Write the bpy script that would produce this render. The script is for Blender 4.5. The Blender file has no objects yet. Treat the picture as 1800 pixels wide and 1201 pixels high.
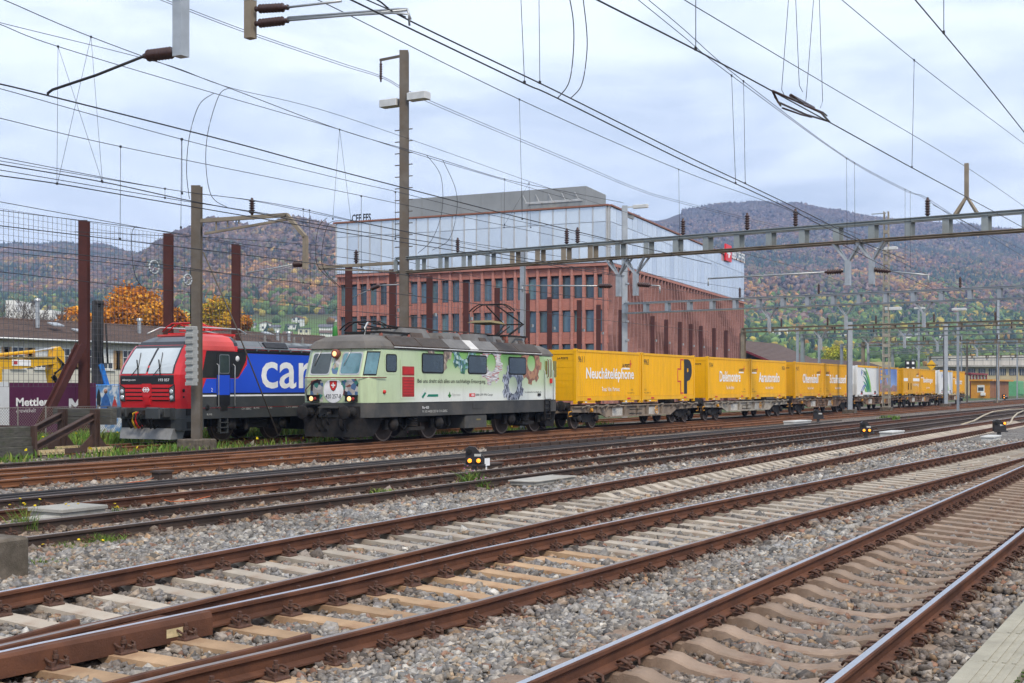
import bpy, bmesh, math, random
import numpy as np
from mathutils import Vector, Matrix

random.seed(7); RNG = np.random.default_rng(7)
S = bpy.context.scene
COL = S.collection
R = math.radians

# ---------------------------------------------------------------- camera
# X runs along the tracks (away, to the right), Y across them (away from the platform), Z up, rail tops at 0.
F, CX, HY, EYE, VPX = 2227.0, 900.0, 680.0, 1.9, 2150.0
TH = math.atan((VPX - CX) / F); CT, ST = math.cos(TH), math.sin(TH)
cam = bpy.data.cameras.new('camera'); cam_o = bpy.data.objects.new('camera', cam); COL.objects.link(cam_o)
cam.sensor_width = 36; cam.lens = F / 1800 * 36; cam.shift_y = (HY - 600.5) / 1800
cam.clip_start = 0.05; cam.clip_end = 20000
cam_o.location = (0, 0, EYE); cam_o.rotation_euler = (R(90), 0, TH - R(90))
S.camera = cam_o

# ---------------------------------------------------------------- sky, sun, exposure
SUN_EL, SUN_AZ = R(48), R(-128)          # azimuth in the XY plane, where the sun stands (behind the platform)
w = bpy.data.worlds.new('World'); S.world = w; w.use_nodes = True
n = w.node_tree.nodes; l = w.node_tree.links; n.clear()
out = n.new('ShaderNodeOutputWorld'); bg = n.new('ShaderNodeBackground')
sky = n.new('ShaderNodeTexSky'); sky.sky_type = 'NISHITA'; sky.sun_disc = False
sky.sun_elevation = SUN_EL; sky.sun_rotation = R(90) - SUN_AZ; sky.dust_density = 2.0
tc = n.new('ShaderNodeTexCoord'); mp = n.new('ShaderNodeMapping'); mp.inputs['Scale'].default_value = (2.2, 2.2, 7.5)
l.new(tc.outputs['Generated'], mp.inputs['Vector'])
nz = n.new('ShaderNodeTexNoise'); nz.inputs['Scale'].default_value = 2.3; nz.inputs['Detail'].default_value = 6; nz.inputs['Roughness'].default_value = .58; nz.inputs['Distortion'].default_value = .35
l.new(mp.outputs['Vector'], nz.inputs['Vector'])
rp = n.new('ShaderNodeValToRGB'); rp.color_ramp.elements[0].position = .33; rp.color_ramp.elements[1].position = .60
rp.color_ramp.elements[0].color = (.405, .462, .55, 1); rp.color_ramp.elements[1].color = (.615, .668, .745, 1)
l.new(nz.outputs['Fac'], rp.inputs['Fac'])
mul = n.new('ShaderNodeVectorMath'); mul.operation = 'SCALE'; mul.inputs['Scale'].default_value = .10
l.new(sky.outputs['Color'], mul.inputs[0])
mx = n.new('ShaderNodeMix'); mx.data_type = 'RGBA'; mx.inputs['Factor'].default_value = .94
l.new(mul.outputs['Vector'], mx.inputs['A']); l.new(rp.outputs['Color'], mx.inputs['B'])
l.new(mx.outputs['Result'], bg.inputs['Color']); bg.inputs['Strength'].default_value = 1.0
l.new(bg.outputs[0], out.inputs['Surface'])
sl = bpy.data.lights.new('sun', 'SUN'); sl.energy = 1.5; sl.angle = R(12); sl.color = (1, .90, .76)
so = bpy.data.objects.new('sun', sl); COL.objects.link(so)
so.rotation_euler = Vector((math.cos(SUN_AZ) * math.cos(SUN_EL), math.sin(SUN_AZ) * math.cos(SUN_EL), math.sin(SUN_EL))).to_track_quat('Z', 'Y').to_euler()
S.view_settings.view_transform = 'Standard'; S.view_settings.look = 'None'; S.view_settings.gamma = 1
S.view_settings.use_curve_mapping = False; S.view_settings.exposure = 1.04
S.cycles.max_bounces = 6; S.cycles.diffuse_bounces = 3; S.cycles.glossy_bounces = 3; S.cycles.transmission_bounces = 4
S.cycles.volume_bounces = 0; S.cycles.transparent_max_bounces = 8; S.cycles.caustics_reflective = False; S.cycles.caustics_refractive = False
S.cycles.use_denoising = True
# ---------------------------------------------------------------- measured points
def P(x, y, v):                                   # picture point on the upright plane Y = v
    k = (x - CX) / F; d = v / (ST - k * CT); return Vector((d * (CT + k * ST), v, EYE + (HY - y) / F * d))
def U(x, y, u):                                   # ... on the upright plane X = u
    k = (x - CX) / F; d = u / (CT + k * ST); return Vector((u, d * (ST - k * CT), EYE + (HY - y) / F * d))
def G(x, y, z=0.0):                               # ... on the level Z = z
    d = (EYE - z) * F / (y - HY); k = (x - CX) / F; return Vector((d * (CT + k * ST), d * (ST - k * CT), z))
def Q(x, y, d):                                   # ... at distance d
    k = (x - CX) / F; return Vector((d * (CT + k * ST), d * (ST - k * CT), EYE + (HY - y) / F * d))
def UV(x, v): return P(x, HY, v).x                # X of picture column x on plane Y = v

# ---------------------------------------------------------------- materials
MATS = {}
def mat(name, col, rough=.7, metal=0.0, var=.12, scale=3.0, bump=0.0, bscale=40.0, dirt=None, dirt_amt=.4, dscale=1.2, coat=0.0, spec=.3, island=0.0, stretch=None, objrand=0.0):
    m = bpy.data.materials.new(name); MATS[name] = m; m.use_nodes = True
    n = m.node_tree.nodes; l = m.node_tree.links; b = n['Principled BSDF']
    b.inputs['Roughness'].default_value = rough; b.inputs['Metallic'].default_value = metal
    b.inputs['Coat Weight'].default_value = coat; b.inputs['Specular IOR Level'].default_value = spec
    col = tuple(col) + (1,)
    tc = n.new('ShaderNodeTexCoord'); src = tc.outputs['Object']
    if stretch:
        mp = n.new('ShaderNodeMapping'); mp.inputs['Scale'].default_value = stretch; l.new(src, mp.inputs['Vector']); src = mp.outputs['Vector']
    nz = n.new('ShaderNodeTexNoise'); nz.inputs['Scale'].default_value = scale; nz.inputs['Detail'].default_value = 5; nz.inputs['Roughness'].default_value = .62
    l.new(src, nz.inputs['Vector'])
    mr = n.new('ShaderNodeMapRange'); mr.inputs['To Min'].default_value = 1 - var * 1.6; mr.inputs['To Max'].default_value = 1 + var * 1.6; mr.inputs['From Min'].default_value = .2; mr.inputs['From Max'].default_value = .8
    l.new(nz.outputs['Fac'], mr.inputs['Value'])
    vm = n.new('ShaderNodeVectorMath'); vm.operation = 'SCALE'; vm.inputs[0].default_value = col[:3]; l.new(mr.outputs['Result'], vm.inputs['Scale'])
    outc = vm.outputs['Vector']
    if island:
        ge = n.new('ShaderNodeNewGeometry'); m2 = n.new('ShaderNodeMapRange'); m2.inputs['To Min'].default_value = 1 - island; m2.inputs['To Max'].default_value = 1 + island
        l.new(ge.outputs['Random Per Island'], m2.inputs['Value'])
        v2 = n.new('ShaderNodeVectorMath'); v2.operation = 'SCALE'; l.new(outc, v2.inputs[0]); l.new(m2.outputs['Result'], v2.inputs['Scale']); outc = v2.outputs['Vector']
    if objrand:
        oi = n.new('ShaderNodeObjectInfo'); m4 = n.new('ShaderNodeMapRange'); m4.inputs['To Min'].default_value = 1-objrand; m4.inputs['To Max'].default_value = 1+objrand; l.new(oi.outputs['Random'], m4.inputs['Value'])
        v4 = n.new('ShaderNodeVectorMath'); v4.operation = 'SCALE'; l.new(outc, v4.inputs[0]); l.new(m4.outputs['Result'], v4.inputs['Scale']); outc = v4.outputs['Vector']
    if dirt:
        n2 = n.new('ShaderNodeTexNoise'); n2.inputs['Scale'].default_value = dscale; n2.inputs['Detail'].default_value = 7; n2.inputs['Roughness'].default_value = .7
        l.new(src, n2.inputs['Vector'])
        rr = n.new('ShaderNodeMapRange'); rr.inputs['From Min'].default_value = .62 - .35 * dirt_amt; rr.inputs['From Max'].default_value = .80 - .2 * dirt_amt
        l.new(n2.outputs['Fac'], rr.inputs['Value'])
        mix = n.new('ShaderNodeMix'); mix.data_type = 'RGBA'; mix.inputs['B'].default_value = tuple(dirt) + (1,)
        mm = n.new('ShaderNodeMath'); mm.operation = 'MULTIPLY'; mm.inputs[1].default_value = min(1, dirt_amt * 1.6); l.new(rr.outputs['Result'], mm.inputs[0])
        l.new(mm.outputs[0], mix.inputs['Factor']); l.new(outc, mix.inputs['A']); outc = mix.outputs['Result']
    l.new(outc, b.inputs['Base Color'])
    if bump:
        n3 = n.new('ShaderNodeTexNoise'); n3.inputs['Scale'].default_value = bscale; n3.inputs['Detail'].default_value = 4; l.new(src, n3.inputs['Vector'])
        bp = n.new('ShaderNodeBump'); bp.inputs['Strength'].default_value = bump; bp.inputs['Distance'].default_value = .02
        l.new(n3.outputs['Fac'], bp.inputs['Height']); l.new(bp.outputs['Normal'], b.inputs['Normal'])
    return m
def attr_mat(name, rough=.9, attr='Col', var=.15, scale=2.0, bump=0, bscale=20, trans=0.0):
    m = bpy.data.materials.new(name); MATS[name] = m; m.use_nodes = True
    n = m.node_tree.nodes; l = m.node_tree.links; b = n['Principled BSDF']; b.inputs['Roughness'].default_value = rough
    b.inputs['Specular IOR Level'].default_value = .25
    a = n.new('ShaderNodeAttribute'); a.attribute_name = attr
    tc = n.new('ShaderNodeTexCoord'); nz = n.new('ShaderNodeTexNoise'); nz.inputs['Scale'].default_value = scale; nz.inputs['Detail'].default_value = 5
    l.new(tc.outputs['Object'], nz.inputs['Vector'])
    mr = n.new('ShaderNodeMapRange'); mr.inputs['To Min'].default_value = 1 - var * 2; mr.inputs['To Max'].default_value = 1 + var * 2; mr.inputs['From Min'].default_value = .25; mr.inputs['From Max'].default_value = .75
    l.new(nz.outputs['Fac'], mr.inputs['Value'])
    v = n.new('ShaderNodeVectorMath'); v.operation = 'SCALE'; l.new(a.outputs['Color'], v.inputs[0]); l.new(mr.outputs['Result'], v.inputs['Scale'])
    l.new(v.outputs['Vector'], b.inputs['Base Color'])
    if bump:
        bp = n.new('ShaderNodeBump'); bp.inputs['Strength'].default_value = bump; bp.inputs['Distance'].default_value = .05
        n3 = n.new('ShaderNodeTexNoise'); n3.inputs['Scale'].default_value = bscale; n3.inputs['Detail'].default_value = 4; l.new(tc.outputs['Object'], n3.inputs['Vector'])
        l.new(n3.outputs['Fac'], bp.inputs['Height']); l.new(bp.outputs['Normal'], b.inputs['Normal'])
    return m
def glow(name, col, s):
    m = bpy.data.materials.new(name); MATS[name] = m; m.use_nodes = True; b = m.node_tree.nodes['Principled BSDF']
    b.inputs['Base Color'].default_value = tuple(col) + (1,); b.inputs['Emission Color'].default_value = tuple(col) + (1,); b.inputs['Emission Strength'].default_value = s
    return m
def glassy(name, col, rough=.08, spec=.6, metal=0.0):
    m = mat(name, col, rough=rough, metal=metal, var=.2, scale=.9, spec=spec); return m

# ---------------------------------------------------------------- mesh builder
class MB:
    def __init__(s): s.v = []; s.f = []; s.mi = []; s.sm = []
    def add(s, vs, fs, mi=0, smooth=False):
        o = len(s.v); s.v += [tuple(p) for p in vs]
        for f in fs: s.f.append([o + i for i in f]); s.mi.append(mi); s.sm.append(smooth)
        return s
    def box(s, x0, x1, y0, y1, z0, z1, mi=0):
        return s.add([(x0,y0,z0),(x1,y0,z0),(x1,y1,z0),(x0,y1,z0),(x0,y0,z1),(x1,y0,z1),(x1,y1,z1),(x0,y1,z1)],
                     [(0,3,2,1),(4,5,6,7),(0,1,5,4),(1,2,6,5),(2,3,7,6),(3,0,4,7)], mi)
    def cbox(s, x0, x1, y0, y1, z0, z1, b=.02, mi=0):          # box with its upright and top edges chamfered
        def ring(i, z): return [(x0+i+b,y0+i,z),(x1-i-b,y0+i,z),(x1-i,y0+i+b,z),(x1-i,y1-i-b,z),(x1-i-b,y1-i,z),(x0+i+b,y1-i,z),(x0+i,y1-i-b,z),(x0+i,y0+i+b,z)]
        return s.loft([ring(0,z0), ring(0,z1-b), ring(b,z1)], mi=mi)
    def loft(s, rings, mi=0, caps=True, smooth=False, closed=True):
        k = len(rings[0]); vs = [p for r in rings for p in r]; fs = []
        for i in range(len(rings)-1):
            for j in range(k if closed else k-1):
                a = i*k+j; b_ = i*k+(j+1)%k; fs.append((a, b_, b_+k, a+k))
        if caps and closed: fs.append(tuple(range(k-1,-1,-1))); fs.append(tuple((len(rings)-1)*k+j for j in range(k)))
        return s.add(vs, fs, mi, smooth)
    def quad(s, a, b, c, d, mi=0): return s.add([a,b,c,d], [(0,1,2,3)], mi)
    def obeam(s, p0, p1, wd, ht, mi=0, up=(0,0,1)):            # rectangular bar between two points
        p0 = Vector(p0); p1 = Vector(p1); d = (p1-p0).normalized(); u = Vector(up)
        if abs(d.dot(u)) > .98: u = Vector((1,0,0))
        a = d.cross(u).normalized(); b = a.cross(d).normalized(); a *= wd/2; b *= ht/2
        r = lambda p: [p-a-b, p+a-b, p+a+b, p-a+b]
        return s.loft([r(p0), r(p1)], mi)
    def hbeam(s, p0, p1, wd, ht, t=.02, mi=0, up=(0,0,1)):     # H section between two points: web along `up` side
        p0 = Vector(p0); p1 = Vector(p1); d = (p1-p0).normalized(); u = Vector(up)
        a = d.cross(u).normalized(); b = a.cross(d).normalized()
        w2, h2 = wd/2, ht/2
        prof = [(-w2,-h2),(w2,-h2),(w2,-h2+t),(t/2,-h2+t),(t/2,h2-t),(w2,h2-t),(w2,h2),(-w2,h2),(-w2,h2-t),(-t/2,h2-t),(-t/2,-h2+t),(-w2,-h2+t)]
        r = lambda p: [p+a*x+b*y for x, y in prof]
        return s.loft([r(p0), r(p1)], mi)
    def cyl(s, p0, p1, r0, r1=None, n=10, mi=0, smooth=True):
        p0 = Vector(p0); p1 = Vector(p1); r1 = r0 if r1 is None else r1; d = (p1-p0).normalized()
        u = Vector((0,0,1)) if abs(d.z) < .9 else Vector((1,0,0)); a = d.cross(u).normalized(); b = d.cross(a)
        rg = lambda p, r: [p + a*(r*math.cos(2*math.pi*i/n)) + b*(r*math.sin(2*math.pi*i/n)) for i in range(n)]
        r_a = rg(p0, r0); r_b = rg(p1, r1)
        s.loft([r_a, r_b], mi, caps=False, smooth=smooth); s.add(r_a, [tuple(range(n-1,-1,-1))], mi); s.add(r_b, [tuple(range(n))], mi); return s
    def lathe(s, p0, axis, prof, n=12, mi=0, smooth=True):    # prof: (distance along axis, radius)
        p0 = Vector(p0); d = Vector(axis).normalized(); u = Vector((0,0,1)) if abs(d.z) < .9 else Vector((1,0,0)); a = d.cross(u).normalized(); b = d.cross(a)
        rings = [[p0 + d*t + a*(r*math.cos(2*math.pi*i/n)) + b*(r*math.sin(2*math.pi*i/n)) for i in range(n)] for t, r in prof]
        return s.loft(rings, mi, smooth=smooth)
    def tube(s, pts, r, n=5, mi=0):
        pts = [Vector(p) for p in pts]; rings = []
        for i, p in enumerate(pts):
            d = (pts[min(i+1,len(pts)-1)] - pts[max(i-1,0)]).normalized(); u = Vector((0,0,1)) if abs(d.z) < .95 else Vector((1,0,0))
            a = d.cross(u).normalized(); b = d.cross(a)
            rr = r[i] if isinstance(r, (list, tuple)) else r
            rings.append([p + a*(rr*math.cos(2*math.pi*j/n)) + b*(rr*math.sin(2*math.pi*j/n)) for j in range(n)])
        return s.loft(rings, mi, smooth=True)
    def extr(s, poly, o, ax, ay, an, t, mi=0):                # flat outline (2-D list) extruded by t along an
        o = Vector(o); ax = Vector(ax); ay = Vector(ay); an = Vector(an)
        a = [o + ax*x + ay*y for x, y in poly]; b = [p + an*t for p in a]
        return s.loft([a, b], mi)
    def build(s, name, m, parent=None, world=False, kind=None, smooth=False):
        vs = s.v
        if world and parent is not None:
            q = root_loc(parent); vs = [(x-q.x, y-q.y, z-q.z) for x, y, z in vs]
        me = bpy.data.meshes.new(name); me.from_pydata(vs, [], s.f)
        for mm in (m if isinstance(m, (list, tuple)) else [m]): me.materials.append(MATS[mm] if isinstance(mm, str) else mm)
        me.polygons.foreach_set('material_index', s.mi); me.polygons.foreach_set('use_smooth', [smooth or q for q in s.sm]); me.update()
        return link(name, me, parent, kind)
def root_loc(o):
    q = Vector((0,0,0))
    while o is not None: q += o.location; o = o.parent
    return q
def link(name, me, parent=None, kind=None, loc=None):
    o = bpy.data.objects.new(name, me); COL.objects.link(o)
    if parent is not None: o.parent = parent
    if kind: o['kind'] = kind
    if loc is not None: o.location = loc
    return o
def tag(o, label, cat, group=None):
    o['label'] = label; o['category'] = cat
    if group: o['group'] = group
    return o
def thing(name, label, cat, loc=(0,0,0), group=None):
    return tag(link(name, None, loc=loc), label, cat, group)
def solo(mb, name, m, label, cat, group=None, origin=None):   # a thing that is one mesh, its origin at its own base
    vs = np.array(mb.v); q = Vector(origin) if origin is not None else Vector((vs[:,0].mean(), vs[:,1].mean(), vs[:,2].min()))
    mb.v = [(x-q.x, y-q.y, z-q.z) for x, y, z in mb.v]
    o = mb.build(name, m); o.location = q; return tag(o, label, cat, group)
def copy_tree(o, loc=None, parent=None):
    c = o.copy(); COL.objects.link(c); c.parent = parent
    if loc is not None: c.location = loc
    for ch in o.children: copy_tree(ch, None, c)
    return c
def np_mesh(name, V, FA, m, cols=None, parent=None, kind=None, smooth=False, sizes=None):
    V = np.asarray(V, np.float32); FA = np.asarray(FA, np.int32); me = bpy.data.meshes.new(name)
    k = FA.shape[1]; me.vertices.add(len(V)); me.vertices.foreach_set('co', V.ravel())
    me.loops.add(FA.size); me.loops.foreach_set('vertex_index', FA.ravel()); me.polygons.add(len(FA))
    me.polygons.foreach_set('loop_start', np.arange(0, FA.size, k, dtype=np.int32)); me.polygons.foreach_set('loop_total', np.full(len(FA), k, np.int32))
    if smooth: me.polygons.foreach_set('use_smooth', np.ones(len(FA), bool))
    me.materials.append(MATS[m])
    if cols is not None:
        ca = me.color_attributes.new('Col', 'FLOAT_COLOR', 'POINT'); c4 = np.ones((len(V), 4), np.float32); c4[:, :3] = cols; ca.data.foreach_set('color', c4.ravel())
    me.update(calc_edges=True); return link(name, me, parent, kind)
_TXT = []
def text(name, s, o, ax, ay, wd, ht, m, parent, bold=0.0, lift=.004, shear=0.0):
    """lettering fitted into a box of wd x ht whose lower-left corner is o (local), along unit vectors ax, ay; cut into meshes at the end"""
    _TXT.append((name, s, o, ax, ay, wd, ht, m, parent, bold, lift, shear))
def cut_letters():
    tmp = []
    for t in _TXT:
        cu = bpy.data.curves.new('letters', 'FONT'); cu.body = t[1]; cu.offset = t[9]; cu.shear = t[11]; cu.resolution_u = 3
        to = bpy.data.objects.new('letters', cu); COL.objects.link(to); tmp.append(to)
    dg = bpy.context.evaluated_depsgraph_get(); mes = [bpy.data.meshes.new_from_object(to.evaluated_get(dg)) for to in tmp]
    for to in tmp: cu = to.data; bpy.data.objects.remove(to); bpy.data.curves.remove(cu)
    for (name, s, o, ax, ay, wd, ht, m, parent, bold, lift, shear), me in zip(_TXT, mes):
        vs = np.array([v.co[:] for v in me.vertices]); lo, hi = vs.min(0), vs.max(0); sx = wd / max(hi[0]-lo[0], 1e-6); sy = ht / max(hi[1]-lo[1], 1e-6)
        ax = np.array(ax, float); ay = np.array(ay, float); nn = np.cross(ax, ay); nn /= np.linalg.norm(nn)
        co = np.array(o, float) + np.outer((vs[:,0]-lo[0])*sx, ax) + np.outer((vs[:,1]-lo[1])*sy, ay) + nn*lift
        me.vertices.foreach_set('co', co.astype(np.float32).ravel()); me.materials.clear(); me.materials.append(MATS[m]); me.name = name; me.update()
        link(name, me, parent)
def gear_poly(rin, rout, teeth=8, n=6):
    o = []
    for i in range(teeth):
        a0 = 2*math.pi*i/teeth; st = 2*math.pi/teeth
        for fr, r in ((0,rout*.82),(.2,rout*.82),(.28,rout),(.72,rout),(.8,rout*.82),(.99,rout*.82)): o.append((r*math.cos(a0+fr*st), r*math.sin(a0+fr*st)))
    return o
XU, YV, ZZ = (1,0,0), (0,1,0), (0,0,1)
# ---------------------------------------------------------------- materials of the yard
mat('rail_rust', (.100, .042, .025), rough=.82, var=.25, scale=2.2, bump=.25, bscale=60, dirt=(.16, .063, .03), dirt_amt=.5, dscale=1.1)
mat('rail_orange', (.17, .072, .034), rough=.85, var=.25, scale=1.5, bump=.2, bscale=60, dirt=(.25, .10, .04), dirt_amt=.5, dscale=.8)
mat('rail_dark', (.058, .040, .032), rough=.8, var=.25, scale=2, bump=.2, bscale=60, dirt=(.09, .05, .035), dirt_amt=.4)
mat('rail_polish', (.62, .62, .64), rough=.3, metal=1.0, var=.03, scale=1.0, stretch=(.4, 8, 1))
mat('rail_worn', (.30, .25, .22), rough=.38, metal=.8, var=.2, scale=1.5, stretch=(.4, 8, 1))
mat('sleeper_grey', (.41, .355, .29), objrand=.16, rough=.92, var=.16, scale=5, bump=.35, bscale=120, dirt=(.21, .135, .09), dirt_amt=.45, dscale=2.5)
mat('sleeper_tan', (.43, .285, .17), objrand=.2, rough=.92, var=.18, scale=4, bump=.35, bscale=120, dirt=(.22, .12, .065), dirt_amt=.5, dscale=2.2)
mat('sleeper_dust', (.285, .208, .155), objrand=.16, rough=.94, var=.18, scale=4, bump=.4, bscale=120, dirt=(.15, .085, .058), dirt_amt=.5, dscale=2.6)
mat('sleeper_wood', (.075, .055, .042), rough=.95, var=.3, scale=6, bump=.6, bscale=50)
mat('clip_rust', (.085, .042, .030), rough=.8, var=.3, scale=20, bump=.2, dirt=(.16, .12, .085), dirt_amt=.35, dscale=14)
mat('concrete', (.36, .345, .31), rough=.9, var=.16, scale=3, bump=.3, bscale=80, dirt=(.18, .16, .13), dirt_amt=.45, dscale=2)
mat('concrete_old', (.15, .125, .10), rough=.95, var=.35, scale=5, bump=.6, bscale=60, dirt=(.06, .05, .035), dirt_amt=.6, dscale=3)
mat('paving', (.27, .255, .215), rough=.92, var=.15, scale=4, bump=.35, bscale=150, dirt=(.20, .19, .15), dirt_amt=.35, dscale=6)
mat('paving_edge', (.34, .315, .25), rough=.92, var=.14, scale=4, bump=.35, bscale=150, dirt=(.24, .22, .17), dirt_amt=.35, dscale=6)
mat('steel_black', (.035, .034, .036), rough=.7, var=.3, scale=3, bump=.15)
attr_mat('stone', rough=.88, var=.22, scale=28, bump=.25, bscale=70)

def ground_mat():
    m = bpy.data.materials.new('yard_ground'); MATS['yard_ground'] = m; m.use_nodes = True
    n = m.node_tree.nodes; l = m.node_tree.links; b = n['Principled BSDF']; b.inputs['Roughness'].default_value = .95; b.inputs['Specular IOR Level'].default_value = .2
    tc = n.new('ShaderNodeTexCoord'); a = n.new('ShaderNodeAttribute'); a.attribute_name = 'Col'
    vo = n.new('ShaderNodeTexVoronoi'); vo.inputs['Scale'].default_value = 17; l.new(tc.outputs['Object'], vo.inputs['Vector'])
    hs = n.new('ShaderNodeSeparateColor'); l.new(vo.outputs['Color'], hs.inputs['Color'])
    mr = n.new('ShaderNodeMapRange'); mr.inputs['To Min'].default_value = .30; mr.inputs['To Max'].default_value = 1.35; l.new(hs.outputs['Red'], mr.inputs['Value'])
    nz = n.new('ShaderNodeTexNoise'); nz.inputs['Scale'].default_value = .7; nz.inputs['Detail'].default_value = 8; nz.inputs['Roughness'].default_value = .7; l.new(tc.outputs['Object'], nz.inputs['Vector'])
    m2 = n.new('ShaderNodeMapRange'); m2.inputs['From Min'].default_value = .3; m2.inputs['From Max'].default_value = .7; m2.inputs['To Min'].default_value = .72; m2.inputs['To Max'].default_value = 1.25; l.new(nz.outputs['Fac'], m2.inputs['Value'])
    mu = n.new('ShaderNodeMath'); mu.operation = 'MULTIPLY'; l.new(mr.outputs['Result'], mu.inputs[0]); l.new(m2.outputs['Result'], mu.inputs[1])
    sc = n.new('ShaderNodeVectorMath'); sc.operation = 'SCALE'; l.new(a.outputs['Color'], sc.inputs[0]); l.new(mu.outputs[0], sc.inputs['Scale']); l.new(sc.outputs['Vector'], b.inputs['Base Color'])
    bp = n.new('ShaderNodeBump'); bp.inputs['Strength'].default_value = .9; bp.inputs['Distance'].default_value = .05; bp.invert = True
    l.new(vo.outputs['Distance'], bp.inputs['Height']); l.new(bp.outputs['Normal'], b.inputs['Normal'])
ground_mat()

# ---------------------------------------------------------------- track geometry: near rail v, far rail v, far rail height
def pw(pts):
    xs = [p[0] for p in pts]; ys = [p[1] for p in pts]; return lambda u: np.interp(u, xs, ys)
C_ = pw([(-10, 8.0), (0, 7.75), (6.1, 7.60), (7.5, 7.46), (9.5, 7.28), (17.8, 7.04), (30, 6.48), (42.7, 5.90), (60, 5.05), (90, 3.6)])
B_ = pw([(-10, 7.35), (0, 7.62), (6, 7.82), (10.8, 8.10), (21.8, 8.65), (32, 9.0), (43, 9.25), (60, 9.4), (240, 9.4)])
E_ = pw([(-10, 3.60), (8, 3.71), (30, 3.94), (60, 4.15), (90, 4.3)])
L5 = pw([(-30, 23.2), (8, 24.0), (20, 24.75), (30, 25.35), (38, 25.55), (400, 25.55)])
TR = {  # near rail(u), cant(u), start, end
 'platform': dict(lo=lambda u: E_(u)-1.505, hi=E_, cant=lambda u: .11+0*u, u0=3.0, u1=62),
 'middle':   dict(lo=lambda u: C_(u)-1.505, hi=C_, cant=pw([(0, .0), (5, .0), (12, .1), (99, .1)]), u0=3.2, u1=62),
 'outer':    dict(lo=B_, hi=lambda u: B_(u)+1.505, cant=pw([(0, .06), (12, .11), (60, .08), (120, .0)]), u0=4.2, u1=130),
 'dark':     dict(lo=lambda u: 13.2+0*u, hi=lambda u: 14.705+0*u, cant=lambda u: 0*u, u0=9, u1=190),
 'rodded':   dict(lo=lambda u: 16.4+0*u, hi=lambda u: 17.905+0*u, cant=lambda u: 0*u, u0=11, u1=210),
 'rusty':    dict(lo=lambda u: 21.7+0*u, hi=lambda u: 23.205+0*u, cant=lambda u: 0*u, u0=15, u1=240),
 'train':    dict(lo=L5, hi=lambda u: L5(u)+1.505, cant=lambda u: 0*u, u0=17, u1=260),
 'siding':   dict(lo=lambda u: 30.55+0*u, hi=lambda u: 32.055+0*u, cant=lambda u: 0*u, u0=25, u1=120),
}
def gz(u, v):
    """level of the ballast and the ground under it"""
    u = np.asarray(u, float); v = np.asarray(v, float); cols = []; 
    order = ['platform', 'middle', 'outer', 'dark', 'rodded', 'rusty', 'train', 'siding']
    z = np.full(np.broadcast(u, v).shape, -.19); vs = [np.full(z.shape, -400.)]; zs = [np.full(z.shape, -.3)]
    vs.append(np.full(z.shape, .4)); zs.append(np.full(z.shape, -.26))
    for i, k in enumerate(order):
        t = TR[k]; dz = -.20 if i < 3 else -.185
        vs += [t['lo'](u)-.35+0*z, t['hi'](u)+.35+0*z]; zs += [dz+0*z, dz+t['cant'](u)+0*z]
    vs.append(np.full(z.shape, 36.)); zs.append(np.full(z.shape, -.15)); vs.append(np.full(z.shape, 6000.)); zs.append(np.full(z.shape, -.15))
    V_ = np.stack(vs); Z_ = np.stack(zs); V_ = np.maximum.accumulate(V_, 0); vv = np.broadcast_to(v, z.shape)
    for i in range(len(V_)-1):
        a, b = V_[i], V_[i+1]; msk = (vv >= a) & (vv <= b); t = np.where(b > a, (vv-a)/np.maximum(b-a, 1e-6), 0)
        z = np.where(msk, Z_[i]*(1-t)+Z_[i+1]*t, z)
    return z
def ground_col(u, v):
    """true colour of the surface: grey ballast, rust dust along the rails, earth and grass verge behind"""
    sh = np.broadcast(u, v).shape; g = np.array([.235, .222, .208]); c = np.zeros(sh+(3,)) + g
    pat = .5+.5*np.sin(u*.9+2*np.sin(v*.7))*np.sin(v*1.3+u*.31)+.25*np.sin(u*2.7+v*1.9)*np.sin(v*3.1-u)
    def mix(c, col, f): f = np.clip(f, 0, 1)[..., None]; return c*(1-f) + np.array(col)*f
    for k, st in (('platform', .9), ('middle', .7), ('outer', .65), ('dark', .75), ('rodded', .8), ('rusty', .75), ('train', .85), ('siding', .6)):
        t = TR[k]; lo, hi = t['lo'](u), t['hi'](u)
        d = np.minimum(np.abs(v-lo), np.abs(v-hi)); c = mix(c, (.115, .070, .047), st*np.exp(-(d/.40)**2))
        if k in ('platform', 'dark', 'rodded', 'rusty', 'train'): c = mix(c, (.125, .092, .072), .5*((v > lo-.2) & (v < hi+.2)))
    c = mix(c, (.15, .118, .09), .42*np.clip(pat, 0, 1)*(v < 30))
    c = mix(c, (.19, .145, .11), .45*((v > 12.6) & (v < 28)))
    c = mix(c, (.16, .145, .10), .8*((v > 27.6) & (v < 30.2)))
    c = mix(c, (.075, .115, .030), .85*((v > 32.8) & (v < 60)))
    c = mix(c, (.10, .11, .06), .9*(v >= 60))
    return c
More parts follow.
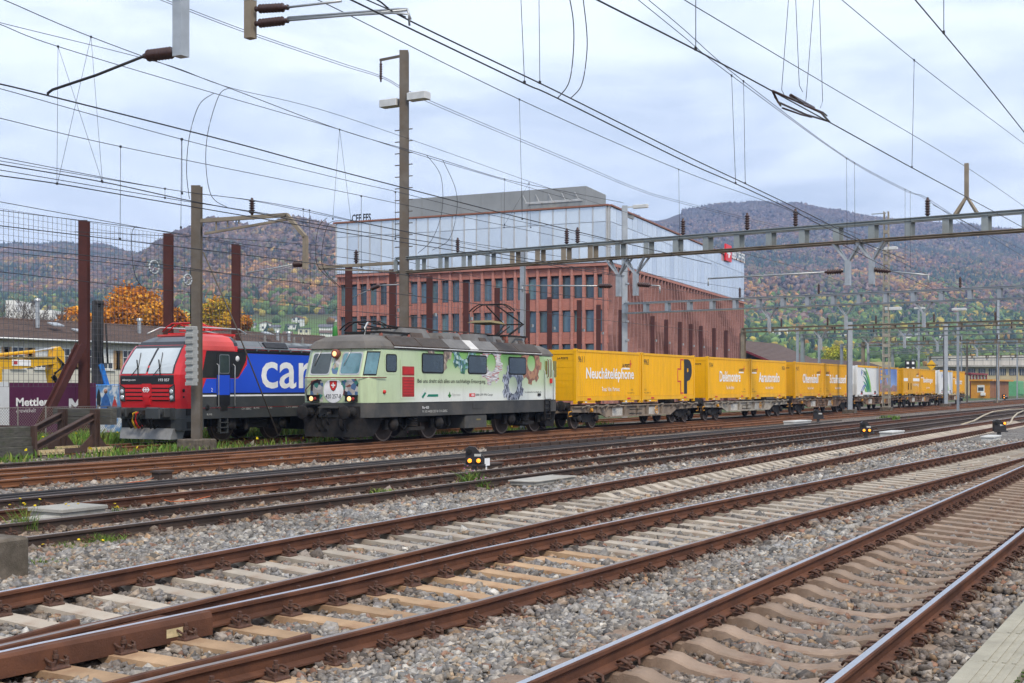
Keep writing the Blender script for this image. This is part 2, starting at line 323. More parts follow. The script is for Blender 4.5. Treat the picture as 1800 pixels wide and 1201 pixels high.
# one sheet to the horizon
us = np.concatenate([[-4000, -900, -250, -80, -30], np.arange(-12, 40, .6), np.arange(40, 120, 2.5), [130, 145, 165, 190, 220, 260, 320, 420, 600, 900, 1500, 2600, 5000]])
vs_ = np.concatenate([[-3000, -600, -120, -30, -8], np.arange(-3, 11.5, .12), np.arange(11.5, 34, .22), [36, 40, 45, 52, 60, 80, 110, 160, 240, 400, 700, 1200, 2500, 5000]])
UU, VV = np.meshgrid(us, vs_, indexing='ij'); ZG = gz(UU, VV) + np.where((UU > -12) & (UU < 120) & (VV > 1) & (VV < 34), RNG.normal(0, .008, UU.shape), 0)
ZG -= np.where(VV < 1.2, .25, 0)
for k_ in ('platform', 'middle', 'outer'): ZG -= np.where((VV > TR[k_]['lo'](UU)) & (VV < TR[k_]['hi'](UU)), .05, 0)
idx = np.arange(UU.size).reshape(UU.shape); FA = np.stack([idx[:-1,:-1].ravel(), idx[1:,:-1].ravel(), idx[1:,1:].ravel(), idx[:-1,1:].ravel()], 1)
np_mesh('ground', np.stack([UU.ravel(), VV.ravel(), ZG.ravel()], 1), FA, 'yard_ground', ground_col(UU, VV).reshape(-1, 3), kind='structure')

# ---------------------------------------------------------------- rails, sleepers, fastenings
PROF = [(-.026,0),(.026,0),(.036,-.010),(.036,-.036),(.011,-.052),(.008,-.120),(.070,-.140),(.070,-.155),(-.070,-.155),(-.070,-.140),(-.008,-.120),(-.011,-.052),(-.036,-.036),(-.036,-.010)]
def rail(name, vf, zf, u0, u1, mats, parent, step=None, prof=PROF, off=(0, 0)):
    us = [u0]; 
    while us[-1] < u1: us.append(min(u1, us[-1] + (step or (.8 if us[-1] < 45 else 4))))
    mb = MB(); k = len(prof); q = root_loc(parent)
    vs = [(u-q.x, float(vf(u))+a+off[0]-q.y, float(zf(u))+b+off[1]-q.z) for u in us for a, b in prof]; fs = []; mi = []
    for i in range(len(us)-1):
        for j in range(k):
            a = i*k+j; b = i*k+(j+1) % k; fs.append((a, a+k, b+k, b)); mi.append(1 if j == 0 else 0)
    fs.append(tuple(range(k))); mi.append(0); fs.append(tuple((len(us)-1)*k+j for j in range(k-1, -1, -1))); mi.append(0)
    mb.v = vs; mb.f = fs; mb.mi = mi; mb.sm = [False]*len(fs)
    return mb.build(name, mats, parent)
def fastening_mesh(kind):
    mb = MB()
    if kind == 'plate':
        mb.cbox(-.085, .085, -.20, .20, -.175, -.152, .012)
        for sgn in (-1, 1):
            y = sgn*.118
            mb.box(-.05, .05, sgn*.075-.018, sgn*.075+.018, -.152, -.125)
            mb.cyl((0, y, -.155), (0, y, -.055), .013, n=6); mb.cyl((0, y, -.105), (0, y, -.078), .026, n=6, smooth=False); mb.cyl((0, y, -.066), (0, y, -.048), .017, n=6, smooth=False)
            for e in (-1, 1):
                mb.tube([(e*.015, y-.03*sgn, -.112), (e*.05, y-.045*sgn, -.10), (e*.082, y-.01*sgn, -.095), (e*.085, y+.035*sgn, -.11), (e*.05, y+.05*sgn, -.135), (e*.02, y+.02*sgn, -.118)], .0105, 5)
                mb.cyl((e*.062, sgn*.165, -.152), (e*.062, sgn*.165, -.118), .02, n=6, smooth=False)
    else:
        for sgn in (-1, 1):
            y = sgn*.125
            mb.box(-.06, .06, y-.03, y+.045, -.168, -.138)
            mb.cyl((0, y, -.14), (0, y, -.085), .02, n=6, smooth=False)
            for e in (-1, 1):
                mb.tube([(0, y+.03*sgn, -.115), (e*.03, y-.03*sgn, -.095), (e*.062, y-.052*sgn, -.105), (e*.088, y-.015*sgn, -.082), (e*.086, y+.04*sgn, -.095), (e*.06, y+.06*sgn, -.13)], .0115, 5)
        mb.box(-.075, .075, -.075, .075, -.168, -.156)
    me = bpy.data.meshes.new('rail_fastening'); me.from_pydata(mb.v, [], mb.f); me.materials.append(MATS['clip_rust']); me.polygons.foreach_set('use_smooth', mb.sm); me.update(); return me
FAST = {k: fastening_mesh(k) for k in ('plate', 'spring')}
def sleeper_mesh(kind, m):
    mb = MB(); L = 1.3
    if kind == 'flat':
        prof = lambda y, t, w: [(-w-.02, y, -.42), (w+.02, y, -.42), (w, y, t), (-w, y, t)]
        mb.loft([prof(-L, -.185, .115), prof(-L+.03, -.176, .12), prof(L-.03, -.176, .12), prof(L, -.185, .115)])
    else:   # waisted concrete sleeper: high at the rail seats, low in the middle
        st = [(-L, -.215, .13), (-1.05, -.19, .14), (-.97, -.165, .128), (-.89, -.165, .128), (-.86, -.170, .135), (-.64, -.170, .135), (-.61, -.150, .128), (-.50, -.150, .125), (-.36, -.195, .115), (-.18, -.212, .105), (0, -.216, .102)]
        st += [(-a, b, c) for a, b, c in st[-2::-1]]
        mb.loft([[(-w-.03, y, -.42), (w+.03, y, -.42), (w, y, t-.012), (w-.02, y, t), (-w+.02, y, t), (-w, y, t-.012)] for y, t, w in st])
    me = bpy.data.meshes.new('sleeper'); me.from_pydata(mb.v, [], mb.f); me.materials.append(MATS[m]); me.update(); return me
def make_track(key, label, mats_lo, mats_hi, smesh, fast, pitch, s_end, f_end, group=None, base_u=None, lift=0.0):
    t = TR[key]; u0, u1 = t['u0'], t['u1']; root = thing('railway_track', label, 'railway track', (u0, float(t['lo'](u0)), -.2), group)
    zc = lambda u: float(t['cant'](u))
    rail('rail', t['lo'], lambda u: 0, u0, u1, mats_lo, root); rail('rail', t['hi'], zc, u0, u1, mats_hi, root)
    u = u0 + .25; q = root.location; i = 0
    while u < s_end:
        lo, hi = float(t['lo'](u)), float(t['hi'](u)); z = zc(u); ang = math.atan2(z, hi-lo)
        if smesh:
            me = smesh(u) if callable(smesh) else smesh
            y0, y1 = lo-.55, hi+.55
            if key == 'outer': y0 = max(y0, (lo+float(C_(u)))/2+.02) if u < 22 else y0
            if key == 'middle': y1 = min(y1, (hi+float(B_(u)))/2-.02) if u < 22 else y1
            o = link('sleeper', me, root); o.location = (u-q.x+random.uniform(-.02, .02), (y0+y1)/2-q.y, (z/(hi-lo))*((y0+y1)/2-lo)-q.z+lift)
            o.scale = (1, (y1-y0)/2.6, 1); o.rotation_euler = (ang, 0, random.uniform(-.012, .012))
        if fast and u < f_end:
            for vv_, zz_ in ((lo, 0), (hi, z)):
                o = link('rail_fastening', FAST[fast(u) if callable(fast) else fast], root); o.location = (u-q.x, vv_-q.y, zz_-q.z); o.rotation_euler = (ang, 0, random.uniform(-.05, .05))
        u += pitch
    return root
SL = {k: sleeper_mesh(*k) for k in (('flat', 'sleeper_grey'), ('flat', 'sleeper_tan'), ('waist', 'sleeper_dust'), ('flat', 'sleeper_dust'), ('waist', 'sleeper_grey'), ('flat', 'sleeper_wood'))}
t_pl = make_track('platform', 'rusty track with shiny rails and waisted concrete sleepers beside the paved platform', ['rail_rust', 'rail_polish'], ['rail_rust', 'rail_polish'], lambda u: SL['waist', 'sleeper_dust'] if u < 17.5 else SL['flat', 'sleeper_dust'], lambda u: 'spring' if u < 17.5 else 'plate', .6, 46, 40)
t_mi = make_track('middle', 'track with tan flat sleepers beside the platform track, shiny far rail', ['rail_rust', 'rail_worn'], ['rail_rust', 'rail_polish'], lambda u: SL['flat', 'sleeper_tan'] if u < 14 else SL['flat', 'sleeper_grey'], 'plate', .6, 56, 46)
t_ou = make_track('outer', 'track with pale grey sleepers bordering the wide bed of loose ballast', ['rail_rust', 'rail_worn'], ['rail_rust', 'rail_polish'], lambda u: SL['flat', 'sleeper_grey'] if u < 21 else SL['waist', 'sleeper_grey'], 'plate', .6, 80, 60)
t_da = make_track('dark', 'dark brown track beyond the ballast bed, in front of the twin-lamp dwarf signal', ['rail_dark', 'rail_worn'], ['rail_dark', 'rail_worn'], SL['flat', 'sleeper_wood'], 'plate', .65, 70, 62)
t_ro = make_track('rodded', 'dark track with point rods laid beside its rails', ['rail_rust', 'rail_worn'], ['rail_dark', 'rail_worn'], SL['flat', 'sleeper_wood'], 'plate', .65, 70, 60)
t_ru = make_track('rusty', 'orange rusted track next to the green locomotive and its wagons', ['rail_orange', 'rail_worn'], ['rail_orange', 'rail_worn'], SL['flat', 'sleeper_wood'], 'plate', .65, 75, 60)
t_tr = make_track('train', 'track carrying the green locomotive and the container wagons', ['rail_orange', 'rail_worn'], ['rail_dark', 'rail_worn'], SL['flat', 'sleeper_wood'], 'plate', .65, 80, 34)
t_si = make_track('siding', 'weedy siding with rusty rails ending at the buffer stop', ['rail_orange', 'rail_worn'], ['rail_orange', 'rail_worn'], SL['flat', 'sleeper_wood'], None, .65, 60, 0)

# crossing of the two inner rails, guard rails, maker's plate
FROG = [(-.05,-.004),(.05,-.004),(.06,-.02),(.06,-.15),(-.06,-.15),(-.06,-.02)]
mb = MB(); q = t_mi.location
us = np.linspace(3.4, 7.95, 12); rg = []
for u in us:
    a = float(C_(u))-.11; b = float(B_(u))+.10; z = float(TR['middle']['cant'](u))
    rg.append([(u, a, -.155), (u, a, -.012), (u, a+.02, z-.006), (u, a+.085, z-.006), (u, a+.10, -.045), (u, b-.10, -.045), (u, b-.085, -.006), (u, b-.02, -.006), (u, b, -.012), (u, b, -.155)])
mb.loft(rg); mb.build('crossing_casting', 'rail_rust', t_mi, world=True)
mb = MB(); a = Vector((7.55, float(C_(7.55))-.113, -.075)); dx = (float(C_(7.6))-float(C_(7.5)))/.1
mb.add([a+Vector((-.085, -.085*dx, -.035)), a+Vector((.085, .085*dx, -.035)), a+Vector((.085, .085*dx, .035)), a+Vector((-.085, -.085*dx, .035))], [(0, 1, 2, 3)])
mat('plate_cream', (.52, .42, .24), rough=.6, var=.2, scale=20, dirt=(.2, .11, .06), dirt_amt=.4, dscale=9)
mb.build('makers_plate', 'plate_cream', t_mi, world=True)
GUARD = [(-.022,0),(.022,0),(.026,-.015),(.026,-.12),(-.026,-.12),(-.026,-.015)]
rail('guard_rail', lambda u: C_(u)-1.505+.11+max(0, (u-6.6))**2*.05+max(0, 5-u)*.02, lambda u: .012, 3.4, 7.7, ['rail_rust', 'rail_rust'], t_mi, step=.3, prof=GUARD)
rail('wing_rail', lambda u: B_(u)+.15+max(0, u-6.4)*.14, lambda u: .0, 4.4, 7.3, ['rail_rust', 'rail_rust'], t_ou, step=.3, prof=GUARD)
# point rods and duct along the rodded track
mb = MB()
for k, (v, z) in enumerate(((18.45, -.07), (18.62, -.06), (18.8, -.07), (18.98, -.05), (19.2, -.06))): mb = MB(); mb.obeam((11+k*.2, v, z), (62+k*3, v+.25, z), .07, .045); mb.build('point_rod', 'steel_black' if k % 2 else 'rail_dark', t_ro, world=True)
rail('guard_rail', lambda u: 24.6-.035*(u-20), lambda u: .0, 16, 50, ['rail_orange', 'rail_worn'], t_ru, step=2)
mb = MB(); mb.box(26.5, 40.5, 23.55, 23.75, -.12, .04); mb.build('check_bar', 'rail_orange', t_ru, world=True)
mb = MB(); mb.box(33.5, 43.5, 19.5, 19.7, -.12, .06); 
for i in range(14): mb.box(33.8+i*.7, 34.1+i*.7, 19.45, 19.5, -.1, .04)
mb.build('check_bar', 'rail_dark', t_ro, world=True)
# ---------------------------------------------------------------- loose ballast, uncountable: stones in three sizes
def ico():
    t = (1+5**.5)/2; v = np.array([(-1,t,0),(1,t,0),(-1,-t,0),(1,-t,0),(0,-1,t),(0,1,t),(0,-1,-t),(0,1,-t),(t,0,-1),(t,0,1),(-t,0,-1),(-t,0,1)], float); v /= np.linalg.norm(v[0])
    f = np.array([(0,11,5),(0,5,1),(0,1,7),(0,7,10),(0,10,11),(1,5,9),(5,11,4),(11,10,2),(10,7,6),(7,1,8),(3,9,4),(3,4,2),(3,2,6),(3,6,8),(3,8,9),(4,9,5),(2,4,11),(6,2,10),(8,6,7),(9,8,1)]); return v, f
OCT_V = np.array([(1,0,0),(-1,0,0),(0,1,0),(0,-1,0),(0,0,1),(0,0,-1)], float); OCT_F = np.array([(0,2,4),(2,1,4),(1,3,4),(3,0,4),(2,0,5),(1,2,5),(3,1,5),(0,3,5)])
def rot_mats(n):
    q = RNG.normal(size=(n, 4)); q /= np.linalg.norm(q, axis=1)[:, None]; w_, x, y, z = q.T
    return np.stack([np.stack([1-2*(y*y+z*z), 2*(x*y-z*w_), 2*(x*z+y*w_)], 1), np.stack([2*(x*y+z*w_), 1-2*(x*x+z*z), 2*(y*z-x*w_)], 1), np.stack([2*(x*z-y*w_), 2*(y*z+x*w_), 1-2*(x*x+y*y)], 1)], 1)
PAL = np.array([(.29,.275,.255),(.21,.20,.19),(.145,.14,.135),(.36,.345,.32),(.25,.245,.245),(.33,.285,.235),(.35,.26,.175),(.28,.175,.13),(.46,.44,.40),(.23,.20,.165)])
PALP = np.array([.2,.17,.1,.12,.14,.1,.05,.05,.03,.04])
def near_pos(d0, d1, dens):
    n = int(dens*(d1*d1-d0*d0)*.5*2*.43); d = np.sqrt(RNG.uniform(d0*d0, d1*d1, n)); k = RNG.uniform(-.43, .43, n); return d*(CT+k*ST), d*(ST-k*CT), d
def on_sleeper(u, v):
    bad = np.zeros(u.shape, bool)
    for key in ('platform', 'middle', 'outer'):
        t = TR[key]; lo, hi = t['lo'](u), t['hi'](u); ph = np.mod(u-t['u0']-.25+.3, .6)-.3
        half = .135 if key == 'platform' else .13
        wob = .03*np.sin(u*7.3+v*5)
        cover = (RNG.random(u.shape) < .22) if key != 'platform' else (RNG.random(u.shape) < .05)
        inside = (v > lo-.42+wob) & (v < hi+.30+wob)
        if key == 'platform': inside = (v > lo-.62) & (v < hi+.42)
        bad |= inside & (np.abs(ph) < half) & ~((v < lo-.15) & cover)
        bad |= (np.abs(v-lo) < .09) | (np.abs(v-hi) < .09)
    bad |= (u > 3.4) & (u < 8.0) & (v > C_(u)-.16) & (v < B_(u)+.16)
    bad |= v < 1.36
    return bad
def scatter(name, d0, d1, dens, size, V0, F0, zoff, label_mat='stone', vmin=1.3, vmax=31):
    u, v, d = near_pos(d0, d1, dens); ok = (v > vmin) & (v < vmax) & ~on_sleeper(u, v)
    # mown verge and earth strips stay bare
    ok &= ~((v > 27.4) & (RNG.random(u.shape) < .75))
    u, v, d = u[ok], v[ok], d[ok]; n = len(u); z = gz(u, v)
    bedd = np.zeros(n)
    for key in ('platform', 'middle', 'outer'):
        t = TR[key]; ins = (v > t['lo'](u)) & (v < t['hi'](u)); bedd = np.where(ins, -.055 if key == 'platform' else -.03, bedd)
    z = z + bedd + zoff + RNG.uniform(-.012, .02, n) + .015*np.sin(u*3.1+v*4.7)
    m = len(V0); s = size*np.exp(RNG.normal(0, .28, n)); sq = RNG.uniform(.5, 1.3, (n, 1, 3))
    P0 = V0[None]*(1+RNG.normal(0, .24, (n, m, 1)))*sq*s[:, None, None]; P0 = np.einsum('nij,nmj->nmi', rot_mats(n), P0)
    P0[:, :, 2] *= .8
    P0 += np.stack([u, v, z], 1)[:, None]
    c = PAL[RNG.choice(len(PAL), n, p=PALP/PALP.sum())]*RNG.uniform(.7, 1.3, (n, 1)); gc = ground_col(u, v)/np.array([.235, .222, .208])
    c = c*(gc*.92+.08)
    FA = (F0[None]+(np.arange(n)*m)[:, None, None]).reshape(-1, 3)
    return P0.reshape(-1, 3), FA, np.repeat(c, m, 0)
V0, F0 = ico()
BX_V = np.array([(-1,-1,-1),(1,-1,-1),(1,1,-1),(-1,1,-1),(-1,-1,1),(1,-1,1),(1,1,1),(-1,1,1)], float)*.68; BX_F = np.array([(0,2,1),(0,3,2),(4,5,6),(4,6,7),(0,1,5),(0,5,4),(1,2,6),(1,6,5),(2,3,7),(2,7,6),(3,0,4),(3,4,7)])
PS = [scatter('a', 3.4, 11.5, 300, .032, V0, F0, .008), scatter('a2', 3.4, 11.5, 580, .030, BX_V, BX_F, .008), scatter('b', 11.5, 16, 520, .036, BX_V, BX_F, .01), scatter('c', 16, 24, 260, .043, BX_V, BX_F, .0), scatter('d', 24, 48, 66, .056, OCT_V*1.15, OCT_F, -.015)]
o_ = np.cumsum([0]+[len(p[0]) for p in PS[:-1]])
o = np_mesh('ballast_gravel', np.concatenate([p[0] for p in PS]), np.concatenate([p[1]+k for p, k in zip(PS, o_)]), 'stone', np.concatenate([p[2] for p in PS]), kind='stuff')
tag(o, 'loose grey and rust-stained crushed stone lying between all the tracks', 'gravel')
# ---------------------------------------------------------------- hills, woods and meadows
DD = np.array([300, 420, 600, 800, 1100, 1500, 2000, 2600, 3300.])
HX = [(-500, [690, 668, 640, 612, 570, 510, 460, 442, 470]), (0, [690, 664, 640, 606, 560, 500, 452, 437, 460]), (130, [690, 664, 640, 606, 560, 498, 446, 430, 455]),
      (185, [690, 664, 636, 604, 556, 494, 448, 433, 460]), (225, [690, 662, 630, 600, 545, 470, 450, 446, 470]), (262, [690, 660, 624, 592, 522, 432, 440, 455, 480]), (300, [690, 660, 620, 585, 505, 404, 430, 455, 480]), (340, [690, 660, 615, 580, 495, 389, 420, 450, 480]),
      (372, [690, 658, 612, 575, 490, 378, 415, 450, 480]), (400, [690, 656, 610, 572, 490, 388, 415, 450, 480]), (440, [690, 652, 608, 570, 490, 393, 420, 450, 480]), (520, [690, 650, 606, 566, 485, 384, 415, 450, 480]), (560, [690, 650, 606, 566, 488, 391, 420, 450, 480]),
      (620, [690, 650, 606, 566, 492, 402, 425, 450, 480]), (800, [690, 652, 620, 585, 520, 450, 450, 450, 470]), (1000, [690, 655, 630, 600, 545, 480, 440, 392, 410]),
      (1110, [690, 655, 630, 606, 555, 480, 430, 380, 400]), (1160, [690, 655, 630, 606, 558, 482, 436, 386, 405]), (1200, [690, 655, 632, 608, 560, 482, 436, 374, 395]), (1250, [690, 655, 632, 608, 560, 480, 436, 363, 385]), (1320, [690, 655, 632, 608, 560, 478, 436, 356, 380]),
      (1400, [690, 655, 632, 608, 558, 478, 436, 358, 380]), (1450, [690, 655, 632, 608, 558, 478, 436, 367, 390]), (1500, [690, 655, 632, 608, 560, 480, 440, 378, 400]), (1550, [690, 655, 634, 610, 560, 484, 444, 388, 410]), (1620, [690, 655, 636, 612, 565, 492, 450, 396, 415]),
      (1700, [690, 655, 638, 614, 570, 498, 454, 399, 420]), (1800, [690, 656, 640, 616, 575, 505, 460, 407, 430]), (2300, [690, 660, 650, 630, 590, 530, 490, 440, 460])]
HXX = np.array([h[0] for h in HX], float); HYY = np.array([h[1] for h in HX], float)
def hill_z(x, d):
    x = np.asarray(x, float); d = np.asarray(d, float)
    cols = np.stack([np.interp(x, HXX, HYY[:, j]) for j in range(len(DD))], -1)
    z = EYE + (HY-cols)/F*DD
    i = np.clip(np.searchsorted(DD, d)-1, 0, len(DD)-2); t = np.clip((d-DD[i])/(DD[i+1]-DD[i]), 0, 1); t = t*t*(3-2*t)*.35+t*.65
    a = np.take_along_axis(z, i[..., None], -1)[..., 0]; b = np.take_along_axis(z, (i+1)[..., None], -1)[..., 0]
    h = a*(1-t)+b*t; k = (x-CX)/F; u = d*(CT+k*ST); v = d*(ST-k*CT); am = np.clip((d-420)/900, 0, 1)*4.5
    h = h - np.clip((d-700)/800, 0, 1)*(8-4*np.clip((d-1700)/500, 0, 1))
    return h + am*(np.sin(u*.011+1.3)*np.sin(v*.009+.4)+.5*np.sin(u*.031+v*.023)+.35*np.sin(u*.057-v*.049))
def pol(x, d): k = (x-CX)/F; return d*(CT+k*ST), d*(ST-k*CT)
attr_mat('hill_soil', rough=1, var=.2, scale=.012); attr_mat('leafage', rough=.95, var=.35, scale=.16)
xs = np.linspace(-500, 2300, 150); ds = np.concatenate([np.linspace(300, 1100, 34), np.linspace(1130, 3300, 50)])
XX, DG = np.meshgrid(xs, ds, indexing='ij'); U_, V_ = pol(XX, DG); Z_ = hill_z(XX, DG)
yy = HY-(Z_-EYE)*F/DG; mead = np.clip((yy-548)/25, 0, 1)[..., None]
hc = np.array([.085, .060, .040])*(1-mead)+np.array([.12, .215, .04])*mead
idx = np.arange(XX.size).reshape(XX.shape); FA = np.stack([idx[:-1,:-1].ravel(), idx[1:,:-1].ravel(), idx[1:,1:].ravel(), idx[:-1,1:].ravel()], 1)
np_mesh('hills', np.stack([U_.ravel(), V_.ravel(), Z_.ravel()], 1), FA[:, ::-1], 'hill_soil', hc.reshape(-1, 3), kind='structure', smooth=True)

AUT = np.array([(.155,.105,.088),(.190,.104,.060),(.29,.15,.055),(.135,.12,.052),(.042,.070,.048),(.030,.055,.040),(.125,.096,.092),(.32,.21,.055)])
GRN = np.array([(.085,.135,.036),(.105,.155,.040),(.042,.082,.040),(.30,.245,.045),(.065,.108,.036),(.030,.058,.036),(.25,.14,.04),(.13,.175,.05)])
def crowns(n, d0, d1, r0, r1, xr, fn):
    x = RNG.uniform(xr[0], xr[1], n); d = np.sqrt(RNG.uniform(d0*d0, d1*d1, n)); z = hill_z(x, d); y = HY-(z-EYE)*F/d
    keep = np.ones(n, bool)
    low = (y > 553) & (x > 415) & (x < 640); keep &= ~(low & (RNG.random(n) < .96))
    lowr = (y > 583) & (x > 1330); keep &= ~(lowr & (RNG.random(n) < .72))
    gap = ((x > 1125) & (x < 1200) & (y < 396)); keep &= ~gap
    keep &= ~((x > 640) & (x < 1085) & (d > 420))
    x, d, z, y = x[keep], d[keep], z[keep], y[keep]; n = len(x); u, v = pol(x, d)
    patch = .5+.5*np.sin(u*.017+2*np.sin(v*.013)+.7)*np.sin(v*.021+1.1)
    gfac = np.clip((y-505+60*(patch-.5))/70, 0, 1); gsel = RNG.random(n) < gfac
    pa = np.array([.22,.20,.09,.20,.08,.05,.12,.04]); pa2 = pa.copy(); pa2[[4, 5]] *= 3.0; pa2 /= pa2.sum(); pa /= pa.sum()
    ia = np.where(patch > .72, RNG.choice(8, n, p=pa2), RNG.choice(8, n, p=pa)); ig = RNG.choice(8, n, p=[.2,.2,.14,.1,.16,.1,.05,.05])
    q_ = .5+.5*np.sin(u*.011+1.7*np.sin(v*.008))*np.cos(v*.012+1.3*np.sin(u*.007)); mixo = RNG.random(n) < .62; order = np.array([5, 4, 3, 0, 6, 1, 2, 7]); ia = np.where(mixo, order[np.clip((q_*7.2+RNG.normal(0, .9, n)), 0, 7).astype(int)], ia)
    c = np.where(gsel[:, None], GRN[ig], AUT[ia])
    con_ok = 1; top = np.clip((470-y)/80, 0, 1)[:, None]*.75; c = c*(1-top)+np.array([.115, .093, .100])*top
    con = np.where(gsel, (ig == 2) | (ig == 5), (ia == 4) | (ia == 5))
    c = c*RNG.uniform(.7, 1.3, (n, 1)); pass; r = RNG.uniform(r0, r1, n)
    V0, F0 = fn; m = len(V0); Pt = V0[None]*(1+RNG.normal(0, .24, (n, m, 1)))*r[:, None, None]
    Pt = np.einsum('nij,nmj->nmi', rot_mats(n), Pt); hgt = np.where(con, 1.7, 1.1)[:, None]
    zz = Pt[:, :, 2]/r[:, None]; tap = np.where(con[:, None], np.clip(.62-.48*zz, .08, 1.2), 1.0)
    Pt[:, :, 0] *= tap; Pt[:, :, 1] *= tap; Pt[:, :, 2] *= hgt
    Pt += np.stack([u, v, z+r*.55], 1)[:, None]
    cv = np.repeat(c[:, None], m, 1)*RNG.uniform(.8, 1.22, (n, m, 1))
    return Pt.reshape(-1, 3), (F0[None]+(np.arange(n)*m)[:, None, None]).reshape(-1, 3), cv.reshape(-1, 3)
def ico2():
    v, f = ico(); vs = [tuple(p) for p in v]; cache = {}; fs = []
    def mid(a, b):
        k = (min(a, b), max(a, b))
        if k not in cache: p = (np.array(vs[a])+np.array(vs[b]))/2; p /= np.linalg.norm(p); cache[k] = len(vs); vs.append(tuple(p))
        return cache[k]
    for a, b, c in f: ab, bc, ca = mid(a, b), mid(b, c), mid(c, a); fs += [(a, ab, ca), (b, bc, ab), (c, ca, bc), (ab, bc, ca)]
    return np.array(vs), np.array(fs)
I1, I2 = ico(), ico2()
I0 = (OCT_V, OCT_F)
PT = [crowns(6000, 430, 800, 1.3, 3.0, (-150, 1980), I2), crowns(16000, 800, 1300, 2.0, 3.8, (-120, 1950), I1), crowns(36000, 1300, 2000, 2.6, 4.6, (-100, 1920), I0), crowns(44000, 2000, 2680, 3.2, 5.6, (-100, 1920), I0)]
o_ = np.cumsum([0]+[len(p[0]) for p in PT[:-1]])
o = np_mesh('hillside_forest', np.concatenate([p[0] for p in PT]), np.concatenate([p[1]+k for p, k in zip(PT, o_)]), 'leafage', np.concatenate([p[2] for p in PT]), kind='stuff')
tag(o, 'autumn woods in russet, brown and dark green covering the hills', 'forest')

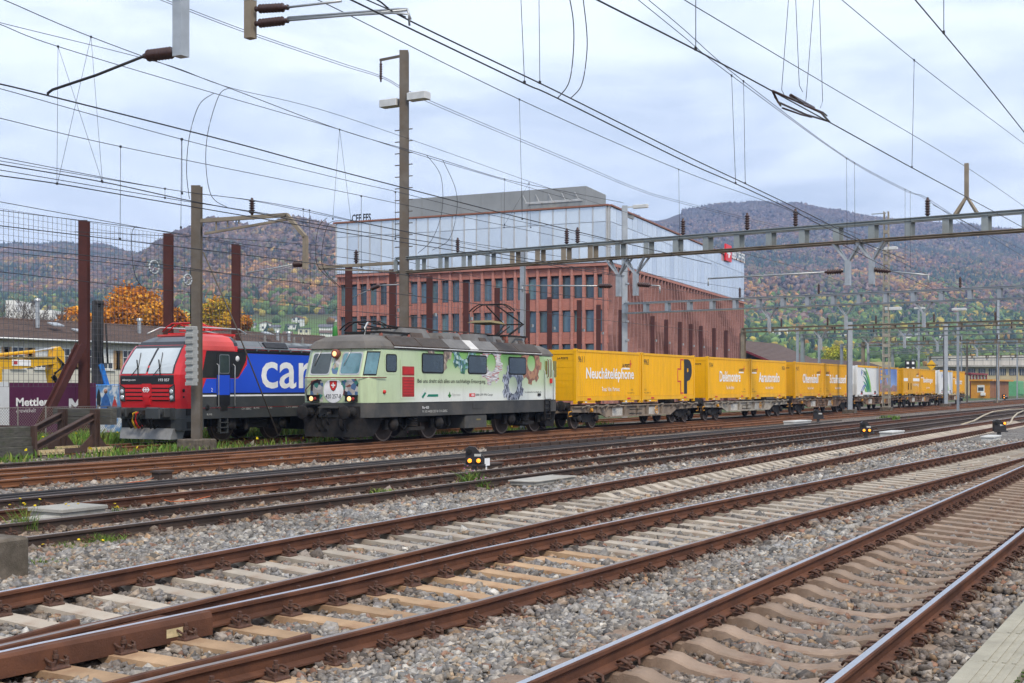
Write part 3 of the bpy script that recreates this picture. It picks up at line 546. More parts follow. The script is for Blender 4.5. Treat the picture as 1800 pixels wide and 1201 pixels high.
# ---------------------------------------------------------------- houses on the slopes
mat('render_white', (.72, .71, .68), rough=.9, var=.08, scale=.5); mat('render_cream', (.62, .58, .44), rough=.9, var=.08, scale=.5)
mat('roof_red', (.26, .105, .07), rough=.9, var=.2, scale=.6); mat('roof_grey', (.13, .13, .14), rough=.85, var=.2, scale=.6); mat('roof_brown', (.14, .095, .075), rough=.9, var=.2, scale=.6)
mat('far_glass', (.055, .065, .08), rough=.15, var=.2)
def hillside_house(x, y, wpx, hpx, roof, wall, style, label, turn=0.0, d=None):
    dd = np.linspace(430, 1400, 400); yl = HY-(hill_z(np.full(400, float(x)), dd)-EYE)*F/dd
    d = d or float(dd[np.argmin(np.abs(yl-y))]); s = d/F; w_, h = wpx*s, hpx*s; c = Q(x, y, d)
    r = thing('hillside_house', label, 'house', c - Vector((0, 0, 2)), 'houses on the slopes')
    a = math.atan2(ST, CT)-math.pi/2+turn; rx = Vector((math.cos(a), math.sin(a), 0)); ry = Vector((-math.sin(a), math.cos(a), 0)); dep = w_*.75
    T = lambda px, py, pz: rx*px+ry*py+Vector((0, 0, pz))
    mb = MB(); wh = h*(.62 if style == 'gable' else .86)+2
    mb.add([T(-w_/2,-dep/2,0),T(w_/2,-dep/2,0),T(w_/2,dep/2,0),T(-w_/2,dep/2,0),T(-w_/2,-dep/2,wh),T(w_/2,-dep/2,wh),T(w_/2,dep/2,wh),T(-w_/2,dep/2,wh)], [(0,3,2,1),(4,5,6,7),(0,1,5,4),(1,2,6,5),(2,3,7,6),(3,0,4,7)])
    if style == 'gable': mb.add([T(-w_/2,-dep/2,wh),T(-w_/2,dep/2,wh),T(-w_/2,0,h+1.8)], [(0,1,2)]); mb.add([T(w_/2,-dep/2,wh),T(w_/2,dep/2,wh),T(w_/2,0,h+1.8)], [(0,2,1)])
    if style == 'front': mb.add([T(-w_/2,-dep/2,wh),T(w_/2,-dep/2,wh),T(0,-dep/2,h+1.8)], [(0,1,2)]); mb.add([T(-w_/2,dep/2,wh),T(w_/2,dep/2,wh),T(0,dep/2,h+1.8)], [(0,2,1)])
    mb.build('wall', wall, r); mb = MB(); e = .6; t = .35
    if style == 'gable':
        for sg in (-1, 1): mb.loft([[T(-w_/2-e, sg*(dep/2+e), wh-.35), T(-w_/2-e, 0, h+2), T(-w_/2-e, 0, h+2+t), T(-w_/2-e, sg*(dep/2+e), wh-.35+t)], [T(w_/2+e, sg*(dep/2+e), wh-.35), T(w_/2+e, 0, h+2), T(w_/2+e, 0, h+2+t), T(w_/2+e, sg*(dep/2+e), wh-.35+t)]])
    elif style == 'front':
        for sg in (-1, 1): mb.loft([[T(sg*(w_/2+e), -dep/2-e, wh-.35), T(0, -dep/2-e, h+2), T(0, -dep/2-e, h+2+t), T(sg*(w_/2+e), -dep/2-e, wh-.35+t)], [T(sg*(w_/2+e), dep/2+e, wh-.35), T(0, dep/2+e, h+2), T(0, dep/2+e, h+2+t), T(sg*(w_/2+e), dep/2+e, wh-.35+t)]])
    else: mb.add([T(-w_/2-.4,-dep/2-.4,wh+.01),T(w_/2+.4,-dep/2-.4,wh+.01),T(w_/2+.4,dep/2+.4,wh+.01),T(-w_/2-.4,dep/2+.4,wh+.01),T(-w_/2-.4,-dep/2-.4,wh+.5),T(w_/2+.4,-dep/2-.4,wh+.5),T(w_/2+.4,dep/2+.4,wh+.5),T(-w_/2-.4,dep/2+.4,wh+.5)], [(0,3,2,1),(4,5,6,7),(0,1,5,4),(1,2,6,5),(2,3,7,6),(3,0,4,7)])
    mb.build('roof', roof, r); nw = max(2, int(w_/3.2)); nf = 2 if wh > 6.5 else 1
    for f_ in range(nf):
        for i in range(nw):
            cx = -w_/2+w_*(i+.5)/nw; z0 = 2.9+f_*2.9
            if z0+1.4 > wh: continue
            mb = MB(); mb.loft([[T(cx-.6,-dep/2-.06,z0),T(cx+.6,-dep/2-.06,z0),T(cx+.6,-dep/2-.06,z0+1.35),T(cx-.6,-dep/2-.06,z0+1.35)],[T(cx-.6,-dep/2+.05,z0),T(cx+.6,-dep/2+.05,z0),T(cx+.6,-dep/2+.05,z0+1.35),T(cx-.6,-dep/2+.05,z0+1.35)]]); mb.build('window', 'far_glass', r)
for a in [
 (466, 581, 19, 15, 'roof_red', 'render_white', 'front', 'white gabled house with red roof at the edge of the orange tree', .3),
 (483, 581, 18, 9, 'roof_grey', 'render_white', 'gable', 'low white house with grey roof between two red-roofed houses', .1),
 (443, 577, 13, 9, 'roof_grey', 'render_white', 'gable', 'small white house peeping out beside the orange tree', .1),
 (513, 579, 20, 9, 'roof_grey', 'render_white', 'flat', 'white flat-roofed house below the tallest red-roofed house', 0),
 (524, 574, 18, 17, 'roof_red', 'render_white', 'front', 'tall white house with red gable roof standing on the meadow', -.3),
 (535, 588, 20, 11, 'roof_grey', 'render_cream', 'flat', 'cream flat-roofed house below the meadow', 0),
 (573, 581, 22, 10, 'roof_grey', 'render_white', 'gable', 'white house with blue-grey roof nearest the office building', 0),
 (589, 565, 15, 8, 'roof_grey', 'render_white', 'gable', 'white house half hidden by the office building corner', 0),
 (588, 536, 15, 6, 'roof_grey', 'render_white', 'flat', 'highest white house by the office building', 0),
 (506, 590, 14, 6, 'roof_brown', 'render_white', 'gable', 'small brown-roofed house above the long tiled roof', .2),
 (576, 591, 26, 9, 'roof_brown', 'render_white', 'gable', 'brown-roofed house just above the green locomotive cab', .2),
 (1358, 588, 12, 9, 'roof_grey', 'render_white', 'flat', 'leftmost white house of the slope above the container train', 0),
 (1376, 588, 16, 11, 'roof_grey', 'render_white', 'flat', 'white box house with grey roof above the brown-roofed sheds', 0),
 (1398, 589, 18, 9, 'roof_brown', 'render_white', 'gable', 'wide white house with brown roof above the brown-roofed sheds', 0),
 (1408, 581, 12, 8, 'roof_red', 'render_cream', 'gable', 'cream house with red roof among the white hillside houses', 0),
 (1448, 588, 12, 9, 'roof_grey', 'render_white', 'gable', 'small white house between two shrub belts on the slope', 0),
 (1460, 593, 15, 9, 'roof_grey', 'render_white', 'gable', 'white house with grey gable left of the slender mast', .2),
 (1482, 598, 17, 12, 'roof_grey', 'render_white', 'front', 'white gabled house right behind the slender mast', .3),
 (1536, 618, 24, 16, 'roof_red', 'render_white', 'gable', 'white house with bright red roof beside the lattice mast', 0),
 (1590, 594, 20, 7, 'roof_grey', 'render_white', 'gable', 'long white house right of the lattice mast', 0),
 (1618, 594, 16, 10, 'roof_grey', 'render_white', 'flat', 'square white house right of the long white house', 0),
 (1652, 594, 20, 7, 'roof_grey', 'render_white', 'flat', 'low white house farthest along the slope', 0),
 (1448, 614, 14, 8, 'roof_grey', 'render_white', 'gable', 'white house behind the yellow shrub tree', 0),
]: hillside_house(*a)
# ---------------------------------------------------------------- the air between here and the hills
mb = MB(); mb.box(-4600, 5200, -3400, 5200, -3, 470); hz = mb.build('haze', mat('haze_air', (1, 1, 1)), kind='stuff')
m = MATS['haze_air']; n = m.node_tree.nodes; l = m.node_tree.links; n.clear()
o_ = n.new('ShaderNodeOutputMaterial'); pv = n.new('ShaderNodeVolumePrincipled'); pv.inputs['Color'].default_value = (.43, .60, .98, 1); pv.inputs['Density'].default_value = .00022; pv.inputs['Anisotropy'].default_value = .2
l.new(pv.outputs[0], o_.inputs['Volume']); tag(hz, 'thin bluish autumn haze in front of the hills', 'haze')
# ---------------------------------------------------------------- office building: brick storeys under a glass box
def brick_mat(name, col, mortar, sc):
    m = bpy.data.materials.new(name); MATS[name] = m; m.use_nodes = True; n = m.node_tree.nodes; l = m.node_tree.links; b = n['Principled BSDF']; b.inputs['Roughness'].default_value = .9
    tc = n.new('ShaderNodeTexCoord'); sp = n.new('ShaderNodeSeparateXYZ'); l.new(tc.outputs['Object'], sp.inputs[0]); ad = n.new('ShaderNodeMath'); ad.operation = 'ADD'; l.new(sp.outputs['X'], ad.inputs[0]); l.new(sp.outputs['Y'], ad.inputs[1])
    cb = n.new('ShaderNodeCombineXYZ'); l.new(ad.outputs[0], cb.inputs['X']); l.new(sp.outputs['Z'], cb.inputs['Y'])
    br = n.new('ShaderNodeTexBrick'); br.inputs['Scale'].default_value = sc; br.inputs['Color1'].default_value = tuple(col)+(1,); br.inputs['Color2'].default_value = tuple(x*.78 for x in col)+(1,); br.inputs['Mortar'].default_value = tuple(mortar)+(1,)
    br.inputs['Mortar Size'].default_value = .035; br.inputs['Row Height'].default_value = .28; br.inputs['Brick Width'].default_value = .9; l.new(cb.outputs[0], br.inputs['Vector'])
    nz = n.new('ShaderNodeTexNoise'); nz.inputs['Scale'].default_value = .5; nz.inputs['Detail'].default_value = 6; l.new(tc.outputs['Object'], nz.inputs['Vector']); mr = n.new('ShaderNodeMapRange'); mr.inputs['To Min'].default_value = .72; mr.inputs['To Max'].default_value = 1.28; l.new(nz.outputs['Fac'], mr.inputs['Value'])
    sc_ = n.new('ShaderNodeVectorMath'); sc_.operation = 'SCALE'; l.new(br.outputs['Color'], sc_.inputs[0]); l.new(mr.outputs['Result'], sc_.inputs['Scale']); l.new(sc_.outputs['Vector'], b.inputs['Base Color'])
brick_mat('brick_red', (.47, .175, .13), (.36, .16, .125), 2.4); brick_mat('brick_pilaster', (.48, .20, .155), (.38, .18, .145), 2.4)
brick_mat('brick_fin', (.34, .165, .14), (.27, .145, .125), 2.4)
mat('facade_glass', (.66, .71, .75), objrand=.08, metal=.45, rough=.1, var=.06, scale=.35, spec=.7); mat('facade_glass_b', (.60, .655, .71), rough=.08, metal=.45, var=.08, scale=.35, spec=.8, objrand=.1)
mat('mullion', (.50, .50, .50), rough=.5, metal=.3); mat('copper_trim', (.27, .115, .075), rough=.6, var=.1)
mat('window_glass', (.07, .13, .175), objrand=.5, rough=.06, var=.35, scale=.25, spec=.9); mat('window_glass_b', (.08, .15, .17), objrand=.6, rough=.08, var=.35, scale=.3, spec=.9); mat('window_frame', (.06, .05, .05), rough=.5)
mat('roof_concrete', (.24, .25, .255), rough=.85, var=.1, scale=.3); mat('roof_concrete_side', (.24, .25, .25), rough=.85, var=.1, scale=.3)
mat('sign_red', (.75, .02, .025), rough=.4, var=.04); mat('white_paint', (.80, .80, .79), rough=.5, var=.05, scale=2); mat('black_paint', (.016, .016, .018), rough=.45, var=.2)
def vdir(x): k = (x-CX)/F; return Vector((CT+k*ST, ST-k*CT, 0)).normalized()
C0 = Q(1068, HY, 134.); C0.z = 0
LD, RD = vdir(-3700), vdir(1815)
def cut(o, d, x):                                           # length along direction d from o until picture column x
    k = (x-CX)/F; dep = lambda p: p.x*CT+p.y*ST; lat = lambda p: p.x*ST-p.y*CT
    return (k*dep(o)-lat(o))/(lat(d)-k*dep(d))
LL, RL = cut(C0, LD, 594), cut(C0, RD, 1304)
LN = Vector((LD.y, -LD.x, 0)); LN = LN if LN.dot(C0) < 0 else -LN         # outward normals (towards the camera)
RN = Vector((RD.y, -RD.x, 0)); RN = RN if RN.dot(C0) < 0 else -RN
off = thing('office_building', 'red brick office building with a pale glass upper box and grey rooftop block', 'office building', C0)
def fpt(o, d, nn, a, b, z): return o+d*a+nn*b+Vector((0, 0, z))
def fbox(mb, o, d, nn, a0, a1, b0, b1, z0, z1, mi=0):
    r = lambda z: [fpt(o,d,nn,a0,b0,z), fpt(o,d,nn,a1,b0,z), fpt(o,d,nn,a1,b1,z), fpt(o,d,nn,a0,b1,z)]
    return mb.loft([r(z0), r(z1)], mi)
Z0 = Vector((0, 0, 0)); BZ = 15.05; TZ = 21.05
# brick: a core, bands between the window rows, pilasters, windows set back
mb = MB(); pts = [LD*LL-LN*.6-RN*0, LD*0-LN*.6-RN*.9, RD*RL-RN*.9, RD*RL+LD*LL]
mb.loft([[p+Vector((0,0,-.3)) for p in pts], [p+Vector((0,0,BZ-.05)) for p in pts]]); mb.build('core', 'window_frame', off)
ROWS = [(.6, 2.9), (4.15, 6.5), (7.75, 10.1), (11.35, 13.85)]
mb = MB(); fbox(mb, Z0, LD, LN, 0, LL, -.3, 0, -.3, ROWS[0][0])
for i in range(4): fbox(mb, Z0, LD, LN, 0, LL, -.3, 0, ROWS[i][1], ROWS[i+1][0] if i < 3 else BZ-.02)
mb.build('brick_band', 'brick_red', off)
NP = 25; pit = LL/NP
pm = MB(); fbox(pm, Z0, LD, LN, -.14, .14, -.32, .16, -.3, BZ-.02); pmesh = pm.build('pilaster', 'brick_pilaster', off); 
for i in range(1, NP+1): o = link('pilaster', pmesh.data, off); o.location = LD*(i*pit*.995)
pmesh.location = LD*.2
wm = []
for gl in ('window_glass', 'window_glass_b'):
    b = MB(); fbox(b, Z0, LD, LN, .14, pit-.14, -.42, -.36, 0, 2.33); w_ = b.build('window', gl, off); wm.append(w_)
fr = MB(); fbox(fr, Z0, LD, LN, .14, .19, -.37, -.25, 0, 2.33); fbox(fr, Z0, LD, LN, pit-.19, pit-.14, -.37, -.25, 0, 2.33); fbox(fr, Z0, LD, LN, .19, pit-.19, -.37, -.28, 0, .07); fbox(fr, Z0, LD, LN, .19, pit-.19, -.37, -.28, 2.26, 2.33)
frm = fr.build('window_frame', 'window_frame', wm[0]); first = True
for r_, (z0, z1) in enumerate(ROWS):
    for i in range(NP):
        loc = LD*(i*pit)+Vector((0, 0, z0)); g = wm[0] if (i*7+r_*5) % 3 else wm[1]
        if first: wm[0].location = loc; first = False; continue
        if i == 1 and r_ == 0: wm[1].location = loc; continue
        o = link('window', g.data, off); o.location = loc; f_ = link('window_frame', frm.data, o)
# waving brick fins on the long side
NF = 46
for i in range(NF):
    a = RL*(i+.5)/NF; ph = i*.42; b = MB(); rings = []
    for z in np.linspace(-.2, BZ-.05, 15):
        wv = .34*math.sin(z*.62+ph)+.12*math.sin(z*1.4+ph*2); o_ = RD*a+Vector((0, 0, z)); hw = .20
        rings.append([o_+RD*(-hw+wv)-RN*.3, o_+RD*(hw+wv)-RN*.3, o_+RD*(hw*.8+wv)+RN*.42, o_+RD*(-hw*.8+wv)+RN*.42])
    b.loft(rings); b.build('brick_fin', 'brick_fin', off)
mb = MB(); fbox(mb, Z0, RD, RN, 0, RL, -.6, -.28, -.3, BZ-.05); mb.build('brick_back_wall', 'brick_fin', off)
mb = MB(); fbox(mb, Z0, LD, LN, -.05, LL+.1, .0, .34, BZ-.34, BZ-.06); fbox(mb, Z0, RD, RN, .1, RL, .1, .44, BZ-.34, BZ-.06); mb.build('cornice', 'brick_pilaster', off)
# glass box, every panel its own piece
mb = MB(); ov = .38; pts = [LD*LL+LN*ov*.0, LN*(ov-.12)+RN*(ov-.12), RD*RL+RN*(ov-.12), RD*RL+LD*LL]
pts = [LD*LL+LN*(ov-.12), LN*(ov-.12)+RN*(ov-.12)+LD*0, RD*RL+RN*(ov-.12), RD*RL+LD*LL]
mb.loft([[p+Vector((0,0,BZ)) for p in pts], [p+Vector((0,0,TZ-.06)) for p in pts]]); mb.build('glass_box_core', 'mullion', off)
NG = 22; gp = LL/NG; MIDZ = 19.35
def panels(d, nn, o, num, pt, rows, alt):
    base = {}
    for j, (z0, z1) in enumerate(rows):
        for i in range(num):
            key = (j, (i*5+j*3) % 4 == 0)
            if key not in base:
                b = MB(); fbox(b, Z0, d, nn, .035, pt-.035, 0, .08, z0+.03, z1-.03); base[key] = b.build('glass_panel', 'facade_glass_b' if key[1] else 'facade_glass', off); base[key].location = o+d*(i*pt)
            else: g = link('glass_panel', base[key].data, off); g.location = o+d*(i*pt)
panels(LD, LN, LN*(ov-.11)+RN*0, NG, gp, [(BZ+.02, MIDZ), (MIDZ, TZ-.08)], 0)
panels(RD, RN, RN*(ov-.11), 34, RL/34, [(BZ+.02, MIDZ), (MIDZ, TZ-.08)], 1)
mb = MB()
for i in range(NG+1): fbox(mb, Z0, LD, LN, i*gp-.05, i*gp+.05, ov-.11, ov+.03, BZ, TZ-.08)
mb.build('mullion_rack', 'mullion', off, kind='stuff')
mb = MB(); fbox(mb, Z0, LD, LN, -.25, LL+.3, -.2, ov+.16, TZ-.06, TZ+.12); fbox(mb, Z0, RD, RN, -.15, RL+.2, -.2, ov+.14, TZ-.055, TZ+.115); mb.build('copper_coping', 'copper_trim', off)
mb = MB(); fbox(mb, Z0, LD, LN, 0, LL, -8, -.2, TZ-.5, TZ-.05); mb.build('roof_deck', 'roof_concrete', off)
R0 = Q(1030, HY, 150.)-C0; R0.z = 0; RTZ = EYE+(HY-327)/F*150; la = cut(R0+C0, LD, 708); ra = cut(R0+C0, RD, 1065)
mb = MB(); pts = [R0+LD*la, R0, R0+RD*ra, R0+RD*ra+LD*la]; mb.loft([[p+Vector((0,0,TZ-.4)) for p in pts], [p+Vector((0,0,RTZ)) for p in pts]]); rb = mb.build('rooftop_block', 'roof_concrete', off)
for i in range(1, 9):
    mb = MB(); fbox(mb, R0, LD, LN, la*i/9-.03, la*i/9+.03, 0, .03, TZ, RTZ-.05); mb.build('panel_joint', 'roof_concrete_side', rb)
mb = MB(); fbox(mb, R0, LD, LN, 1.2, 3.6, 0, .1, TZ, TZ+2.3); mb.build('roof_door', 'window_frame', rb)
mb = MB(); fbox(mb, R0, LD, LN, 2.2, 3.2, .02, .14, TZ, TZ+2.1); mb.build('roof_door_leaf', 'white_paint', rb)
glow('lamp_warm', (1, .72, .35), 4); mb = MB(); q_ = R0+LD*4.2+LN*.2+Vector((0,0,TZ+1.9)); mb.lathe(q_, LN, [(0, .16), (.06, .22), (.14, .2), (.2, .02)], 10); mb.build('roof_lamp', 'lamp_warm', rb)
mb = MB(); fbox(mb, R0, LD, LN, .4, 7.5, .9, 1.0, TZ+2.9, TZ+3.0); fbox(mb, R0, LD, LN, .4, 7.5, 0, .1, TZ+2.9, TZ+3.0)
for a in (.5, 2.2, 3.9, 5.6, 7.3): fbox(mb, R0, LD, LN, a, a+.08, .1, .9, TZ+2.9, TZ+2.98); mb.tube([R0+LD*a+LN*.95+Vector((0,0,TZ+2.9)), R0+LD*(a+.9)+LN*.1+Vector((0,0,TZ+4.0))], .04, 4)
mb.build('door_canopy_frame', 'mullion', rb)
# roof signs
SG = RD*cut(C0, RD, 1268)+RN*.5; s_end = cut(C0, RD, 1303); s0 = cut(C0, RD, 1268)
mb = MB(); fbox(mb, Z0, RD, RN, s0, s0+(s_end-s0)*.27, .45, .7, TZ-.9, TZ+1.5); sg = mb.build('sign_panel', 'sign_red', off)
aw = RD; text('emblem', '+', tuple(RD*(s0+(s_end-s0)*.05)+RN*.71+Vector((0,0,TZ-.4))), tuple(RD), ZZ, (s_end-s0)*.17, 1.3, 'white_paint', sg, bold=.03)
text('sign_letters', 'SBB CFF FFS', tuple(RD*(s0+(s_end-s0)*.31)+RN*.6+Vector((0,0,TZ-.2))), tuple(RD), ZZ, (s_end-s0)*.67, 1.45, 'white_paint', off, bold=.02)
bl = cut(C0, LD, 606)-cut(C0, LD, 640); text('sign_letters', 'CFF FFS', tuple(LD*cut(C0, LD, 606)-LN*1.5+Vector((0,0,TZ+.25))), tuple(-LD*-1*-1), ZZ, bl, .95, 'black_paint', off, bold=.03)

# ---------------------------------------------------------------- long low house with tiled roof
mat('wall_cream', (.56, .54, .46), rough=.92, var=.1, scale=.6, dirt=(.34, .32, .26), dirt_amt=.35, dscale=.5); mat('shutter', (.42, .27, .13), rough=.8, var=.12, scale=3); mat('frame_white', (.70, .70, .67), rough=.6)
brick_mat('roof_tile', (.150, .098, .078), (.055, .038, .032), 2.2); mat('galvanised', (.42, .44, .45), rough=.45, metal=.6, var=.15, scale=3)
HV = 78.0
hs = thing('long_tiled_house', 'long low cream house with brown tiled roof and tan shutters behind the hoarding', 'house', (UV(150, HV), HV, -.15))
hu0, hu1 = UV(-60, HV), UV(640, HV); ez = P(120, 597, HV).z; rzz = P(400, 584, HV+5).z
mb = MB(); mb.box(hu0, hu1, HV, HV+10, -.15, ez-.05); mb.build('wall', 'wall_cream', hs, world=True)
mb = MB(); NR = 17                                                  # roof in overlapping courses of tiles
for sd in (0, 1):
    for i in range(NR):
        a, b_ = i/NR, (i+1)/NR+.012; y0, y1 = HV-.6+5.6*a, HV-.6+5.6*b_; z0, z1 = ez-.12+(rzz-ez+.12)*a, ez-.12+(rzz-ez+.12)*b_
        if sd: y0, y1 = 2*(HV+5)-y0, 2*(HV+5)-y1
        mb.loft([[(hu0-.5, y0, z0), (hu0-.5, y0, z0+.10), (hu0-.5, y1, z1+.04), (hu0-.5, y1, z1-.03)], [(hu1+.5, y0, z0), (hu1+.5, y0, z0+.10), (hu1+.5, y1, z1+.04), (hu1+.5, y1, z1-.03)]])
rf = mb.build('roof', 'roof_tile', hs, world=True)
mb = MB(); nn = int((hu1-hu0)/.45)
for i in range(nn): mb.lathe((hu0+i*.45, HV+5, rzz+.06), (1, 0, .06), [(0, .10), (.42, .13)], 6)
mb.build('ridge_tiles', 'roof_tile', rf, world=True, kind='stuff')
mb = MB(); mb.tube([(hu0-.4, HV-.68, ez-.12), (hu1, HV-.68, ez-.12)], .08, 6); mb.build('gutter', 'galvanised', rf, world=True)
for x, y, h_ in ((66, 563, 1.5), (245, 574, .5), (488, 592, .4), (508, 593, .4)):
    c = P(x, y, HV+2.5); mb = MB(); mb.cyl(c-Vector((0,0,.6)), c+Vector((0,0,h_)), .16, n=10); mb.cyl(c+Vector((0,0,h_)), c+Vector((0,0,h_+.18)), .27, .2, 10); mb.build('flue_pipe', 'galvanised', rf, world=True)
for x, y in ((98, 574), (470, 589), (140, 585)):
    c = P(x, y, HV+2); sl_ = (rzz-ez+.12)/5.6; mb = MB(); mb.loft([[(c.x-.5, c.y-.4, c.z-.4*sl_+.1), (c.x+.5, c.y-.4, c.z-.4*sl_+.1), (c.x+.5, c.y+.4, c.z+.4*sl_+.1), (c.x-.5, c.y+.4, c.z+.4*sl_+.1)], [(c.x-.5, c.y-.4, c.z-.4*sl_+.22), (c.x+.5, c.y-.4, c.z-.4*sl_+.22), (c.x+.5, c.y+.4, c.z+.4*sl_+.22), (c.x-.5, c.y+.4, c.z+.4*sl_+.22)]]); mb.build('roof_light', 'galvanised', rf, world=True)
px_w = [-10, 31, 72, 113, 152, 189, 224, 258, 291]
for i, x in enumerate(px_w):
    u = UV(x, HV); zt, zb = ez-.75, ez-2.25
    mb = MB(); mb.box(u-.5, u+.5, HV-.02, HV+.02, zb, zt); wd = mb.build('window', 'far_glass', hs, world=True)
    mb = MB(); mb.box(u-.56, u-.48, HV-.06, HV+.01, zb, zt); mb.box(u+.48, u+.56, HV-.06, HV+.01, zb, zt); mb.box(u-.03, u+.03, HV-.06, HV+.01, zb, zt); mb.box(u-.56, u+.56, HV-.065, HV+.012, zt, zt+.09); mb.box(u-.56, u+.56, HV-.065, HV+.012, zb-.02, zb+.06); mb.box(u-.5, u+.5, HV-.055, HV+.011, zb+.95, zb+1.0); mb.build('frame', 'frame_white', wd, world=True)
    mb = MB(); mb.box(u-.7, u+.7, HV-.16, HV+.01, zb-.12, zb-.03); mb.build('sill', 'frame_white', wd, world=True)
    if i % 3 == 2: mb = MB(); mb.box(u-.46, u+.46, HV-.045, HV-.025, zb+.5, zt); mb.build('blind', 'frame_white', wd, world=True)
    for sg_ in (-1, 1):
        mb = MB(); c = u+sg_*.93; mb.box(c-.36, c+.36, HV-.07, HV-.01, zb, zt)
        for k in range(10): mb.box(c-.28, c+.28, HV-.085, HV-.07, zb+.12+k*.13, zb+.19+k*.13)
        mb.build('shutter', 'shutter', hs, world=True)

# ---------------------------------------------------------------- brown-roofed sheds behind the wagons
mat('shed_wood', (.075, .062, .055), rough=.95, var=.25, scale=1.5, stretch=(6, 6, .3)); mat('bargeboard', (.20, .035, .045), rough=.7)
def shed(name, label, V0s, xs_, eave_y, ridge_y, dep, gable_left=True, wallm='shed_wood'):
    u0, u1 = UV(xs_[0], V0s), UV(xs_[1], V0s); e = P(xs_[0], eave_y, V0s).z; rr = P(xs_[0], ridge_y, V0s+dep/2).z
    r = thing(name, label, 'shed', ((u0+u1)/2, V0s, -.15)); mb = MB(); mb.box(u0+.6, u1-.6, V0s+.6, V0s+dep-.6, -.15, e)
    for uu in (u0+.6, u1-.6): mb.add([(uu, V0s+.6, e), (uu, V0s+dep-.6, e), (uu, V0s+dep/2, rr-.25)], [(0,1,2)])
    mb.build('wall', wallm, r, world=True); mb = MB(); N = 14
    for sd in (0, 1):
        for i in range(N):
            a, b_ = i/N, (i+1)/N+.012; y0, y1 = V0s+dep/2*a, V0s+dep/2*b_; z0, z1 = e-.1+(rr-e+.1)*a, e-.1+(rr-e+.1)*b_
            if sd: y0, y1 = 2*V0s+dep-y0, 2*V0s+dep-y1
            mb.loft([[(u0, y0, z0), (u0, y0, z0+.13), (u0, y1, z1+.05), (u0, y1, z1-.03)], [(u1, y0, z0), (u1, y0, z0+.13), (u1, y1, z1+.05), (u1, y1, z1-.03)]])
    rf = mb.build('roof', 'roof_tile', r, world=True); mb = MB()
    for sd in (V0s-.05, V0s+dep+.05): mb.obeam((u0-.06, sd, e-.1), (u0-.06, V0s+dep/2, rr), .1, .35)
    mb.build('bargeboard', 'bargeboard', rf, world=True); return r
shed('brown_roof_shed', 'dark timber shed with red-edged brown roof behind the third wagon', 62, (1352, 1452), 634, 604, 18)
shed('long_brown_roof_shed', 'long brown-roofed shed behind the slender mast and the lattice mast', 60, (1447, 1575), 645, 632, 12)
# ---------------------------------------------------------------- rolling stock: materials
def zone_mat(name, fn, rough=.32, coat=.25):
    m = bpy.data.materials.new(name); MATS[name] = m; m.use_nodes = True; n = m.node_tree.nodes; l = m.node_tree.links; b = n['Principled BSDF']; b.inputs['Roughness'].default_value = rough; b.inputs['Coat Weight'].default_value = coat
    tc = n.new('ShaderNodeTexCoord'); sp = n.new('ShaderNodeSeparateXYZ'); l.new(tc.outputs['Object'], sp.inputs[0]); fn(n, l, b, tc, sp); return m
def ramp(n, l, src, a, b): r = n.new('ShaderNodeMapRange'); r.interpolation_type = 'SMOOTHSTEP'; r.inputs['From Min'].default_value = a; r.inputs['From Max'].default_value = b; l.new(src, r.inputs['Value']); return r.outputs['Result']
def mixc(n, l, f, a, b):
    m = n.new('ShaderNodeMix'); m.data_type = 'RGBA'
    if hasattr(f, 'links'): l.new(f, m.inputs['Factor'])
    else: m.inputs['Factor'].default_value = f
    for s_, k in ((a, 'A'), (b, 'B')):
        if isinstance(s_, tuple): m.inputs[k].default_value = s_+(1,)
        else: l.new(s_, m.inputs[k])
    return m.outputs['Result']
def mulf(n, l, a, b):
    m = n.new('ShaderNodeMath'); m.operation = 'MULTIPLY'; l.new(a, m.inputs[0])
    if hasattr(b, 'links'): l.new(b, m.inputs[1])
    else: m.inputs[1].default_value = b
    return m.outputs[0]
def grime(n, l, tc, col, amt, sc=1.5):
    nz = n.new('ShaderNodeTexNoise'); nz.inputs['Scale'].default_value = sc; nz.inputs['Detail'].default_value = 8; nz.inputs['Roughness'].default_value = .7
    mp = n.new('ShaderNodeMapping'); mp.inputs['Scale'].default_value = (1.6, 1.6, .35); l.new(tc.outputs['Object'], mp.inputs['Vector']); l.new(mp.outputs['Vector'], nz.inputs['Vector'])
    return mixc(n, l, mulf(n, l, ramp(n, l, nz.outputs['Fac'], .48, .78), amt), col, (.16, .14, .11))
def green_fn(n, l, b, tc, sp):                              # the livery itself fades from white over pale green to leaf green
    hi = ramp(n, l, sp.outputs['Z'], 2.25, 3.2); mid = mulf(n, l, hi, ramp(n, l, sp.outputs['X'], 2.2, 5.0)); mid = mulf(n, l, mid, ramp(n, l, sp.outputs['X'], 13.6, 11.0))
    c = mixc(n, l, mid, (.50, .60, .37), (.17, .42, .06)); lo = ramp(n, l, sp.outputs['Z'], 2.2, 1.5); lo = mulf(n, l, lo, ramp(n, l, sp.outputs['X'], 1.2, 3.5))
    c = mixc(n, l, lo, c, (.74, .77, .71)); l.new(grime(n, l, tc, c, .35), b.inputs['Base Color'])
zone_mat('loco_green', green_fn)
mat('roof_loco', (.125, .115, .105), rough=.75, var=.25, scale=1.5, dirt=(.20, .17, .14), dirt_amt=.4, dscale=1.3); mat('louver_brown', (.085, .062, .050), rough=.7, var=.2, scale=3, dirt=(.05, .04, .035), dirt_amt=.4)
mat('louver_grey', (.16, .155, .15), rough=.65, var=.2, scale=2); mat('louver_pale', (.58, .57, .55), rough=.6, var=.1)
mat('frame_grey', (.062, .062, .060), rough=.6, var=.2, scale=1.2, dirt=(.12, .10, .08), dirt_amt=.4); mat('bogie_dark', (.017, .016, .016), rough=.85, var=.35, scale=4, dirt=(.055, .040, .030), dirt_amt=.4, dscale=3)
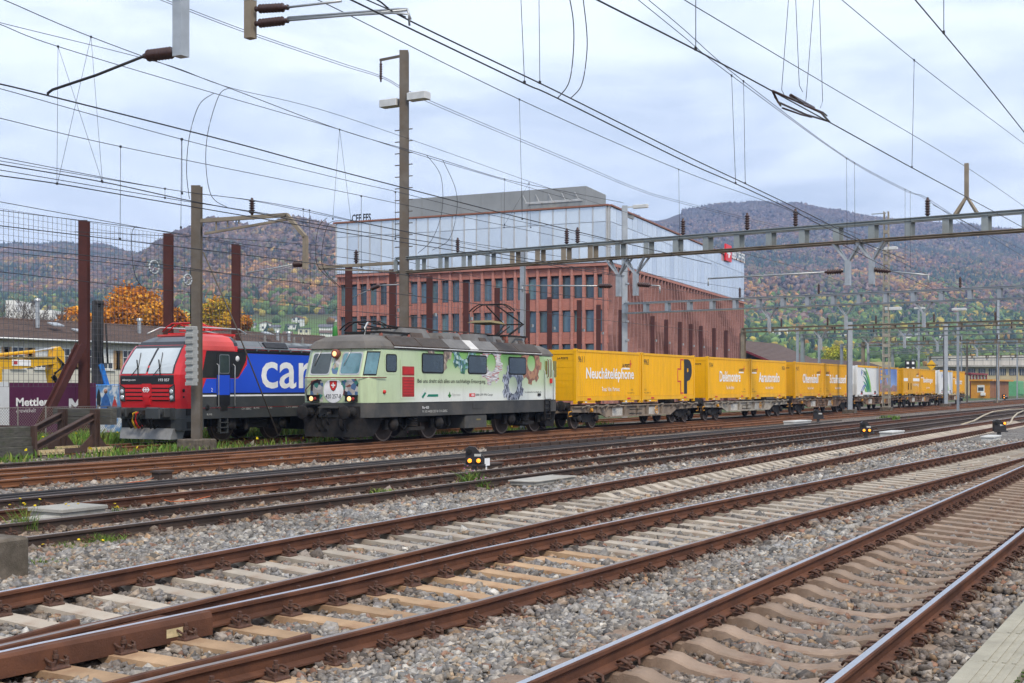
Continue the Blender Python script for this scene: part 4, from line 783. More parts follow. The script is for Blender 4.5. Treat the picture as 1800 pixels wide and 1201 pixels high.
mat('wheel_steel', (.07, .052, .042), rough=.7, metal=.3, var=.25, scale=4); mat('tyre_bright', (.20, .15, .12), rough=.45, metal=.7)
mat('cab_glass', (.030, .045, .048), rough=.05, var=.4, scale=1.2, spec=.9); mat('cab_glass_teal', (.10, .22, .26), rough=.06, var=.5, scale=.8, spec=.9); mat('olive_glass', (.20, .17, .03), rough=.15)
mat('rubber', (.012, .012, .012), rough=.7); mat('aluminium', (.55, .55, .54), rough=.4, metal=.6); mat('door_red', (.36, .03, .03), rough=.5, var=.15); mat('signal_red', (.62, .03, .03), rough=.4); mat('rail_brown', (.22, .07, .05), rough=.6)
mat('text_dark', (.02, .022, .025), rough=.5); mat('text_white', (.82, .82, .82), rough=.5); mat('mark_green', (.01, .20, .13), rough=.5); mat('leaf_green', (.03, .19, .03), rough=.5); mat('pale_text', (.5, .5, .47), rough=.6)
glow('lamp_orange', (1.0, .52, .22), .75); mat('lamp_glass', (.5, .5, .48), rough=.2)
def print_fn(pal, sc, stretch=(1, 1, 1)):
    def fn(n, l, b, tc, sp):
        mp = n.new('ShaderNodeMapping'); mp.inputs['Scale'].default_value = stretch; mp.inputs['Rotation'].default_value = (0, .5, 0); l.new(tc.outputs['Object'], mp.inputs['Vector'])
        vo = n.new('ShaderNodeTexVoronoi'); vo.inputs['Scale'].default_value = sc; l.new(mp.outputs['Vector'], vo.inputs['Vector']); se = n.new('ShaderNodeSeparateColor'); l.new(vo.outputs['Color'], se.inputs['Color'])
        cr = n.new('ShaderNodeValToRGB'); cr.color_ramp.interpolation = 'CONSTANT'; cr.color_ramp.elements.remove(cr.color_ramp.elements[1])
        for i, c in enumerate(pal):
            e = cr.color_ramp.elements[0] if i == 0 else cr.color_ramp.elements.new(i/len(pal)); e.position = i/len(pal); e.color = c+(1,)
        l.new(se.outputs['Red'], cr.inputs['Fac']); l.new(cr.outputs['Color'], b.inputs['Base Color'])
    return fn
zone_mat('print_rock', print_fn([(.30,.22,.15),(.16,.11,.08),(.42,.33,.25),(.10,.075,.06),(.24,.18,.13)], 9)); zone_mat('print_glass', print_fn([(.05,.20,.08),(.02,.10,.05),(.20,.36,.40),(.45,.58,.55),(.06,.16,.20)], 8))
zone_mat('print_paper', print_fn([(.62,.60,.58),(.30,.28,.29),(.72,.71,.70),(.45,.42,.42),(.42,.10,.08),(.55,.54,.55)], 4, (1.2, 1, 9))); zone_mat('print_metal', print_fn([(.06,.07,.10),(.30,.33,.40),(.50,.53,.60),(.02,.02,.03),(.14,.16,.21)], 8, (2.2, 1, 1)))
zone_mat('print_card', print_fn([(.36,.15,.06),(.26,.10,.045),(.42,.20,.09),(.20,.08,.04)], 7)); zone_mat('print_litter', print_fn([(.50,.48,.46),(.03,.03,.04),(.05,.22,.18),(.08,.15,.28),(.42,.38,.35),(.20,.06,.05),(.55,.53,.51),(.30,.24,.12),(.35,.34,.33)], 7))
NEAR = (0, -1, 0)
def side(mb, pts, y, t=.004):                                # flat outline on the side facing the platform
    return mb.extr([(x, z) for x, z in pts], (0, y, 0), XU, ZZ, NEAR, t)
def rrect(x0, x1, z0, z1, r=.07, n=3):
    o = []
    for cx, cz, a in ((x1-r, z0+r, -90), (x1-r, z1-r, 0), (x0+r, z1-r, 90), (x0+r, z0+r, 180)):
        for i in range(n+1): t = R(a+90*i/n); o.append((cx+r*math.cos(t), cz+r*math.sin(t)))
    return o
def hull(L, xf, fw, hw, ch, z, xr=None):
    xr = xf if xr is None else xr; m_ = .45
    h = [(xf, fw), (xf, -fw), (xf+ch*.35, -(fw+(hw-fw)*.62)), (xf+ch, -hw), (L-xr-ch, -hw), (L-xr-ch*.35, -(fw+(hw-fw)*.62)), (L-xr, -fw), (L-xr, fw), (L-xr-ch*.35, fw+(hw-fw)*.62), (L-xr-ch, hw), (xf+ch, hw), (xf+ch*.35, fw+(hw-fw)*.62)]
    return [(x, y, z) for x, y in h]
def buffer_round(mb, x, y, z, dirx):
    mb.lathe((x, y, z), (dirx, 0, 0), [(0, .17), (.12, .17), (.13, .12), (.34, .12), (.35, .15), (.45, .15), (.47, .23), (.52, .245), (.55, .20)], 16)
def wheel(parent, x, y, r, name='wheel'):
    mb = MB(); mb.lathe((x, y-.07, r), (0, 1, 0), [(0, r*.55), (.0, r-.07), (.02, r), (.11, r), (.12, r+.03), (.14, r+.03), (.14, r*.4)], 24); o = mb.build(name, 'wheel_steel', parent)
    mb = MB(); rings = [[(x+q*math.cos(2*math.pi*i/24), y-.074, r+q*math.sin(2*math.pi*i/24)) for i in range(24)] for q in (r-.06, r-.005)]; mb.loft(rings, caps=False); mb.build('tyre', 'tyre_bright', o); return o

# ---------------------------------------------------------------- green locomotive
LV = 26.3; G0 = 34.5; GL = 13.9
gl = thing('green_locomotive', 'pale green and white electric locomotive with gear artwork at the head of the container train', 'locomotive', (G0, LV, 0))
gx = lambda x, v=24.815: UV(x, v)-G0
def gp_(x, y, v=24.815): p = P(x, y, v); return (p.x-G0, p.z)
mb = MB(); mb.loft([hull(GL, 0, 1.12, 1.485, .42, 1.36), hull(GL, -.02, 1.12, 1.485, .42, 2.16), hull(GL, .30, 1.10, 1.47, .40, 3.14), hull(GL, .33, 1.06, 1.42, .40, 3.26)]); mb.build('body', 'loco_green', gl)
mb = MB(); mb.loft([hull(GL, .22, 1.14, 1.50, .42, 3.20), hull(GL, .26, 1.13, 1.49, .42, 3.28), hull(GL, .36, 1.0, 1.36, .45, 3.46), hull(GL, .62, .75, 1.08, .5, 3.62), hull(GL, 1.0, .4, .65, .55, 3.70)], smooth=False); rfo = mb.build('roof', 'roof_loco', gl)
# louvre panels along the roof shoulder
ex = [gx(x, 24.8) for x in (692, 741, 790, 826, 841, 876, 912, 951)]
for i, mt in enumerate(['louver_brown', 'louver_brown', 'louver_grey', 'louver_pale', 'louver_grey', 'louver_brown', 'louver_brown']):
    mb = MB(); a, b_ = ex[i]+.02, ex[i+1]-.02; mb.loft([[(a, -1.50, 3.285), (b_, -1.50, 3.285), (b_, -1.09, 3.63), (a, -1.09, 3.63)], [(a, -1.54, 3.32), (b_, -1.54, 3.32), (b_, -1.13, 3.67), (a, -1.13, 3.67)]]); pn = mb.build('roof_louver', mt, gl)
    if 'brown' in mt:
        for k in range(1, 8): mb = MB(); q = k/8; mb.obeam((a+.04, -1.54+.41*q-.01, 3.32+.35*q), (b_-.04, -1.54+.41*q-.01, 3.32+.35*q), .02, .02); mb.build('louver_slat', 'louver_grey', pn)
mb = MB(); mb.obeam((ex[0], -1.53, 3.265), (ex[-1], -1.53, 3.265), .03, .025); mb.build('rain_strip', 'text_white', gl)
# roof boxes, bus bars, insulators
for a, b_, h, mt in ((3.0, 4.9, .42, 'louver_grey'), (5.3, 5.9, .32, 'roof_loco'), (6.2, 7.2, .36, 'louver_grey'), (8.0, 9.3, .38, 'louver_grey'), (9.5, 10.4, .34, 'louver_grey'), (11.3, 12.2, .36, 'louver_grey')):
    mb = MB(); mb.loft([[(a, -.8, 3.6), (b_, -.8, 3.6), (b_, .8, 3.6), (a, .8, 3.6)], [(a+.18, -.62, 3.6+h), (b_-.18, -.62, 3.6+h), (b_-.18, .62, 3.6+h), (a+.18, .62, 3.6+h)]]); rbx = mb.build('roof_box', mt, gl)
    mb = MB(); q0, q1 = a+(b_-a)*.3, a+(b_-a)*.7; mb.loft([[(q0, -.795, 3.66), (q1, -.795, 3.66), (q1, -.70, 3.6+h*.62), (q0, -.70, 3.6+h*.62)], [(q0, -.81, 3.66), (q1, -.81, 3.66), (q1, -.715, 3.6+h*.62), (q0, -.715, 3.6+h*.62)]]); mb.build('vent', 'louver_brown', rbx)
mb = MB(); mb.tube([(3.9, -.1, 4.08), (5.2, -.15, 4.1), (6.4, -.1, 4.04), (8.6, -.1, 4.06), (11.6, -.1, 4.0)], .025, 6); mb.tube([(4.2, .3, 4.1), (5.8, .3, 4.05), (7.8, .3, 4.1), (11.2, .3, 4.05)], .02, 6); mb.build('bus_bar', 'wheel_steel', gl)
for x in (3.95, 5.25, 5.6, 6.5, 7.6, 7.9, 8.6, 10.6, 10.9, 11.5):
    mb = MB(); mb.lathe((x, -.1, 3.68), ZZ, [(0, .05), (.05, .1), (.08, .05), (.12, .1), (.15, .05), (.19, .1), (.22, .05), (.27, .09), (.30, .05), (.36, .04)], 8); mb.build('insulator', 'rail_brown', gl)
def pantograph(parent, x0, zb, raised, mt, name='pantograph', w=.75):
    mb = MB()
    for y in (-w, w): mb.obeam((x0-.9, y, zb+.3), (x0+.9, y, zb+.3), .06, .08); 
    for x in (x0-.9, x0+.9): mb.obeam((x, -w, zb+.3), (x, w, zb+.3), .06, .08)
    o = mb.build(name, mt, parent)
    for sx in (-.85, .85):
        for y in (-w, w): m2 = MB(); m2.lathe((x0+sx, y, zb-.02), ZZ, [(0, .06), (.06, .1), (.1, .06), (.15, .1), (.19, .06), (.26, .07), (.3, .04)], 8); m2.build('insulator', 'rail_brown', o)
    m3 = MB()
    if raised:
        kz, tz = zb+.30+raised*.45, zb+.3+raised; kx = x0+1.1
        for y in (-.5, .5): m3.tube([(x0+.1, y*.6, zb+.35), (kx, y*.9, kz)], .04, 6); m3.tube([(kx, y*.9, kz), (x0-.75, y*.5, tz)], .03, 6)
        m3.tube([(kx, -.5, kz), (kx, .5, kz)], .03, 6); m3.tube([(x0-.2, .0, zb+.35), (kx-.35, 0, kz-.1)], .025, 6)
    else:
        tz = zb+.62
        for y in (-.45, .45): m3.tube([(x0-.8, y*.6, zb+.42), (x0+.85, y, zb+.52)], .035, 6); m3.tube([(x0+.85, y, zb+.53), (x0-.7, y*.7, tz)], .03, 6)
    m3.build('arm', mt, o); m4 = MB(); hx = x0-.75
    for q in (-.14, .14): m4.tube([(hx+q, -1.0, tz-.22), (hx+q, -.8, tz-.06), (hx+q, -.55, tz+.06), (hx+q, .55, tz+.06), (hx+q, .8, tz-.06), (hx+q, 1.0, tz-.22)], .025, 5)
    m4.build('contact_bow', mt, o); return o
pantograph(gl, 2.55, 3.5, 0, 'bogie_dark'); pr = pantograph(gl, 11.4, 3.68, 1.25, 'bogie_dark')
mb = MB(); mb.loft([[(9.6, -.55, 4.50), (10.9, -.55, 4.46), (10.9, .55, 4.46), (9.6, .55, 4.50)], [(9.9, -.4, 4.60), (10.7, -.4, 4.57), (10.7, .4, 4.57), (9.9, .4, 4.60)]]); mat('khaki', (.20, .16, .07), rough=.7); mb.build('bow_shield', 'khaki', pr)
mb = MB(); mb.tube([(1.35, -.3, 3.6), (1.4, -.3, 3.95), (1.55, -.28, 4.12), (1.8, -.2, 4.18)], .035, 6); mb.build('horn_pipe', 'aluminium', gl); mb = MB(); mb.lathe((1.0, .7, 3.6), ZZ, [(0, .09), (.1, .1), (.35, .08), (.42, .03)], 8); mb.build('roof_horn', 'leaf_green', gl)
# underframe, buffers, plough
mb = MB(); mb.loft([hull(GL, -.05, 1.15, 1.46, .40, .86), hull(GL, -.05, 1.15, 1.46, .40, 1.352)]); uf = mb.build('underframe', 'frame_grey', gl)
mb = MB(); mb.box(-.32, -.05, -.42, .42, 1.18, 1.23); mb.box(-.26, -.05, .5, 1.1, 1.3, 1.34); mb.build('front_step', 'frame_grey', uf)
for x, dr in ((-.05, -1), (GL+.05, 1)):
    for y in (-.875, .875): mb = MB(); mb.box(x-.03 if dr < 0 else x, x if dr < 0 else x+.03, y-.28, y+.28, .84, 1.24); buffer_round(mb, x+.02*dr, y, 1.04, dr*1.25); mb.build('buffer', 'bogie_dark', gl)
    mb = MB(); mb.tube([(x, 0, 1.05), (x+dr*.3, 0, 1.0), (x+dr*.34, 0, .8), (x+dr*.22, 0, .62)], .04, 6); mb.box(min(x, x+dr*.2), max(x, x+dr*.2), -.08, .08, .98, 1.12); mb.build('coupling', 'bogie_dark', gl)
    for y in (-.55, -.35, .35, .6): mb = MB(); mb.tube([(x, y, .95), (x+dr*.14, y, .9), (x+dr*.2, y-.05, .6), (x+dr*.1, y-.12, .42), (x-dr*.02, y-.18, .55)], .028, 6); mb.build('brake_hose', 'rubber', gl)
    mb = MB(); r0 = [(x+dr*.02, -1.25, .84), (x+dr*.02, 1.25, .84), (x-dr*1.3, 1.2, .86), (x-dr*1.3, -1.2, .86)]; r1 = [(x+dr*.10, -1.1, .20), (x+dr*.10, 1.1, .20), (x-dr*.75, 1.15, .22), (x-dr*.75, -1.15, .22)]; mb.loft([r1, r0] if dr < 0 else [r1[::-1], r0[::-1]]); mb.build('snow_plough', 'bogie_dark', gl)
# bogies with wheels, springs, boxes
for a0, a1 in ((36.2-G0, 39.1-G0), (44.5-G0, 47.3-G0)):
    cx = (a0+a1)/2; mb = MB(); mb.box(a0-.9, a1+.9, -1.0, -.88, .62, .92); mb.box(a0-.9, a1+.9, .88, 1.0, .62, .92); mb.box(cx-.5, cx+.5, -1.0, 1.0, .5, .9); bg_ = mb.build('bogie', 'bogie_dark', gl)
    for x in (a0, a1):
        for y in (-.78, .78): wheel(bg_, x, y, .60)
        mb = MB(); mb.cbox(x-.34, x+.34, -1.22, -1.0, .42, .80, .05); mb.lathe((x, -1.22, .6), (0, -1, 0), [(0, .24), (.12, .22), (.16, .15), (.2, .12)], 14); mb.build('axle_box', 'bogie_dark', bg_)
        mb = MB(); mb.tube([(x+.35, -1.25, .86), (x+.42, -1.28, .55), (x+.62, -1.28, .42), (x+.8, -1.27, .52), (x+.85, -1.24, .86)], .02, 5); mb.build('cable', 'rubber', bg_)
    mb = MB()
    for k in range(5): mb.lathe((cx-.2, -1.22, .50+k*.075), ZZ, [(0, .17), (.02, .2), (.045, .2), (.06, .17)], 12)
    mb.box(cx-.62, cx+.35, -1.38, -1.05, .36, .48); mb.build('spring_pack', 'bogie_dark', bg_)
mb = MB(); mb.cbox(40.75-G0, 42.35-G0, -1.42, -.5, .34, .84, .04); eb = mb.build('equipment_box', 'frame_grey', gl); mb = MB(); mb.box(41.55-G0, 41.85-G0, -1.43, -1.42, .62, .68); mb.build('box_label', 'khaki', eb)
mb = MB(); mb.box(40.2-G0, 43.4-G0, -.6, 1.3, .3, .86); mb.build('transformer_tank', 'bogie_dark', gl)
# cab front: windows, lamps, handrail, emblem
def on_front(z): return -.02+(z-2.16)/(3.14-2.16)*.32 if z > 2.16 else -.02*(z-1.36)/.8
def front_quad(name, y0, y1, z0, z1, m, out_=.012, parent=None, inset=.05):
    mb = MB(); pts = rrect(y0, y1, z0, z1, .09)
    a = [(on_front(z)-out_, y, z) for y, z in pts]; b_ = [(on_front(z)+.01, y, z) for y, z in pts]; mb.loft([b_, a]); return mb.build(name, m, parent or gl)
for y0, y1, m_ in ((-1.06, -.20, 'cab_glass_teal'), (.20, 1.06, 'cab_glass')):
    o = front_quad('windscreen', y0, y1, 2.30, 3.08, 'aluminium', .012); front_quad('pane', y0+.045, y1-.045, 2.345, 3.035, m_, .018, o)
    yy_ = (y0+y1)/2; mb = MB(); mb.tube([(on_front(3.16)-.03, yy_+.1, 3.16), (on_front(2.95)-.05, yy_+.16, 2.95), (on_front(2.62)-.045, yy_+.27, 2.62)], .014, 5); mb.build('wiper', 'aluminium', gl)
mb = MB(); c0, c1 = Vector((.16, -1.30, 0)), Vector((.42, -1.472, 0))
def chp(t, z): k = (z-2.16)/.98; a = Vector((-.02+.32*k+.42*.35, -(1.12+.365*.62), z)); b_ = Vector((-.02+.32*k+.42, -1.485+.015*k, z)); f0 = Vector((-.02+.32*k, -1.12+.02*k, z)); return f0+(a-f0)*(t/.45) if t < .45 else a+(b_-a)*((t-.45)/.55)
nrm = Vector((-.62, -.78, 0))
for t0, t1, m_, e in ((.10, .96, 'rubber', .012), (.15, .91, 'cab_glass_teal', .018)):
    mb = MB(); ts = np.linspace(t0, t1, 6); q0, q1 = (2.28, 3.10) if e < .015 else (2.33, 3.05); mb.loft([[chp(t, q0)+nrm*e for t in ts], [chp(t, q1)+nrm*e for t in ts]], caps=False, closed=False); mb.build('corner_window', m_, gl)
for pts, m_, e in ((rrect(gx(676), gx(699.5), 2.32, 3.10, .12), 'loco_green', .010), (rrect(gx(678), gx(697.5), 2.40, 3.02, .10), 'rubber', .016), (rrect(gx(679.2), gx(696.3), 2.44, 2.98, .08), 'cab_glass', .02)):
    mb = MB(); side(mb, pts, -1.478, e); mb.build('side_window', m_, gl)
for x0, x1 in ((741.6, 780), (822.6, 855.5), (894, 924.5)):
    mb = MB(); side(mb, rrect(gx(x0), gx(x1), 2.38, 3.10, .1), -1.475, .02); o = mb.build('engine_room_window', 'rubber', gl); mb = MB(); side(mb, rrect(gx(x0)+.05, gx(x1)-.05, 2.43, 3.05, .08), -1.475, .024); mb.build('pane', 'cab_glass', o)
mb = MB(); side(mb, rrect(gx(703.5), gx(730.5), 1.48, 2.86, .04), -1.486, .012); dr_ = mb.build('service_door', 'loco_green', gl)
for z0, z1, m_ in ((2.34, 2.56, 'door_red'), (1.60, 2.20, 'door_red')):
    mb = MB(); side(mb, rrect(gx(706.5), gx(727.5), z0-.05, z1+.05, .02), -1.498, .006); side(mb, rrect(gx(707.6), gx(726.8), z0, z1, .015), -1.504, .004); o = mb.build('red_vent', 'door_red', dr_)
    for k in range(6): mb = MB(); zz = z0+(z1-z0)*(k+.5)/6; mb.box(gx(708.2), gx(726), -1.518, -1.507, zz-.012, zz+.012); mb.build('slat', 'signal_red', o)
mb = MB(); side(mb, rrect(gx(957), gx(969.5), 1.42, 3.06, .05), -1.486, .012); cd = mb.build('cab_door', 'loco_green', gl); mb = MB(); side(mb, rrect(gx(957.8), gx(961.5), 2.42, 2.98, .03), -1.498, .006); mb.build('door_window', 'olive_glass', cd)
mb = MB(); side(mb, rrect(gx(972.5), gx(978), 2.3, 3.0, .05), -1.475, .012); mb.build('side_window', 'olive_glass', gl)
for x, z0, z1, m_ in ((955.3, 1.35, 2.6, 'aluminium'), (970.4, 1.3, 2.6, 'aluminium'), (966, 2.3, 3.05, 'rail_brown'), (961.5, 2.3, 3.05, 'rail_brown')): mb = MB(); g_ = gx(x); mb.tube([(g_, -1.49, z0), (g_, -1.56, z0+.03), (g_, -1.56, z1-.03), (g_, -1.49, z1)], .018, 6); mb.build('handrail', m_, gl)
mb = MB(); g_ = gx(966.5); mb.box(g_-.04, g_+.06, -1.58, -1.5, 2.05, 2.25); mb.build('door_lock', 'signal_red', gl)
for k in range(5): mb = MB(); g_ = gx(962); z = .55+k*.2; mb.box(g_-.22, g_+.22, -1.56, -1.40, z, z+.03); mb.build('step', 'bogie_dark', gl)
mb = MB(); g_ = gx(962); mb.box(g_-.24, g_-.21, -1.52, -1.47, .5, 1.3); mb.box(g_+.21, g_+.24, -1.52, -1.47, .5, 1.3); mb.build('step_frame', 'bogie_dark', gl)
mb = MB(); mb.tube([(-.06, 1.2, 2.2), (-.10, 1.1, 2.21), (-.10, -1.1, 2.21), (-.03, -1.2, 2.21), (.40, -1.53, 2.21), (.9, -1.54, 2.21)], .018, 5); mb.build('front_handrail', 'rail_brown', gl)
mb = MB(); mb.tube([(-.02, 1.12, 1.5), (-.10, 1.12, 1.8), (-.10, .8, 2.1), (-.04, .62, 2.15)], .018, 5); mb.build('grab_rail', 'rail_brown', gl)
def disc(mb, x, y, z, r, t=.006, n=28): mb.lathe((x, y, z), (-1, 0, 0), [(0, r), (t, r), (t+.001, r*.98)], n)
for y0, y1, z0, z1 in ((-1.05, -.30, 1.56, 2.17), (.42, 1.0, 1.38, 2.15), (-.45, -.9, 1.37, 1.5), (-.16, .16, 2.30, 2.92)):
    mb = MB(); a, b_ = min(y0, y1), max(y0, y1); pts = [(a+.04, z0), (b_-.08, z0+.05), (b_, z0+.2), (b_-.05, z1-.05), (a+.1, z1), (a, z1-.15), (a+.03, (z0+z1)/2)]; mb.loft([[(on_front(z)+.0, y, z) for y, z in pts], [(on_front(z)-.004, y, z) for y, z in pts]]); mb.build('litter_print', 'print_litter', gl)
mb = MB(); disc(mb, -.012, 0, 1.77, .42); mb.build('white_disc', 'text_white', gl)
for r_, m_, x in ((1.0, 'text_dark', -.021), (.86, 'signal_red', -.024)):
    mb = MB(); pts = [(-.16*r_, 1.95+.15*r_), (.16*r_, 1.95+.15*r_), (.15*r_, 1.95-.04*r_), (.08*r_, 1.95-.16*r_), (0, 1.95-.21*r_), (-.08*r_, 1.95-.16*r_), (-.15*r_, 1.95-.04*r_)]; mb.loft([[(x+.004, -y, z) for y, z in pts], [(x, -y, z) for y, z in pts]]); mb.build('shield', m_, gl)
mb = MB(); mb.box(-.030, -.026, -.085, .085, 1.925, 1.975); mb.box(-.0305, -.0265, -.025, .025, 1.865, 2.035); mb.build('shield_cross', 'text_white', gl)
text('number', '420 257-8', (-.02, .33, 1.50), (0, -1, 0), ZZ, .66, .15, 'text_dark', gl, bold=.005, lift=.006)
for y in (-.80, .80):
    mb = MB(); mb.box(-.16, .02, y-.21, y+.21, 1.40, 1.60); mb.box(-.18, -.02, y-.23, y+.23, 1.585, 1.625); lo_ = mb.build('headlight', 'rubber', gl); mb = MB(); mb.lathe((-.16, y+.03, 1.495), (-1, 0, 0), [(0, .08), (.012, .08), (.02, .04)], 16); mb.build('lamp', 'lamp_orange', lo_)
    mb = MB(); mb.lathe((-.16, y-.13, 1.495), (-1, 0, 0), [(0, .06), (.012, .055), (.02, .03)], 12); mb.build('tail_lamp', 'door_red', lo_)
mb = MB(); mb.lathe((.24, .02, 3.02), (-1, 0, 0), [(0, .15), (.12, .16), (.16, .15), (.17, .11)], 18); tl = mb.build('headlight', 'rail_brown', gl); mb = MB(); mb.lathe((.075, .02, 3.02), (-1, 0, 0), [(0, .09), (.012, .08), (.02, .03)], 16); mb.build('lamp', 'lamp_orange', tl)
# side artwork: cogwheels cut off at the roof edge, lettering
def gear(cx, cz, m_, lift, rin=.35, rout=.90, rot=0.0, zmax=3.195, zmin=1.375):
    bm = bmesh.new(); o = gear_poly(rin, rout, 8); ca, sa = math.cos(rot), math.sin(rot); O = [(cx+x*ca-z*sa, cz+x*sa+z*ca) for x, z in o]; nn_ = len(O)
    I = [(cx+rin*math.cos(math.atan2(z-cz, x-cx)), cz+rin*math.sin(math.atan2(z-cz, x-cx))) for x, z in O]
    vo = [bm.verts.new((x, -1.489-lift, z)) for x, z in O]; vi = [bm.verts.new((x, -1.489-lift, z)) for x, z in I]
    for i in range(nn_): bm.faces.new((vo[i], vo[(i+1) % nn_], vi[(i+1) % nn_], vi[i]))
    bmesh.ops.bisect_plane(bm, geom=bm.verts[:]+bm.edges[:]+bm.faces[:], plane_co=(0, 0, zmax), plane_no=(0, 0, 1), clear_outer=True); bmesh.ops.bisect_plane(bm, geom=bm.verts[:]+bm.edges[:]+bm.faces[:], plane_co=(0, 0, zmin), plane_no=(0, 0, -1), clear_outer=True)
    me = bpy.data.meshes.new('cogwheel_print'); bm.to_mesh(me); bm.free(); me.materials.append(MATS[m_]); return link('cogwheel_print', me, gl)
def gpx(zx, zy): return gp_(720+zx/5.46, 570+zy/5.46)
for (zx, zy), m_, lf, rt in (((282, 232), 'print_rock', .001, .1), ((520, 250), 'print_glass', .0015, .3), ((783, 370), 'print_paper', .002, .2), ((992, 585), 'print_metal', .003, .05), ((1168, 372), 'print_card', .0025, .25)):
    a = gpx(zx, zy); gear(a[0], a[1], m_, lf, rot=rt)
a = gpx(75, 603); b_ = gpx(730, 560); text('slogan', 'Bei uns dreht sich alles um nachhaltige Entsorgung.', (a[0], -1.489, 1.99), XU, ZZ, b_[0]-a[0], .19, 'text_dark', gl, bold=.004)
mb = MB(); a = gpx(165, 697); b_ = gpx(273, 672); side(mb, [(a[0], a[1]), (b_[0], a[1]), (b_[0], b_[1]), (a[0]+.1, b_[1])], -1.489, .003); mb.build('green_bar', 'mark_green', gl)
mb = MB(); a = gpx(115, 715); b_ = gpx(158, 650); side(mb, [(a[0], a[1]+.06), (a[0]+.08, a[1]), (b_[0], b_[1]-.05), (b_[0]-.08, b_[1])], -1.489, .003); mb.build('slanted_mark', 'mark_green', gl); text('mark_letters', 'ACTS', (a[0]-.02, -1.492, a[1]+.08), (.72, 0, .69), (-.69*.6, 0, .72*.6), .36, .12, 'text_white', gl, bold=.01)
mb = MB(); a = gpx(383, 680); side(mb, [(a[0]-.03, a[1]-.10), (a[0]+.03, a[1]-.10), (a[0]+.12, a[1]-.02), (a[0]+.05, a[1]+.03), (a[0], a[1]+.13), (a[0]-.05, a[1]+.03), (a[0]-.12, a[1]-.02)], -1.489, .003); mb.build('leaf_mark', 'leaf_green', gl)
a = gpx(408, 698); b_ = gpx(485, 662); text('company_letters', 'Spross', (a[0], -1.489, a[1]), XU, ZZ, b_[0]-a[0], b_[1]-a[1], 'pale_text', gl)
a = gpx(572, 697); b_ = gpx(628, 664); mb = MB(); side(mb, [(a[0], a[1]), (b_[0], a[1]), (b_[0], b_[1]), (a[0], b_[1])], -1.489, .003); lg = mb.build('red_emblem', 'signal_red', gl); c_ = ((a[0]+b_[0])/2+.04, (a[1]+b_[1])/2); mb = MB(); side(mb, [(c_[0]-.13, c_[1]-.016), (c_[0]+.13, c_[1]-.016), (c_[0]+.13, c_[1]+.016), (c_[0]-.13, c_[1]+.016)], -1.493, .002); side(mb, [(c_[0]-.016, c_[1]-.05), (c_[0]+.016, c_[1]-.05), (c_[0]+.016, c_[1]+.05), (c_[0]-.016, c_[1]+.05)], -1.4935, .002); mb.build('emblem_arrows', 'text_white', lg)
a = gpx(632, 693); b_ = gpx(797, 665); text('company_letters', 'SBB CFF FFS Cargo', (a[0], -1.489, a[1]), XU, ZZ, b_[0]-a[0], .1, 'text_dark', gl)
a = gpx(1105, 658); b_ = gpx(1262, 645); text('web_letters', 'kreislaufwirtschaft.ch', (a[0], -1.489, a[1]), XU, ZZ, b_[0]-a[0], .06, 'text_dark', gl)
a = gpx(128, 812); text('class_letters', 'Re 420', (a[0], -1.462, a[1]), XU, ZZ, .42, .09, 'text_white', gl, bold=.01)
a = gpx(128, 850); b_ = gpx(368, 835); text('fleet_number', '91 85 4420 257-8 CH-SBBC', (a[0], -1.462, a[1]), XU, ZZ, b_[0]-a[0], .085, 'pale_text', gl)
mb = MB(); a = gpx(612, 808); b_ = gpx(708, 755); side(mb, [(a[0], a[1]), (b_[0], a[1]), (b_[0], b_[1]), (a[0], b_[1])], -1.461, .012); mb.build('access_plate', 'frame_grey', gl)
mb = MB(); a = gpx(1228, 687); side(mb, [(a[0], a[1]), (a[0]+.24, a[1]), (a[0]+.24, a[1]+.1), (a[0], a[1]+.1)], -1.489, .03); mb.build('socket', 'rubber', gl)
mb = MB(); a = gp_(675, 689); mb.lathe((a[0], -1.486, a[1]), NEAR, [(0, .07), (.05, .06), (.06, .02)], 10); mb.build('marker_lamp', 'signal_red', gl)
# ---------------------------------------------------------------- red and blue locomotive on the siding
mat('paint_red', (.62, .022, .030), rough=.28, var=.06, scale=.8, coat=.4, dirt=(.30, .03, .03), dirt_amt=.15); mat('paint_red_roof', (.66, .08, .07), rough=.4, var=.08, scale=.8); mat('paint_blue', (.018, .080, .60), rough=.3, var=.06, scale=.8, coat=.4)
mat('paint_black', (.018, .018, .022), rough=.3, var=.15, coat=.3); mat('paint_grey', (.050, .054, .056), rough=.45, var=.15, scale=.9, dirt=(.11, .10, .09), dirt_amt=.3); mat('roof_grey_panel', (.15, .165, .18), rough=.5, var=.12); mat('roof_grey_foil', (.17, .19, .20), rough=.35, var=.5, scale=3)
mat('screen_glass', (.50, .55, .58), rough=.08, var=.12, scale=.6, spec=.8); mat('lamp_chrome', (.20, .22, .24), rough=.15, metal=.5); mat('plough_pale', (.26, .26, .26), rough=.6, var=.2, scale=3); mat('hose_yellow', (.55, .34, .02), rough=.5)
VC = 31.3; V0u = 30.9; VL = 17.6; VS = 29.8
ve = thing('red_blue_locomotive', 'modern red, black and blue electric locomotive standing at the buffer stop behind the green one', 'locomotive', (V0u, VC, 0))
vx = lambda x: UV(x, VS)-V0u
def vp(x, y): p = P(x, y, VS); return (p.x-V0u, p.z)
def vz2(zx, zy): return vp(180+zx/4.5, 540+zy/4.5)
H_ = lambda xf, fw, hw, ch, z: hull(VL, xf, fw, hw, ch, z)
